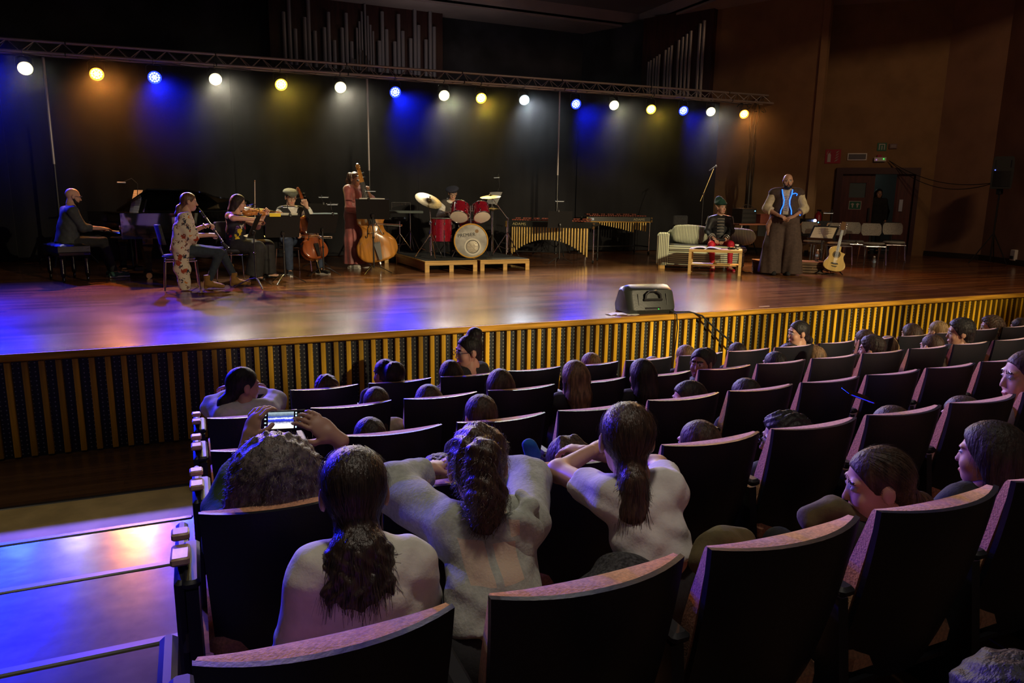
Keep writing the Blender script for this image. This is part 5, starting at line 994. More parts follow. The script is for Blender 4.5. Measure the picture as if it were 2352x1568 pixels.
# mixing table with gear
mt = thing('mixing_table', 'long folding table with a dark skirt carrying sound gear behind the standing man', 'table', (12.55, 13.35, 0), math.radians(-4)); MB().bbox((0, 0, .80), (2.3, .65, .035), .006).build('tabletop', M('reddish_table', (.28, .10, .06), .4), mt); MB().box((.25, -.30, .66), (1.75, .02, .25)).build('skirt', BLACK, mt, smooth=False)
for sx in (-1, 1):
    for sy in (-1, 1): MB().cyl((sx*1.05, sy*.27, 0), (sx*1.05, sy*.27, .79), .018).build('leg', STEEL, mt)
rk = thing('amplifier_rack', 'small amplifier rack with a blue light on the mixing table', 'amplifier', (11.75, 13.4, .82)); MB().bbox((0, 0, .17), (.42, .36, .34), .01).build('case', BLACK, rk); MB().tube([(-.18, -.1, .34), (-.1, -.12, .42), (.1, -.05, .41), (.19, -.1, .34)], .008, 6).build('cable', RUBBER, rk)
for k in range(3): MB().bbox((-.02, -.185, .07+k*.10), (.38, .01, .07), .003).build('front_panel', M('rack_panel', (.05, .05, .05), .3, .5), rk)
MB().ell((.14, -.195, .28), .012, 8, 6).build('indicator', M('blue_led', (.1, .3, .8), .3, emit=(.2, .55, 1, 3)), rk)
lb = thing('storage_box', 'reddish box beside the amplifier rack on the mixing table', 'box', (12.25, 13.35, .82)); MB().bbox((0, 0, .10), (.34, .26, .20), .008).build('body', M('red_box', (.22, .06, .04), .6), lb); MB().bbox((0, 0, .205), (.36, .28, .02), .005).build('lid', M('red_box', (.22, .06, .04), .6), lb)
pj = thing('projector', 'black projector glowing blue at the table end', 'projector', (13.45, 13.15, .82)); MB().bbox((0, 0, .06), (.36, .26, .11), .015).build('body', BLACK, pj); MB().lathe([(.035, 0), (.035, .03), (.03, .031), (.001, .02)], 18, (.08, -.14, .07), (0, -1, 0)).build('lens', M('projector_lens', (.3, .4, 1), .2, emit=(.35, .45, 1, 9)), pj); MB().ell((.22, -.13, .03), .014, 8, 6).build('indicator', M('blue_led', (.1, .3, .8), .3, emit=(.2, .55, 1, 3)), pj)
# things on the right walls
def wthing(name, label, cat, s, z, off=.0): c = onwall(s, off); return thing(name, label, cat, (c[0], c[1], z), ang)   # local front -y ... room side is +DN
sg_ = 1 if (Rz(ang)@V3((0, 1, 0)))[:2]@DN > 0 else -1
REDS = M('red_sign', (.35, .01, .03), .35); GRNS = M('green_sign', (.01, .14, .08), .5); SGW = M('sign_white', (.5, .48, .46), .5)
def plate(o, w, h, m, t=.012, nm='plate'): return MB().box((0, sg_*t/2, 0), (w, t, h)).build(nm, m, o, smooth=False)
fs = wthing('fire_extinguisher_sign', 'red sign with a white extinguisher and flames left of the door', 'sign', s_of(15.59), 2.51); plate(fs, .38, .36, REDS); fy = lambda t: sg_*t
MB().prism([(-.13, -.14), (-.05, -.14), (-.05, .04), (-.07, .08), (-.11, .08), (-.13, .04)], 0, .004, R=[[1, 0, 0], [0, 0, sg_], [0, 1, 0]], c=(0, fy(.013), 0)).build('extinguisher_symbol', SGW, fs); MB().tube([(-.09, fy(.015), .08), (-.06, fy(.015), .13), (-.12, fy(.015), .14), (-.15, fy(.015), .05)], .008, 6).build('hose_symbol', SGW, fs)
for k in range(4): MB().tube([(.04+.01*k, fy(.015), -.13+.07*k), (.09, fy(.015), -.10+.07*k), (.14, fy(.015), -.05+.065*k)], [.004, .014, .003], 6).build('flame_symbol', SGW, fs)
ex = wthing('exit_sign', 'small green exit sign above the door', 'sign', s_of(16.455), 2.745); plate(ex, .22, .20, GRNS)
MB().box((-.06, fy(.014), 0), (.02, .004, .14)).box((.06, fy(.014), 0), (.02, .004, .14)).box((0, fy(.014), .065), (.14, .004, .02)).box((0, fy(.014), -.02), (.02, .004, .10)).build('doorway_symbol', SGW, ex, smooth=False)
sb_ = wthing('alarm_box', 'small reddish grey box right of the exit sign', 'alarm box', s_of(16.65), 2.76); plate(sb_, .18, .12, M('alarm_grey', (.16, .09, .09), .5), .04, 'body'); MB().box((0, fy(.045), 0), (.12, .01, .07)).build('cover', M('alarm_cover', (.22, .17, .17), .4), sb_)
el = wthing('emergency_light', 'pale oblong emergency light over the door leaf', 'lamp', s_of(16.03), 2.50); plate(el, .46, .18, WHITE, .03, 'housing'); MB().box((0, fy(.035), 0), (.41, .012, .13)).build('diffuser', M('grey_diffuser', (.10, .10, .12), .4), el)
ap = wthing('network_box', 'white device with a green light above the door', 'device', s_of(16.44), 2.43); plate(ap, .28, .10, WHITE, .08, 'body'); MB().ell((.08, fy(.085), .01), .014, 8, 6).build('green_light', M('green_led', (.02, .5, .05), .3, emit=(.05, 1, .1, 1.5)), ap); MB().ell((-.09, fy(.085), -.01), .014, 8, 6).build('violet_light', M('violet_led', (.4, .2, .5), .3, emit=(.6, .25, .8, .6)), ap); MB().box((-.02, fy(.03), .085), (.10, .05, .06)).build('bracket', REDS, ap)
gs_ = wthing('door_sign', 'green sign with two pale hands on the closed door leaf', 'sign', s_of(16.08), 1.26, .01); plate(gs_, .30, .22, SGW, .006, 'border'); MB().box((0, fy(.008), 0), (.27, .004, .19)).build('field', GRNS, gs_, smooth=False)
for s in (-1, 1): MB().prism([(s*.02, .03), (s*.06, .06), (s*.11, .03), (s*.08, .01), (s*.07, -.06), (s*.045, -.06), (s*.04, .0)][::s], 0, .004, R=[[1, 0, 0], [0, 0, sg_], [0, 1, 0]], c=(0, fy(.011), 0)).build('hand_symbol', SGW, gs_)
fe = thing('fire_extinguisher', 'red fire extinguisher hanging beside the door frame', 'fire extinguisher', (14.86, 14.18, .62)); MB().lathe([(.07, 0), (.085, .02), (.085, .36), (.06, .42), (.025, .45), (.025, .48)], 18).build('cylinder', M('extinguisher_red', (.30, .02, .03), .3), fe); MB().bbox((0, -.02, .50), (.03, .14, .03), .006).build('valve_handle', BLACK, fe); MB().tube([(.02, 0, .48), (.11, -.02, .46), (.12, -.02, .2), (.10, -.02, .12)], .010, 6).build('hose', RUBBER, fe)
ps = thing('speaker_stand', 'black pole stand with cables at the right wall', 'stand', (16.42, 10.62, 0)); MB().cyl((0, 0, .05), (0, 0, 1.62), .018).build('pole', BLACKM, ps)
for k in range(3): a = k*2*PI/3+.4; MB().tube([(0, 0, .7), (.42*math.cos(a), .42*math.sin(a), .015)], .012, 6).build('leg', BLACKM, ps)
MB().tube([(.03*math.sin(t*2)+.03, .02, 1.6-t*.16) for t in range(10)], .008, 6).build('cable', RUBBER, ps); MB().bbox((0, 0, 1.60), (.10, .10, .12), .01).build('bracket', BLACK, ps)
sp_ = thing('loudspeaker', 'black loudspeaker mounted high on the pole at the right wall', 'loudspeaker', (16.42, 10.62, 1.66), math.radians(-55)); bs = MB(); bs.loft([[V3((x*w, y, z)) for x, y in ((-.5, -.16), (.5, -.16), (.36, .17), (-.36, .17))] for z, w in ((0, .34), (.02, .39), (.36, .41), (.64, .38), (.69, .33))]); bs.build('cabinet', PLK, sp_, angle=30); MB().grid(lambda u, v: ((u-.5)*.32, -.166-.012*math.sin(u*PI), .05+v*.33), 6, 4, thick=(0, -.004, 0)).build('grille', M('grille_metal', (.02, .02, .02), .4, .6), sp_); MB().grid(lambda u, v: ((u-.5)*.30, -.17+.04*math.sin(u*PI), .45+v*.16), 8, 3).build('horn', BLACK, sp_); MB().ell((-.14, -.18, .40), .011, 8, 6).build('status_light', M('blue_led2', (.1, .2, .8), .3, emit=(.1, .15, 1, 4)), sp_)
for k, (dz, lab) in enumerate(((-.30, 'upper cable sagging from the door to the wall speaker'), (-.52, 'lower cable sagging from the door to the wall speaker'))):
    a = V3((*onwall(s_of(16.6), .06), 2.40)); m_ = V3((17.05, 12.6, 1.98+dz*.2)); e = V3((16.50, 10.80, 1.80)); pts = [(1-t)**2*a+2*t*(1-t)*(m_+V3((0, 0, dz)))+t*t*e for t in np.linspace(0, 1, 24)]; MB().tube(pts, .009, 6).build('speaker_cable', RUBBER, label=lab, cat='cable')
wb = thing('wall_socket_box', 'white socket box low on the right wall behind the speaker pole', 'socket', (16.75, 10.32, .22), math.radians(61)); MB().bbox((0, 0, 0), (.18, .07, .24), .01).build('box', WHITE, wb); MB().bbox((0, .04, -.05), (.10, .04, .07), .008).build('plug', BLACK, wb)
# ================================================================== the performers
def flowers(name, base, cols, sc=9.):
    m = M(name, base, .8); nt = m.node_tree; L = nt.links.new; b = nt.nodes['Principled BSDF']; tc = nd(nt, 'ShaderNodeTexCoord'); last = None
    for i, (c, s, th) in enumerate(cols):
        mp = nd(nt, 'ShaderNodeMapping'); mp.inputs['Location'].default_value = (i*3.1, i*1.7, i*.9); L(tc.outputs['Object'], mp.inputs[0])
        nz = nd(nt, 'ShaderNodeTexNoise'); nz.inputs['Scale'].default_value = s*3; L(mp.outputs[0], nz.inputs['Vector'])
        mxv = nd(nt, 'ShaderNodeMix', data_type='VECTOR'); mxv.inputs[0].default_value = .10; L(mp.outputs[0], mxv.inputs[4]); L(nz.outputs['Color'], mxv.inputs[5])
        v = nd(nt, 'ShaderNodeTexVoronoi'); v.inputs['Scale'].default_value = s; L(mxv.outputs[1], v.inputs['Vector'])
        lt = nd(nt, 'ShaderNodeMath', operation='LESS_THAN'); lt.inputs[1].default_value = th; L(v.outputs['Distance'], lt.inputs[0])
        mx = nd(nt, 'ShaderNodeMix', data_type='RGBA'); mx.inputs[7].default_value = (*c, 1); L(lt.outputs[0], mx.inputs[0])
        if last is None: mx.inputs[6].default_value = (*base, 1)
        else: L(last, mx.inputs[6])
        last = mx.outputs[2]
    L(last, b.inputs['Base Color']); return m
CL = lambda n, c, r=.85, nz=.15, **k: M('cloth_'+n, c, r, noise=(25, nz), bump=(90, .15), **k)
BLK = CL('black', (.016, .016, .018)); JEAN = CL('denim', (.03, .045, .085)); WHT = CL('white', (.62, .60, .56)); CRM = CL('cream', (.50, .43, .30)); BRN = CL('brown', (.060, .038, .028)); GREYK = CL('charcoal', (.045, .052, .052))
def belt(o, J, m): return None
# 1 pianist
J = J_sit(pel=(0, 0, .585), hipL=(-.09, .03, .56), hipR=(.09, .03, .56), chest=(0, .06, .95), neck=(0, .09, 1.09), head=(0, .13, 1.235), shL=(-.175, .06, 1.02), shR=(.175, .06, 1.02), elL=(-.23, .16, .78), elR=(.23, .16, .78), wrL=(-.17, .42, .765), wrR=(.17, .42, .765),
          knL=(-.13, .46, .57), knR=(.13, .45, .56), anL=(-.12, .60, .10), anR=(.14, .56, .10), toL=(-.12, .77, .04), toR=(.15, .74, .05), pitch=-12, yaw=-6, handL=dict(d=(0, 1, -.12), n=(0, -.1, -1), curl=.45), handR=dict(d=(0, 1, -.12), n=(0, -.1, -1), curl=.45))
p = person('bald bearded man in a charcoal sweater playing the grand piano', (-1.70, 12.66, 0), PR, J, 'fair', fat=1.15)
shirt(p, J, GREYK, 1.45, .020, 'sweater', fat=1.2, hem=(0, -.02, .53)); trousers(p, J, BLK); shoes(p, J, CL('green_shoe', (.03, .09, .06)), M('pale_sole', (.4, .42, .36), .6)); beard(p, J, hairm('black'), 1.15); glasses(p, J)
# 2 clarinettist
J = J_sit(pel=(0, 0, .575), hipL=(-.085, .03, .54), hipR=(.085, .03, .54), chest=(0, .05, .91), neck=(0, .07, 1.045), head=(0, .12, 1.19), shL=(-.155, .05, .985), shR=(.155, .05, .985), elL=(-.20, .08, .75), elR=(.20, .09, .74), wrL=(-.05, .30, .86), wrR=(.07, .34, .74),
          knL=(-.10, .50, .50), knR=(.12, .46, .50), anL=(-.10, .66, .12), anR=(.13, .30, .12), toL=(-.10, .84, .04), toR=(.14, .47, .04), pitch=-6, handL=dict(d=(.45, .6, .15), n=(.5, .5, -.6), curl=1.0), handR=dict(d=(-.5, .7, .0), n=(-.6, .3, -.5), curl=1.0))
cl_loc = (-.12, 10.92, 0); cl_rz = -PI/2+.04
p = person('woman with a long ponytail in a floral kimono and ankle boots playing clarinet', cl_loc, cl_rz, J, 'fair'); FLOR = flowers('kimono_flowers', (.60, .53, .42), [((.02, .025, .05), 13, .30), ((.32, .05, .02), 8, .28), ((.55, .20, .04), 8, .15), ((.10, .03, .03), 15, .22)])
S = SDF(); torso(S, J, .022, 0, 1.40, hem=(0, -.03, .50)); arms(S, J, .034, 0, 1.25, (1.9, 2.4))
S.chain([(.18, -.01, .86), (.19, -.03, .60), (.19, -.03, .30), (.185, -.01, .03)], [.065, .075, .07, .05], 0, .05, ((0, 1, 0), 1.35)).chain([(-.18, -.01, .86), (-.19, -.05, .55), (-.19, -.05, .25)], [.065, .07, .06], 0, .05, ((0, 1, 0), 1.3)); n_ = J['neck']
sdfpart('kimono', S, FLOR, p, .0115, [((n_[0], n_[1], n_[2]+.01), (0, -.2, .98)), lambda X, Y, Z: np.where((Y > .08) & (np.abs(X) < .2), .05-np.abs(X), -.3), ((0, 0, .012), (0, 0, -1))], wrinkle(.006, 26))
S = SDF(); torso(S, J, .012, 0, 1.36); sdfpart('top', S, CRM, p, .0115, [((0, .07, 1.02), (0, .5, .85))], wrinkle(.003)); trousers(p, J, CL('dark_jeans', (.025, .038, .055)), (.006, .004, .004, .006))
for s in 'LR':
    an, to = V3(J['an'+s]), V3(J['to'+s]); S = SDF(); S.cap(an+(0, -.02, .08), an+(0, -.01, -.04), .052, .046, 0, .02, None, 2).cap(an+(0, -.02, -.045), to, .044, .030, 0, .04); S.cap(an+(0, -.045, -.03), an+(0, -.05, -.11), .028, .024, 0, .01)
    sdfpart('ankle_boot', S, CL('tan_suede', (.24, .13, .035)), p, .009, [((0, 0, .008), (0, 0, -1))])
hair(p, J, 'lowpony', M('hair_auburn', (.10, .045, .022), .4, noise=(60, .5), stretch=(1, 1, .16), bump=(95, .6)), .009, 0)
MB().ring(J['wrL'], V3(J['wrL'])-V3(J['elL']), .034, .006, 16, 6).build('bracelet', BRASS, p)
R_ = Rz(cl_rz); cw2 = lambda q: R_@V3(q)+V3(cl_loc); clarinet(cw2((0, .232, 1.115)), R_@V3((0.03, .50, -.86)))
# 3 violinist
J = J_sit(chest=(0, .02, .90), neck=(0, .03, 1.03), head=(-.02, .07, 1.175), elL=(-.28, .24, .80), wrL=(-.185, .395, .985), elR=(.34, .14, .95), wrR=(.10, .40, .93), knL=(-.17, .42, .50), knR=(.17, .42, .50), anL=(-.20, .40, .09), anR=(.16, .33, .09), toL=(-.24, .56, .035), toR=(.20, .50, .035), yaw=28, pitch=-8, roll=8,
          handL=dict(d=(.05, .5, .6), n=(.8, .3, .2), curl=1.1), handR=dict(d=(-.7, .5, -.2), n=(-.2, -.3, -.9), curl=.9), shL=(-.155, .02, .97), shR=(.155, .02, .97))
vl, vr = (.62, 12.0, 0), math.radians(-118); p = person('woman with a dark bob and glasses in a colourful sleeveless top playing violin', vl, vr, J, 'fair')
PATCH = flowers('patch_flowers', (.015, .015, .02), [((.55, .52, .45), 7, .26), ((.60, .45, .02), 6, .24), ((.55, .02, .06), 8, .24), ((.15, .06, .25), 9, .2), ((.6, .18, .03), 9, .18)])
S = SDF(); torso(S, J, .022, 0, 1.42, hem=(0, 0, .52)); arms(S, J, .02, 0, .22); sdfpart('sleeveless_top', S, PATCH, p, .0115, [((0, .05, 1.015), (0, .35, .93))], wrinkle(.004, 30))
trousers(p, J, BLK, (.02, .05, .07, .095)); shoes(p, J, M('black_shoe', (.01, .01, .01), .3), None, .034); hair(p, J, 'bob', hairm('dark')); glasses(p, J)
Rv = Rz(vr); vw = lambda q: Rv@V3(q)+V3(vl); ca = vw((-.05, .10, 1.055)); vdir = Rv@V3((-.42, .90, -.06)); vup = Rv@V3((.45, .10, .88))
vi = fiddle('violin', 'amber varnished violin under the chin of the woman in the colourful top', 'violin', .36, VARN, t=.10, arch=.05, neck=.14); place(vi, ca+vup*-.03, vdir, vup)
br = ca+vdir*.20+vup*.045; bd_ = V3((.04, -.08, 1.)); bow('upright violin bow crossing the violin strings', br-bd_*.16, br+bd_*.44, -Rv@V3((1., .3, 0)), .025)
# 4 cellist
J = J_sit(chest=(0, -.01, .91), neck=(0, .0, 1.045), head=(.01, .04, 1.19), elL=(-.30, .18, .82), wrL=(-.13, .30, 1.05), elR=(.33, .12, .78), wrR=(.16, .38, .66), knL=(-.26, .40, .53), knR=(.25, .40, .52), anL=(-.27, .40, .09), anR=(.22, .36, .09), toL=(-.33, .55, .035), toR=(.27, .52, .035), yaw=-12, pitch=-10,
          handL=dict(d=(.35, .15, .9), n=(.5, .6, 0), curl=1.1), handR=dict(d=(-.6, .7, -.2), n=(-.2, -.1, -.9), curl=.9))
cl_, cr = (1.56, 12.82, 0), math.radians(-163); p = person('man in a grey flat cap and black waistcoat playing the cello', cl_, cr, J, 'fair', scale=1.06)
shirt(p, J, WHT, 1.9, .018); S = SDF(); torso(S, J, .026, 0, 1.36); sdfpart('waistcoat', S, BLK, p, .0115, [((0, .06, 1.055), (0, .75, .65)), lambda X, Y, Z: .03-np.abs(X)+np.where((Z > .86) & (Y > .03), (Z-.86)*.45-.03, -.3)], None)
trousers(p, J, JEAN, (.012, .018, .016, .018)); shoes(p, J, CL('black_canvas', (.02, .02, .02)), M('white_sole', (.55, .54, .5), .6)); hair(p, J, 'crop', hairm('grey')); glasses(p, J)
def cap(p, J, mat, beret=False, name='flat_cap'):
    S = SDF(); S.T = headT(J)
    if beret: S.ell((.012, -.012, .082), (.135, .138, .046), 0, .03, Ry(.16)); S.ell((0, -.008, .048), (.090, .108, .034), 0, .02)
    else: S.ell((0, -.005, .085), (.118, .142, .05), 0, .03, Rx(-.10)); S.ell((0, -.008, .055), (.09, .108, .03), 0, .02); S.ell((0, .12, .06), (.07, .065, .012), 0, .01, Rx(-.25))
    return sdfpart(name, S, mat, p, .009, [])
cap(p, J, CL('cap_grey', (.13, .14, .11)))
Rc = Rz(cr); cw3 = lambda q: Rc@V3(q)+V3(cl_); bow('cello bow partly hidden behind the music stands', cw3((.16, .48, .64)), cw3((-.44, .62, .60)), (0, 0, 1))
# 5 bassist
J = J_stand(chest=(0, .02, 1.28), head=(.0, .05, 1.55), neck=(0, .02, 1.42), elL=(-.30, .16, 1.22), wrL=(-.06, .26, 1.36), elR=(.26, .10, 1.05), wrR=(.10, .38, .98), yaw=-12, pitch=-6, handL=dict(d=(.4, .3, .4), n=(.4, .2, -.8), curl=1.0), handR=dict(d=(-.5, .8, -.2), n=(-.3, 0, -.9), curl=.9), anL=(-.12, .02, .09), toL=(-.2, .17, .035))
bl_, brz = (2.74, 13.42, 0), math.radians(-140); p = person('woman in a long dusty pink velvet dress playing the double bass', bl_, brz, J, 'mid', scale=1.03)
VELV = M('pink_velvet', (.30, .085, .085), .5, noise=(5, .3), sheen=.8, bump=(40, .2)); S = SDF(); torso(S, J, .016, 0, 1.36); arms(S, J, .018, 0, 1.9, (1.3, 1.1))
S.chain([(0, 0, 1.12), (0, .0, .92), (0, .02, .5), (0, .03, .06)], [.11, .14, .17, .20], 0, .05, ((1, 0, 0), 1.3)); sdfpart('velvet_dress', S, VELV, p, .0125, [((0, .06, 1.43), (0, .75, .66)), ((0, 0, .085), (0, 0, -1))], lambda X, Y, Z: np.where(Z < 1.0, .008*np.sin(np.arctan2(Y, X)*13+Z*3)*np.clip(1.05-Z, 0, 1), .003*np.sin(X*40+Z*30)))
shoes(p, J, CL('white_shoe', (.55, .53, .48)), M('white_sole', (.55, .54, .5), .6)); hair(p, J, 'curlpony', M('hair_chestnut', (.12, .05, .02), .45, noise=(45, .5), bump=(60, .6)))
S = SDF(); S.T = headT(J); S.ell((0, -.0, .045), (.088, .030, .098), 0, .01, Rx(.5)); sdfpart('headband', S, WHT, p, .008, [])
Rb = Rz(brz); bw = lambda q: Rb@V3(q)*1.03+V3(bl_); bow('double bass bow held level across the strings', (2.86, 12.84, .83), (3.50, 12.86, .78), (.1, -.3, 1), .03)
# 6 drummer
J = J_sit(yaw=-14, pitch=-22, head=(0, .10, 1.18), neck=(0, .05, 1.035), elL=(-.28, .14, .74), wrL=(-.20, .36, .78), elR=(.28, .12, .74), wrR=(.20, .36, .80), handL=dict(d=(.2, 1, 0), n=(.3, 0, -.9), curl=1.2), handR=dict(d=(-.2, 1, .1), n=(-.3, 0, -.9), curl=1.2))
p = person('man in a navy beret and glasses sitting behind the drum kit', (4.80, 13.98, RZT), PI, J, 'fair'); shirt(p, J, WHT, 1.9, .016); S = SDF(); torso(S, J, .024, 0, 1.36); sdfpart('waistcoat', S, CL('dark_vest', (.06, .052, .048)), p, .0115, [((0, .06, 1.055), (0, .75, .65))]); trousers(p, J, BLK); shoes(p, J, BLK)
hair(p, J, 'crop', hairm('grey')); glasses(p, J); cap(p, J, CL('navy', (.018, .02, .04)), True, 'beret'); S = SDF()
for s in (-1, 1): S.chain([(s*.05, -.02, 1.06), (s*.075, .07, 1.0), (s*.03, .12, .92), (s*.02, .14, .80)], [.03, .03, .026, .022], 0, .015)
S.cap((-.05, -.03, 1.06), (.05, -.03, 1.06), .035, None, 0, .02); sdfpart('scarf', S, CL('grey_scarf', (.36, .37, .40)), p, .0115, [], wrinkle(.004, 60))
for s, a, b in ((-1, (-.16, .40, .80), (-.02, .74, .78)), (1, (.16, .40, .83), (.02, .76, .80))):
    R = Rz(PI); MB().tube([R@V3(a)+V3((4.8, 13.98, RZT)), R@V3(b)+V3((4.8, 13.98, RZT))], [.007, .005], 8).build('drumstick', BIR, label='drumstick in the drummer %s hand' % ('left' if s < 0 else 'right'), cat='drumstick')
# 7 the elf figure on the sofa
J = J_sit(chest=(0, -.03, .92), neck=(0, -.02, 1.055), head=(-.0, .01, 1.20), elL=(-.22, .06, .76), wrL=(-.07, .26, .60), elR=(.24, .06, .76), wrR=(.15, .30, .62), knL=(-.16, .40, .52), knR=(.20, .40, .51), anL=(-.17, .42, .09), anR=(.15, .44, .09), toL=(-.22, .57, .035), toR=(.20, .58, .035), yaw=34, pitch=4, handL=dict(d=(.5, .7, -.2), n=(.1, -.2, -.95), curl=.6), handR=dict(d=(-.3, .8, -.2), n=(0, -.2, -.95), curl=.5))
el_, er = (9.46, 11.46, -.02), math.radians(150); p = person('person in a green elf hat, black band jacket and red tights on the sofa', el_, er, J, 'fair', pointy=True)
JK = CL('band_jacket', (.014, .015, .018), .55); S = SDF(); torso(S, J, .014, 0, 1.30, hem=(0, 0, .60)); arms(S, J, .014, 0, 1.88, (1.2, 1.2)); sdfpart('jacket', S, JK, p, .0115, [((0, -.02, 1.075), (0, 0, 1))], wrinkle(.003)); SIL = M('silver_braid', (.55, .52, .46), .35, .5)
for k in range(6): z = .70+k*.058; MB().tube([(-.065, .126-.002*k-abs(k-2.5)*.003, z), (0, .139-.005*abs(k-2.5), z+.004), (.065, .126-.002*k-abs(k-2.5)*.003, z)], .007, 6).build('braid', SIL, p)
for s in 'LR':
    sh, e, w = V3(J['sh'+s]), V3(J['el'+s]), V3(J['wr'+s]); o_ = V3((.055*(1 if s == 'R' else -1), 0, .035)); MB().tube([sh+o_*1.15+(0, 0, .03), sh+o_*1.35, sh*.4+e*.6+o_*1.2], .006, 5).build('sleeve_piping', SIL, p); MB().ring(e+(w-e)*.72, w-e, .058, .007, 18, 6).ring(e+(w-e)*.86, w-e, .054, .006, 18, 6).build('cuff_braid', SIL, p)
MB().ring((0, -.02, 1.06), (0, .15, 1), .066, .008, 20, 6).build('collar_braid', SIL, p)
RT = CL('red_tights', (.52, .008, .03), .6); trousers(p, J, RT, (.004, .004, .004, .006), name='tights'); shoes(p, J, CL('red_shoe', (.42, .01, .03)), M('white_sole', (.55, .54, .5), .6), .036); hair(p, J, 'short', M('hair_sandy', (.20, .12, .05), .45, noise=(60, .5), stretch=(1, 1, .16)))
S = SDF(); S.T = headT(J); S.ell((0, -.01, .085), (.105, .125, .045), 0, .02, Rx(-.1)); S.chain([(0, .0, .10), (0, -.06, .15), (0, -.11, .13)], [.085, .07, .045], 0, .04); S.cap((0, .06, .065), (0, .16, .075), .085, .02, 0, .02, ((0, 0, 1), .22)); sdfpart('pointed_hat', S, CL('green_felt', (.012, .055, .04)), p, .009)
Re = Rz(er); q = Re@V3((.04, .36, .60))+V3(el_); ho = thing('black_gloves', 'black gloves held in the lap of the elf figure', 'gloves', tuple(q), er); S = SDF(); S.cap((-.08, 0, .0), (.06, .02, .0), .03, .025).cap((-.02, -.02, 0), (.10, -.03, -.02), .026, .02); sdfpart('fabric', S, BLK, ho, .009, [], wrinkle(.004, 60))
# 8 the big man in wide trousers
J = J_stand(head=(0, .05, 1.62), neck=(0, .01, 1.475), chest=(0, .01, 1.33), shL=(-.21, .0, 1.41), shR=(.21, .0, 1.41), elL=(-.31, .03, 1.15), elR=(.31, .03, 1.15), wrL=(-.12, .22, 1.02), wrR=(.12, .22, 1.04), yaw=8, pitch=-6, handL=dict(d=(.7, .6, -.2), n=(.2, -.3, -.9), curl=.7), handR=dict(d=(-.7, .6, -.25), n=(-.2, -.3, -.9), curl=.7))
og_, orz = (9.80, 10.12, 0), math.radians(141); p = person('bald bearded man in a brown waistcoat with glowing blue wire and huge brown trousers', og_, orz, J, 'mid', scale=1.03, fat=1.25)
shirt(p, J, CL('linen', (.42, .36, .24)), 1.42, .022, fat=1.25, rag=(1.5, 1.6), w=1.45); S = SDF(); torso(S, J, .032, 0, 1.45, 1.27); sdfpart('waistcoat', S, CL('vest_brown', (.050, .032, .026)), p, .0115, [((0, .04, 1.52), (0, .55, .83)), lambda X, Y, Z: np.where(Y > .05, .045+.05*np.clip((Z-1.1)*2.2, 0, 1.2)-np.abs(X), -.4)])
EL = M('el_wire', (.05, .2, .9), .4, emit=(.01, .16, 1, 2.2)); y_ = lambda z: .175 if z < 1.3 else .150
for s in (-1, 1): MB().tube([(s*.085, .10, 1.475), (s*.075, .148, 1.40), (s*.045, .175, 1.30), (s*.05, .185, 1.22), (s*.085, .185, 1.12), (s*.09, .19, 1.03)], .0085, 8).build('glowing_wire', EL, p)
MB().tube([(-.075, .148, 1.40), (-.13, .14, 1.415), (-.165, .12, 1.40), (-.15, .135, 1.375)], .008, 8).build('glowing_wire', EL, p); MB().tube([(-.17, .16, 1.05), (-.22, .14, 1.07), (-.24, .12, 1.04)], .008, 8).build('glowing_wire', EL, p)
for k in range(9): MB().tube([(-.03, .176, 1.12+k*.03), (.03, .178, 1.135+k*.03)], .005, 5).build('lacing', SIL, p)
WIDE = CL('wide_trousers', (.070, .046, .038)); S = SDF(); S.ell((0, .02, .96), (.24, .18, .13), 0, .06)
for s in (-1, 1): S.chain([(s*.10, .0, .92), (s*.15, .0, .5), (s*.185, .0, .03)], [.155, .175, .195], 0, .03)
sdfpart('wide_trousers', S, WIDE, p, .0125, [((0, 0, .03), (0, 0, -1)), ((0, 0, 1.03), (0, 0, 1))], lambda X, Y, Z: .010*np.sin(np.arctan2(Y, np.abs(X)-.15)*7+Z*4)*np.clip(1-Z, 0, 1)); shoes(p, J, BLK, None, .05)
MB().ring((0, .01, 1.035), (0, 0, 1), .205, .022, 28, 6).build('leather_belt', M('belt', (.02, .016, .014), .4), p); beard(p, J, hairm('black'), 1.3)
S = SDF(); S.chain([(.20, .08, 1.0), (.27, .10, .86), (.26, .10, .70)], [.04, .035, .02], 0, .02); sdfpart('cloth_tie', S, CL('pinkish_cloth', (.30, .16, .12)), p, .0115, [], wrinkle(.004, 50))
# 9 dark figure in the doorway
J = J_stand(elL=(-.25, .02, 1.10), wrL=(-.22, .08, .86), elR=(.25, .02, 1.1), wrR=(.22, .08, .86)); dp = onwall(s_of(16.52), -.35); p = person('dark haired person in black standing in the open doorway', (dp[0], dp[1], 0), math.radians(150), J, 'mid', h=.014)
shirt(p, J, BLK, 1.9, .03, 'coat', hem=(0, 0, .75), h=.014); trousers(p, J, BLK, h=.014); shoes(p, J, BLK); hair(p, J, 'bob', hairm('black'))
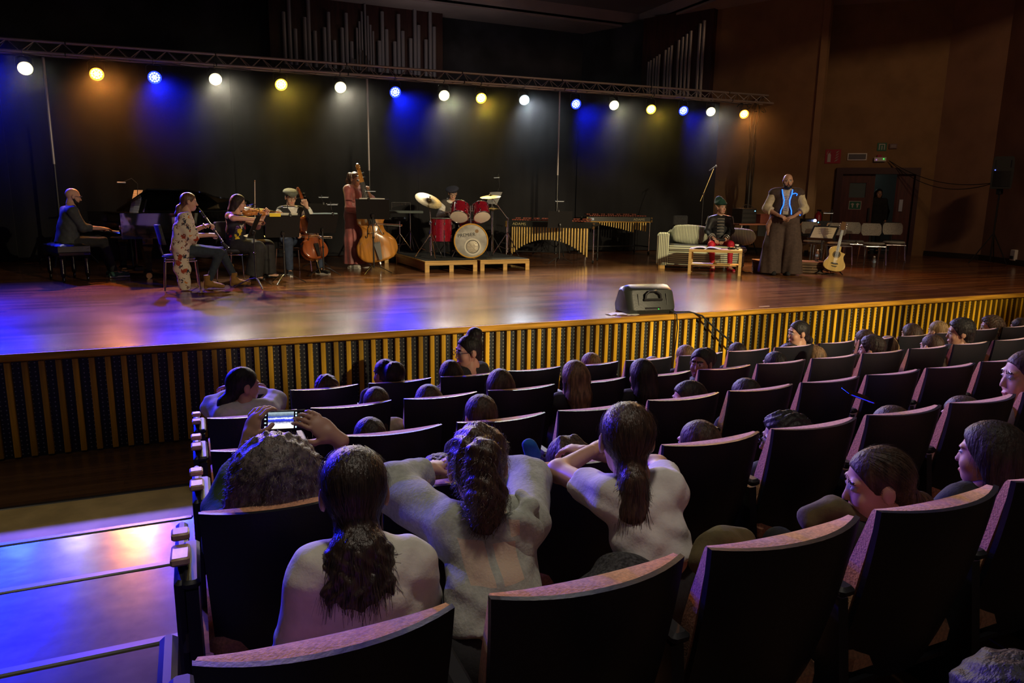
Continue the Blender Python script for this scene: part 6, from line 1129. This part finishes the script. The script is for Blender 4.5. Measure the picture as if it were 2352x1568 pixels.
# ================================================================== theatre seats
SHELLM = M('seat_shell', (.010, .011, .016), .42, spec=.45, bump=(90, .08)); CUSH = M('seat_upholstery', (.62, .29, .15), .85, noise=(120, .2), bump=(160, .25), sheen=.3); WOODA = M('beech_armrest', (.48, .30, .20), .4, noise=(5, .2), stretch=(8, .6, 8)); PANEL = M('seat_side_panel', (.012, .012, .014), .5)
def seat_meshes():
    yb = lambda u, v: .125*(1-v)**1.15+.062*abs(2*u-1)**2.2; xw = lambda u, v: (u-.5)*(.415+.05*v); zz = lambda v: .30+.566*v
    a = MB().grid(lambda u, v: (xw(u, v), yb(u, v)-.012*math.sin(v*PI), zz(v)), 12, 10, thick=(0, .016, 0)).mesh('back_shell', SHELLM, True, 50)
    b = MB(); rings = []
    for v, sh in ((.06, .6), (.08, .9), (.15, 1), (.3, 1), (.45, 1), (.6, 1), (.75, 1), (.88, 1), (.95, 1), (.985, .92), (1.0, .70)):
        N = 14; th = lambda u: ((.022+.032*math.sin(PI*v)**1.2)+.052*(1-abs(2*u-1)**2.4))*sh; e = .992
        bk = [np.array([xw(u, v)*e, yb(u, v)+.014, zz(v)-.004]) for u in np.linspace(0, 1, N)]; fr = [np.array([xw(u, v)*(e-.03*(abs(2*u-1) > .95)), yb(u, v)+.014+th(u), zz(v)-.004+.012*(1-sh)*0]) for u in np.linspace(1, 0, N)]; rings.append((bk+fr)[::-1])
    b.loft(rings); b = b.mesh('back_cushion', CUSH, True, 55)
    c = MB().bbox((0, .34, .40), (.46, .44, .11), .035, R=Rx(.10)).mesh('seat_cushion', CUSH)
    d = MB().prism([(.06, .02), (.42, .02), (.44, .10), (.34, .50), (.40, .60), (.12, .60), (.08, .30)], -.018, .018, R=[[0, 0, 1], [1, 0, 0], [0, 1, 0]], c=(-.266, 0, 0)).mesh('side_panel', PANEL, False)
    e = MB().bbox((-.266, .25, .625), (.052, .30, .03), .010).mesh('armrest', PANEL)
    f = MB().bbox((0, .30, .31), (.44, .34, .03), .008).mesh('seat_pan', SHELLM)
    return [('back_shell', a), ('back_cushion', b), ('seat_cushion', c), ('side_panel', d), ('armrest', e), ('seat_pan', f)]
SM = seat_meshes(); ORD = 'first second third fourth fifth sixth seventh eighth ninth tenth eleventh twelfth thirteenth fourteenth fifteenth sixteenth seventeenth eighteenth nineteenth twentieth'.split()
ROWN = {1: 'front row by the stage', 2: 'second row', 3: 'third row', 4: 'fourth row', 5: 'row nearest the camera'}; PITCH = .5404
for r, cnt in ((1, 20), (2, 17), (3, 14), (4, 11), (5, 7)):
    for k in range(cnt):
        s = thing('theatre_seat', 'dark backed tip-up theatre seat, %s, %s from the aisle' % (ROWN[r], ORD[k]), 'seat', (k*PITCH+.247-.012*r*(r > 3), ROWY[r]-.075, FL(r)), 0, 'raked theatre seats')
        for nm, me in SM: link(nm, me, s)
        if k == 0:
            MB().bbox((-.296, .36, .33), (.040, .46, .60), .012).build('end_panel', PANEL, s); (MB().bbox((-.296, .26, .655), (.056, .16, .026), .006, R=Rx(-.16)).build('end_armrest', WOODA, s, label='pinkish wood armrest'), MB().bbox((-.296, .39, .668), (.056, .06, .026), .006).build('end_armrest', WOODA, s, label='pinkish wood armrest')) if r < 5 else None; MB().tube([(-.285, .12, .40), (-.285, .18, .52), (-.285, .24, .62)], .018, 6).build('bracket', BLACKM, s)
# ================================================================== the audience
def J_slouch(yaw=0, pitch=-4, roll=0): return dict(pel=(0, .21, .66), chest=(0, .07, .93), neck=(0, .02, 1.05), head=(0, .03, 1.19), shL=(-.165, .04, .99), shR=(.165, .04, .99), elL=(-.20, .20, .78), elR=(.20, .20, .78), wrL=(-.08, .42, .74), wrR=(.08, .42, .74), hipL=(-.09, .24, .64), hipR=(.09, .24, .64), knL=(-.11, .60, .66), knR=(.11, .60, .66), anL=(-.11, .66, .28), anR=(.11, .66, .28), toL=(-.12, .80, .22), toR=(.12, .80, .22), yaw=yaw, pitch=pitch, roll=roll, hs=1.2)
ABODY = {}; ASHIRT = None
def spectator(label, x, y, top, row, style, hc, yaw=0, sk='fair', top_c=None, rz=0., hh=.008, strands=240, glass=False, sc=.78, grp=None, pitch=-4, roll=0):
    global ASHIRT
    J = J_slouch(yaw, pitch, roll); key = (yaw, pitch, roll)
    if key not in ABODY: ABODY[key] = bodymesh(J, 'fair', .0135, curl=(.5, .5), child=True).mesh('person', skin('fair'), True, 80)
    if ASHIRT is None:
        S = SDF(); torso(S, J_slouch(), .014, 0, 1.38, hem=(0, .20, .62)); arms(S, J_slouch(), .014, 0, 1.9); ASHIRT = blob(MB(), S.mesh(.013, [((0, .02, 1.065), (0, -.25, .97))], wrinkle(.004))).mesh('shirt', BLK, True, 60)
        S = SDF(); legs(S, J_slouch(), .012); globals()['ATROU'] = blob(MB(), S.mesh(.014)).mesh('trousers', BLK, True, 60)
    sit = top-(FL(row)+.44); o = link('person', ABODY[key], None, (x, y-.02, FL(row)+sit-.61*sc/.78), math.radians(rz), label, 'person', grp); o.scale = (sc,)*3
    for i, m in enumerate(skin(sk)): o.material_slots[i].link = 'OBJECT'; o.material_slots[i].material = m
    for nm, me, m in (('shirt', ASHIRT, top_c or BLK), ('trousers', ATROU, BLK)):
        c = link(nm, me, o); c.material_slots[0].link = 'OBJECT'; c.material_slots[0].material = m
    hair(o, J, style, hairm(hc, 'curl' in style), hh, strands)
    if glass: glasses(o, J)
    return o
NAVY = CL('navy_top', (.02, .022, .04)); GRN = CL('green_top', (.03, .06, .035)); LILAC = CL('lilac_top', (.35, .32, .42)); SAND = CL('sand_top', (.35, .30, .18)); WTEE = CL('white_tee', (.68, .65, .61), .9, .06); GRYH = CL('grey_green_fleece', (.27, .29, .25), .95, .1)
AUD = [
 ('child with curly hair showing only the crown above the second front row seat', .82, 5.15, .02, 1, 'tousled', 'brown'),
 ('child with a round afro puff seated in the third front row seat', 1.25, 5.15, .11, 1, 'puff', 'dark', dict(yaw=25, sk='tan')),
 ('child with a dark bob beside the woman with glasses', 1.76, 5.15, .06, 1, 'bob', 'dark'),
 ('woman with glasses and a black curly top bun turned in profile', 2.02, 5.42, .13, 1, 'topbun', 'black', dict(yaw=75, glass=True, sc=.9, rz=20)),
 ('boy with short fair hair in the front row behind the long straight hair', 3.00, 5.15, .03, 1, 'short', 'light'),
 ('child in the front row of whom only a sliver of hair shows', 3.62, 5.15, -.05, 1, 'short', 'light'),
 ('fair haired boy in the front row left of the girl with the tan face', 3.97, 5.15, .03, 1, 'short', 'light'),
 ('child with a smooth round dark head in the front row under the slanting cable', 4.55, 5.15, .02, 1, 'crop', 'dark'),
 ('child barely visible below the girl in profile', 5.20, 5.18, -.05, 1, 'short', 'dark'),
 ('girl with black tied back hair sitting tall in profile against the slats', 5.38, 5.24, .14, 1, 'sidepony', 'black', dict(yaw=75, sk='mid', sc=.82)),
 ('boy with mid brown hair in the front row right of the profile girl', 6.18, 5.15, .04, 1, 'short', 'brown'),
 ('child with blond streaked hair low in the front row', 6.49, 5.12, -.04, 1, 'bob', 'blond'),
 ('child with long wavy brown hair in the front row', 6.82, 5.12, .07, 1, 'long', 'brown'),
 ('child with short yellowish lit hair beside the long wavy hair', 7.27, 5.15, .07, 1, 'short', 'blond'),
 ('curly haired child in half profile near the far end of the front row', 8.13, 5.15, .07, 1, 'curly', 'brown', dict(yaw=55)),
 ('dark haired child cut by the frame edge in the front row', 8.66, 5.15, .03, 1, 'short', 'dark'),
 ('child with long light brown hair low in front of the profile girl', 5.42, 5.06, -.05, 1, 'long', 'light'),
 ('child with dark violet lit hair low in the far front row', 8.0, 5.07, -.10, 1, 'short', 'dark'),
 ('child with brown hair tied low and a pale yellow top in the second row', .96, 4.20, .16, 2, 'lowpony', 'brown', dict(top_c=SAND)),
 ('child with a smooth brown bob just above the third seat of the second row', 1.29, 4.20, .14, 2, 'bob', 'brown'),
 ('child with frizzy brown hair behind the woman with glasses', 1.77, 4.20, .20, 2, 'bob', 'brown', dict(roll=6)),
 ('child with long straight light brown hair hanging between two seats', 2.27, 4.10, .24, 2, 'long', 'light'),
 ('child with long dark hair hanging between two second row seats', 2.80, 4.10, .21, 2, 'long', 'dark'),
 ('girl with a tan face and black puff looking back over her shoulder', 3.45, 4.27, .21, 2, 'puff', 'black', dict(yaw=80, sk='tan', rz=42, pitch=2, top_c=NAVY)),
 ('boy with cropped black hair and bare neck in the second row', 4.11, 4.22, .15, 2, 'crop', 'black', dict(sk='mid', roll=5)),
 ('boy with dark hair slumped low with his cheek on his arm', 4.98, 4.22, .06, 2, 'short', 'dark', dict(yaw=45)),
 ('boy with thick dark hair and a pale collar in the second row', 5.22, 4.27, .19, 2, 'tousled', 'dark', dict(yaw=30)),
 ('girl with a smooth round brown head and dark top in the second row', 5.97, 4.27, .16, 2, 'lowpony', 'brown', dict(top_c=NAVY)),
 ('boy with black hair and a dark jacket turned in half profile', 6.41, 4.32, .22, 2, 'tousled', 'black', dict(yaw=50, sk='mid', top_c=NAVY, sc=.86)),
 ('boy with very short dark hair in the second seat of the third row', .71, 3.25, .27, 3, 'crop', 'dark'),
 ('boy with combed short brown hair in the third seat of the third row', 1.27, 3.25, .32, 3, 'short', 'brown'),
 ('child of whom only a violet dome of hair shows in the third row', 1.86, 3.25, .18, 3, 'crop', 'black'),
 ('child with a dark fringe bob seen in profile in the third row', 2.56, 3.27, .27, 3, 'bob', 'dark', dict(yaw=75)),
 ('child with short dark hair just above a third row seat', 2.98, 3.27, .25, 3, 'short', 'dark'),
 ('child with braided brown hair below the girl in the white tee', 1.27, 2.34, .39, 4, 'braid', 'brown', dict(strands=500, hh=.007)),
 ('boy with shaved hair and glowing red ear in the fourth row', 1.87, 2.30, .40, 4, 'crop', 'brown', dict(hh=.007, yaw=8)),
 ('person with dark curly hair and glasses turned in profile in the fourth row', 2.40, 2.37, .34, 4, 'curly', 'black', dict(yaw=62, glass=True, sk='mid')),
 ('child with tousled hair half hidden behind the hooded girl', .78, 2.40, .35, 4, 'tousled', 'brown'),
 ('child with straight brown hair low in the fourth row near the blue glinting phone', 3.03, 2.32, .33, 4, 'bob', 'brown'),
 ('child with brown hair low in the fourth row beside the man in the pale shirt', 3.54, 2.32, .33, 4, 'short', 'brown'),
 ('balding man in a pale lilac shirt leaning forward at the frame edge', 3.92, 2.25, .45, 4, 'crop', 'brown', dict(yaw=60, top_c=LILAC, sc=.98)),
 ('girl with smooth tied back hair in profile in the nearest row', 1.83, 1.42, .575, 5, 'sidepony', 'brown', dict(yaw=58, strands=700, hh=.006, pitch=-10)),
 ('child with dark wavy hair hiding the cheek at the frame edge', 2.42, 1.47, .57, 5, 'long', 'dark', dict(yaw=18, strands=700, hh=.007)),
]
for a in AUD: spectator(*a[:7], **(a[7] if len(a) > 7 else {}))
spectator('dark curly head in the bottom corner right before the camera', .93, .47, .71, 6, 'tousled', 'black', 0, hh=.007, strands=300)
# ---- hero figures (joints in hall coordinates)
def hero(label, J, sk, h=.010, **kw): return person(label, (0, 0, 0), 0, J, sk, h, **kw)
def JW(**o): d = dict(yaw=0, pitch=0, roll=0, hs=.95); d.update(o); return d
f5 = FL(5); f4 = FL(4); f2 = FL(2)
def shrink(J, c, s): return J
HB = dict(r=(.040, .034, .033, .025))
def kid(S_arms=True): pass
def hbody(J, sk, h=.009, **kw):   # slimmer child body
    S = SDF(); rx = (1, 0, 0)
    S.cap(J['pel'], J['wst'], .074, .066, 0, .03, (rx, 1.25)); S.cap(J['wst'], J['chest'], .066, .070, 0, .03, (rx, 1.3)); S.cap(J['shL'], J['shR'], .034, None, 0, .03); arms(S, J, 0, 0, flat=0, **HB)
    for s in 'LR': S.cap(J['hip'+s], J['kn'+s], .065, .046, 0, .03); S.cap(J['kn'+s], J['an'+s], .044, .030, 0, .03); S.cap(V3(J['an'+s])-(0, 0, .02), J['to'+s], .028, .024, 0, .02)
    S.cap(J['neck'], V3(J['head'])-(0, .02, .03), .045, .042, 0, .03); S.cap(V3(J['neck'])-(0, 0, .05), J['neck'], .06, .045, 0, .04); mb = blob(MB(), S.mesh(h)); S = SDF(); S.T = headT(J); head_prims(S, False, True); S.cap((0, -.02, -.03), (0, -.03, -.10), .044, .044, 0, .02); blob(mb, S.mesh(.0065))
    for s, sd in (('L', -1), ('R', 1)):
        fd = V3(J['wr'+s])-V3(J['el'+s]); hd = J.get('hand'+s) or {}; d = V3(hd.get('d', fd)); blob(mb, hand(V3(J['wr'+s])+d/np.linalg.norm(d)*.018, d, hd.get('n', (0, 0, -1)), hd.get('curl', .5), hd.get('side', -sd), hd.get('sc', .85)))
    return mb
def kidtop(o, J, mat, g, sleeve, h=.007, name='shirt', hemz=None, neckcut=None, wr=.003, rag=(1.2, 1.), hood=False):
    S = SDF(); rx = (1, 0, 0); S.cap(J['pel'], J['wst'], .076+g, .068+g, 0, .03, (rx, 1.27), 2); S.cap(J['wst'], J['chest'], .068+g, .074+g, 0, .03, (rx, 1.32)); S.cap(J['shL'], J['shR'], .035+g, None, 0, .035); arms(S, J, g, 0, sleeve, rag, **HB)
    n = V3(J['neck'])
    for s in 'LR': S.cap(n-(0, 0, .03), V3(J['sh'+s])*.75+n*.25, .034+g, .036+g, 0, .03)
    if hood and 0: S.chain([n+(-.085, -.01, .0), n+(-.04, -.09, -.04), n+(.04, -.115, -.06), n+(.085, -.05, -.01), n+(.07, .02, .02)], [.03, .04, .05, .045, .03], 0, .02); S.chain([n+(.03, -.12, -.06), n+(.055, -.145, -.12), n+(.05, -.14, -.16)], [.055, .05, .02], 0, .025)
    return sdfpart(name, S, mat, o, h, [((n[0], n[1], n[2]+.045), (0, -.2, .98))], lambda X, Y, Z: wr*.65*(np.sin(X*34+Z*52+2.2*np.sin(Z*23+X*9))*.8+.7*np.sin(Z*70-X*41+Y*30+1.5*np.sin(X*37))))
def kidlegs(o, J, mat, g, upto=1., name='shorts', h=.010):
    S = SDF(); 
    for s in 'LR': hp, kn = V3(J['hip'+s]), V3(J['kn'+s]); S.cap(hp, hp+(kn-hp)*min(upto, 1), .065+g, .05+g, 0, .03, None, 1 if upto <= 1 else 0); 
    if upto > 1:
        for s in 'LR': S.cap(J['kn'+s], J['an'+s], .044+g, .032+g, 0, .02, None, 1)
    S.cap(J['hipL'], J['hipR'], .085+g, None, 0, .03); return sdfpart(name, S, mat, o, h)
def mk(label, J, sk, hs, hcol, strands, hh=.006):
    o = hbody(J, sk).build('person', skin(sk), None, angle=80, label=label, cat='person'); hair(o, J, hs, hcol, hh, strands); return o
HDK = M('hair_deep_brown', (.034, .019, .013), .42, noise=(70, .5), stretch=(1, 1, .13), bump=(110, .5), spec=.5); HMB = M('hair_warm_brown', (.060, .030, .018), .42, noise=(70, .5), stretch=(1, 1, .13), bump=(110, .5), spec=.5)
# girl with the low ponytail in the pale shirt
x, y = .335, 1.68
J = JW(pel=(x+.02, y-.14, .10), wst=(x+.015, y-.13, .23), chest=(x-.0, y-.10, .345), neck=(x-.005, y-.045, .45), head=(x-.01, y, .56), shL=(x-.120, y-.07, .40), shR=(x+.105, y-.09, .385), elL=(x-.165, y-.03, .17), elR=(x+.155, y-.02, .16), wrL=(x-.08, y+.18, .18), wrR=(x+.10, y+.18, .18), hipL=(x-.05, y-.12, .10), hipR=(x+.09, y-.12, .10), knL=(x-.07, y+.2, .12), knR=(x+.11, y+.2, .12), anL=(x-.07, y+.22, f5+.08), anR=(x+.11, y+.22, f5+.08), toL=(x-.07, y+.33, f5+.03), toR=(x+.11, y+.33, f5+.03), yaw=-8, pitch=-6, hs=.96)
o = mk('girl with a thick low ponytail and a cream shirt right in front of the camera', J, 'mid', 'thicktail', HDK, 1500); kidtop(o, J, CL('cream_shirt', (.70, .67, .58), .9, .06), .024, 1.9, wr=.004); kidlegs(o, J, BLK, .012, 2)
S = SDF(); S.T = headT(J); S.ell((0, -.098, -.075), (.045, .03, .022), 0, .01); sdfpart('hair_tie', S, M('hair_tie', (.08, .05, .06), .8), o, .006, [], wrinkle(.004, 120))
# hooded girl leaning on the seat in front
J = JW(pel=(.625, 1.50, .20), wst=(.645, 1.55, .27), chest=(.675, 1.64, .36), neck=(.69, 1.72, .44), head=(.685, 1.775, .545), shL=(.585, 1.70, .405), shR=(.79, 1.68, .40), elL=(.50, 1.99, .425), elR=(.935, 1.97, .395), wrL=(.63, 2.10, .42), wrR=(.80, 2.10, .415), hipL=(.56, 1.50, .15), hipR=(.69, 1.50, .15), knL=(.55, 1.52, -.10), knR=(.70, 1.52, -.10), anL=(.55, 1.48, f5+.08), anR=(.70, 1.48, f5+.08), toL=(.54, 1.6, f5+.03), toR=(.71, 1.6, f5+.03), yaw=-14, pitch=-8, hs=.95)
o = mk('girl in a grey green hooded sweatshirt leaning with both elbows on a seat back', J, 'fair', 'curlpony', HMB, 1500); FLEECE = M('hooded_fleece', (.40, .42, .36), .95, noise=(70, .12), bump=(150, .2))
def print_patch(m, boxes, col):
    nt = m.node_tree; L = nt.links.new; b = nt.nodes['Principled BSDF']; src = b.inputs['Base Color'].links[0].from_socket; tc = nd(nt, 'ShaderNodeTexCoord'); sp = nd(nt, 'ShaderNodeSeparateXYZ'); L(tc.outputs['Object'], sp.inputs[0]); acc = None
    for x0, x1, z0, z1 in boxes:
        for ax, lo, hi in ((0, x0, x1), (2, z0, z1)):
            c = nd(nt, 'ShaderNodeMath', operation='COMPARE'); c.inputs[1].default_value = (lo+hi)/2; c.inputs[2].default_value = (hi-lo)/2; L(sp.outputs[ax], c.inputs[0])
            if ax == 0: p = c
        q = nd(nt, 'ShaderNodeMath', operation='MULTIPLY'); L(p.outputs[0], q.inputs[0]); L(c.outputs[0], q.inputs[1])
        if acc is None: acc = q
        else: s = nd(nt, 'ShaderNodeMath', operation='MAXIMUM'); L(acc.outputs[0], s.inputs[0]); L(q.outputs[0], s.inputs[1]); acc = s
    mx = nd(nt, 'ShaderNodeMix', data_type='RGBA'); mx.inputs[7].default_value = (*col, 1); L(acc.outputs[0], mx.inputs[0]); L(src, mx.inputs[6]); L(mx.outputs[2], b.inputs['Base Color'])
print_patch(FLEECE, [(.57, .625, .345, .425), (.645, .705, .345, .42), (.695, .72, .43, .47)], (.58, .46, .34))
kidtop(o, J, FLEECE, .024, 1.95, name='hooded_sweatshirt', wr=.005, rag=(1.5, 1.1), hood=True); n = V3(J['neck']); S = SDF(); S.ell(n+(.03, -.115, -.04), (.092, .034, .075), 0, .02, Rx(.35)@Ry(-.25)); S.chain([n+(-.075, -.03, .03), n+(-.05, -.10, .005), n+(.03, -.125, .015), n+(.095, -.085, .03), n+(.09, -.02, .04)], [.016, .02, .02, .02, .016], 0, .02); S.chain([n+(.0, -.14, -.03), n+(.035, -.15, -.105), n+(.075, -.135, -.03)], [.018, .024, .018], 0, .03); sdfpart('hood', S, FLEECE, o, .007, [], wrinkle(.004, 50)); kidlegs(o, J, BLK, .014, .55)
# girl in the white tee
J = JW(pel=(1.155, 1.57, .255), wst=(1.155, 1.60, .305), chest=(1.155, 1.65, .375), neck=(1.15, 1.70, .46), head=(1.145, 1.74, .575), shL=(1.065, 1.69, .425), shR=(1.25, 1.67, .425), elL=(1.045, 1.98, .405), elR=(1.40, 1.93, .39), wrL=(1.22, 2.07, .42), wrR=(1.25, 2.10, .40), hipL=(1.10, 1.55, .17), hipR=(1.22, 1.55, .17), knL=(1.10, 1.72, -.02), knR=(1.24, 1.72, -.02), anL=(1.10, 1.50, f5+.1), anR=(1.24, 1.5, f5+.1), toL=(1.10, 1.40, f5+.05), toR=(1.24, 1.40, f5+.05), yaw=-20, pitch=-4, hs=.95)
o = mk('girl with a low ponytail in a white tee leaning one bare elbow on a seat', J, 'fair', 'lowpony', HMB, 1500); kidtop(o, J, WTEE, .017, .48, wr=.005, rag=(1.5, 1.2)); kidlegs(o, J, BLK, .014, 1.9, 'trousers')
# girl in the white sweatshirt by the aisle
J = JW(pel=(.27, 4.55, -.42), wst=(.265, 4.60, -.30), chest=(.26, 4.70, -.17), neck=(.25, 4.79, -.055), head=(.245, 4.84, .07), shL=(.13, 4.78, -.10), shR=(.375, 4.78, -.10), elL=(.06, 4.98, -.09), elR=(.45, 4.98, -.09), wrL=(.28, 5.13, -.03), wrR=(.22, 5.14, -.03), hipL=(.20, 4.54, -.45), hipR=(.34, 4.54, -.45), knL=(.2, 4.62, -.58), knR=(.34, 4.62, -.58), anL=(.2, 4.5, f2+.08), anR=(.34, 4.5, f2+.08), toL=(.2, 4.62, f2+.03), toR=(.34, 4.62, f2+.03), yaw=-72, pitch=-6, hs=1.0)
o = mk('girl with black hair in a white sweatshirt leaning over the first aisle seat', J, 'mid', 'lowpony', hairm('black'), 300, .008); SWT = CL('white_sweatshirt', (.50, .48, .46), .9, .08); kidtop(o, J, SWT, .034, 1.95, .009, 'sweatshirt', rag=(1.15, 1.1), wr=.005); kidlegs(o, J, BLK, .014, 1.9, 'trousers')
# curly haired woman filming with a phone
J = JW(pel=(.23, 2.36, -.02), wst=(.22, 2.33, .07), chest=(.205, 2.29, .17), neck=(.195, 2.30, .27), head=(.195, 2.33, .385), shL=(.04, 2.31, .20), shR=(.36, 2.31, .20), elL=(.045, 2.50, .22), elR=(.50, 2.48, .22), wrL=(.13, 2.555, .425), wrR=(.432, 2.50, .425), hipL=(.15, 2.38, -.02), hipR=(.31, 2.38, -.02), knL=(.14, 2.72, .02), knR=(.34, 2.72, .02), anL=(.14, 2.74, f4+.08), anR=(.34, 2.74, f4+.08), toL=(.14, 2.86, f4+.03), toR=(.34, 2.86, f4+.03), hs=1.0, pitch=4,
       handL=dict(d=(.30, .25, .8), n=(.8, .5, -.1), curl=.55, side=1, sc=.95), handR=dict(d=(-.75, .30, .62), n=(-.5, .85, -.2), curl=.35, side=-1, sc=.98))
HGR = M('hair_greying_curls', (.105, .080, .072), .5, noise=(45, .5), bump=(60, .6), spec=.4); o = mk('woman with a mass of greying curls filming the stage with a raised phone', J, 'mid', 'bigcurly', HGR, 2600, .008); kidtop(o, J, GRN, .032, 1.85, .009, 'jumper'); kidlegs(o, J, BLK, .02, 1.9, 'trousers')
MB().ring((.372, 2.535, .478), (.75, -.3, -.62), .0105, .0022, 14, 6).build('finger_ring', CHROME, o)
ph = thing('smartphone', 'smartphone held sideways, its bright screen showing the stage', 'phone', (.262, 2.60, .487), 0, rot=(math.radians(-4), math.radians(4), 0)); PW, PH_ = .150, .072
MB().bbox((0, 0, 0), (PW, .008, PH_), .003).build('body', BLACK, ph); MB().box((-.012, -.0045, 0), (.088, .0008, .060)).build('screen', M('phone_screen', (.02, .02, .02), .2), ph, smooth=False)
sm_ = MATS['phone_screen']; nt = sm_.node_tree; L = nt.links.new; b = nt.nodes['Principled BSDF']; tc = nd(nt, 'ShaderNodeTexCoord'); sp = nd(nt, 'ShaderNodeSeparateXYZ'); L(tc.outputs['Object'], sp.inputs[0])
mr = nd(nt, 'ShaderNodeMapRange'); mr.inputs[1].default_value = -.03; mr.inputs[2].default_value = .03; L(sp.outputs[2], mr.inputs[0]); rp = nd(nt, 'ShaderNodeValToRGB'); cr_ = rp.color_ramp; cr_.elements[0].color = (.9, .85, .7, 1); cr_.elements[1].color = (.35, .45, .5, 1)
for p_, c_ in ((.22, (1, 1, .95, 1)), (.34, (.5, .5, .6, 1)), (.42, (.02, .03, .25, 1)), (.56, (.03, .05, .9, 1)), (.62, (.9, .95, 1, 1)), (.68, (.02, .05, .5, 1)), (.8, (.10, .14, .2, 1))): e = cr_.elements.new(p_); e.color = c_
nz = nd(nt, 'ShaderNodeTexNoise'); nz.inputs['Scale'].default_value = 140; L(tc.outputs['Object'], nz.inputs['Vector']); am = nd(nt, 'ShaderNodeMath', operation='MULTIPLY_ADD'); am.inputs[1].default_value = .14; am.inputs[2].default_value = -.07; L(nz.outputs['Fac'], am.inputs[0]); ad = nd(nt, 'ShaderNodeMath', operation='ADD'); L(mr.outputs[0], ad.inputs[0]); L(am.outputs[0], ad.inputs[1]); L(ad.outputs[0], rp.inputs[0]); L(rp.outputs[0], b.inputs['Emission Color']); b.inputs['Emission Strength'].default_value = 1.3
ICO = M('phone_icons', (.5, .7, .8), .3, emit=(.65, .85, .95, 1.2))
for z in (-.022, -.008, .006, .02): MB().box((-.065, -.0046, z), (.006, .0008, .004)).build('icon', ICO, ph, smooth=False)
for z, w in ((-.026, .006), (-.014, .012), (.016, .006), (.026, .005)): MB().box((.040, -.0046, z), (.005, .0008, w)).build('icon', ICO, ph, smooth=False)
MB().box((.040, -.0047, .001), (.006, .0008, .008)).build('yellow_icon', M('phone_yellow', (.6, .5, .05), .3, emit=(.9, .7, .05, 1.2)), ph, smooth=False)
for z, r_ in ((.02, .005), (.001, .009), (-.02, .007)): MB().lathe([(r_, 0), (r_, .0006), (.0, .0007)], 14, (.056, -.0042, z), (0, -1, 0)).build('round_button', ICO, ph)
# things lying among the seats
def lump(name, label, cat, pts, rs, mat, h=.009, wr=.008):
    o = thing(name, label, cat, tuple(np.mean([V3(p) for p in pts], 0))); c = V3(o.location); S = SDF(); S.chain([V3(p)-c for p in pts], rs, 0, .04); sdfpart('fabric', S, mat, o, h, [], wrinkle(wr, 36)); return o
OLIVE = CL('olive', (.10, .078, .03)); lump('jacket', 'olive jacket bundled behind the third seat back of the nearest row', 'jacket', [(1.22, 1.44, .325), (1.28, 1.45, .35), (1.35, 1.46, .33)], [.045, .048, .045], OLIVE)
lump('jacket', 'olive and blue lit sleeve rising beside the profile girl', 'jacket', [(1.66, 1.50, .335), (1.72, 1.48, .36), (1.78, 1.44, .34)], [.04, .045, .04], OLIVE)
lump('backpack', 'dark grey textured backpack behind the second seat of the nearest row', 'bag', [(.90, 1.50, .20), (1.02, 1.52, .24), (1.10, 1.52, .20)], [.08, .09, .07], M('grey_mesh', (.05, .05, .052), .9, noise=(120, .6), bump=(120, .6)))
lump('blue_cloth', 'small blue cloth beside the braided hair', 'cloth', [(1.075, 2.26, .40), (1.09, 2.27, .36)], [.028, .032], CL('bright_blue', (.01, .10, .35)))
o = thing('smartphone', 'dark phone with a painted blue glint along its edge resting on a seat back', 'phone', (2.76, 2.30, .41), .3, rot=(.2, .35, -.2)); MB().bbox((0, 0, 0), (.15, .07, .010), .004).build('body', GLOSSK, o); MB().bbox((0, -.034, .0), (.13, .004, .004), .001).build('painted_glint', M('blue_glint', (.02, .03, .5), .2, emit=(.01, .02, 1, .8)), o)  # blue stage-light glint painted as a glowing strip on the phone
haze(.0042)
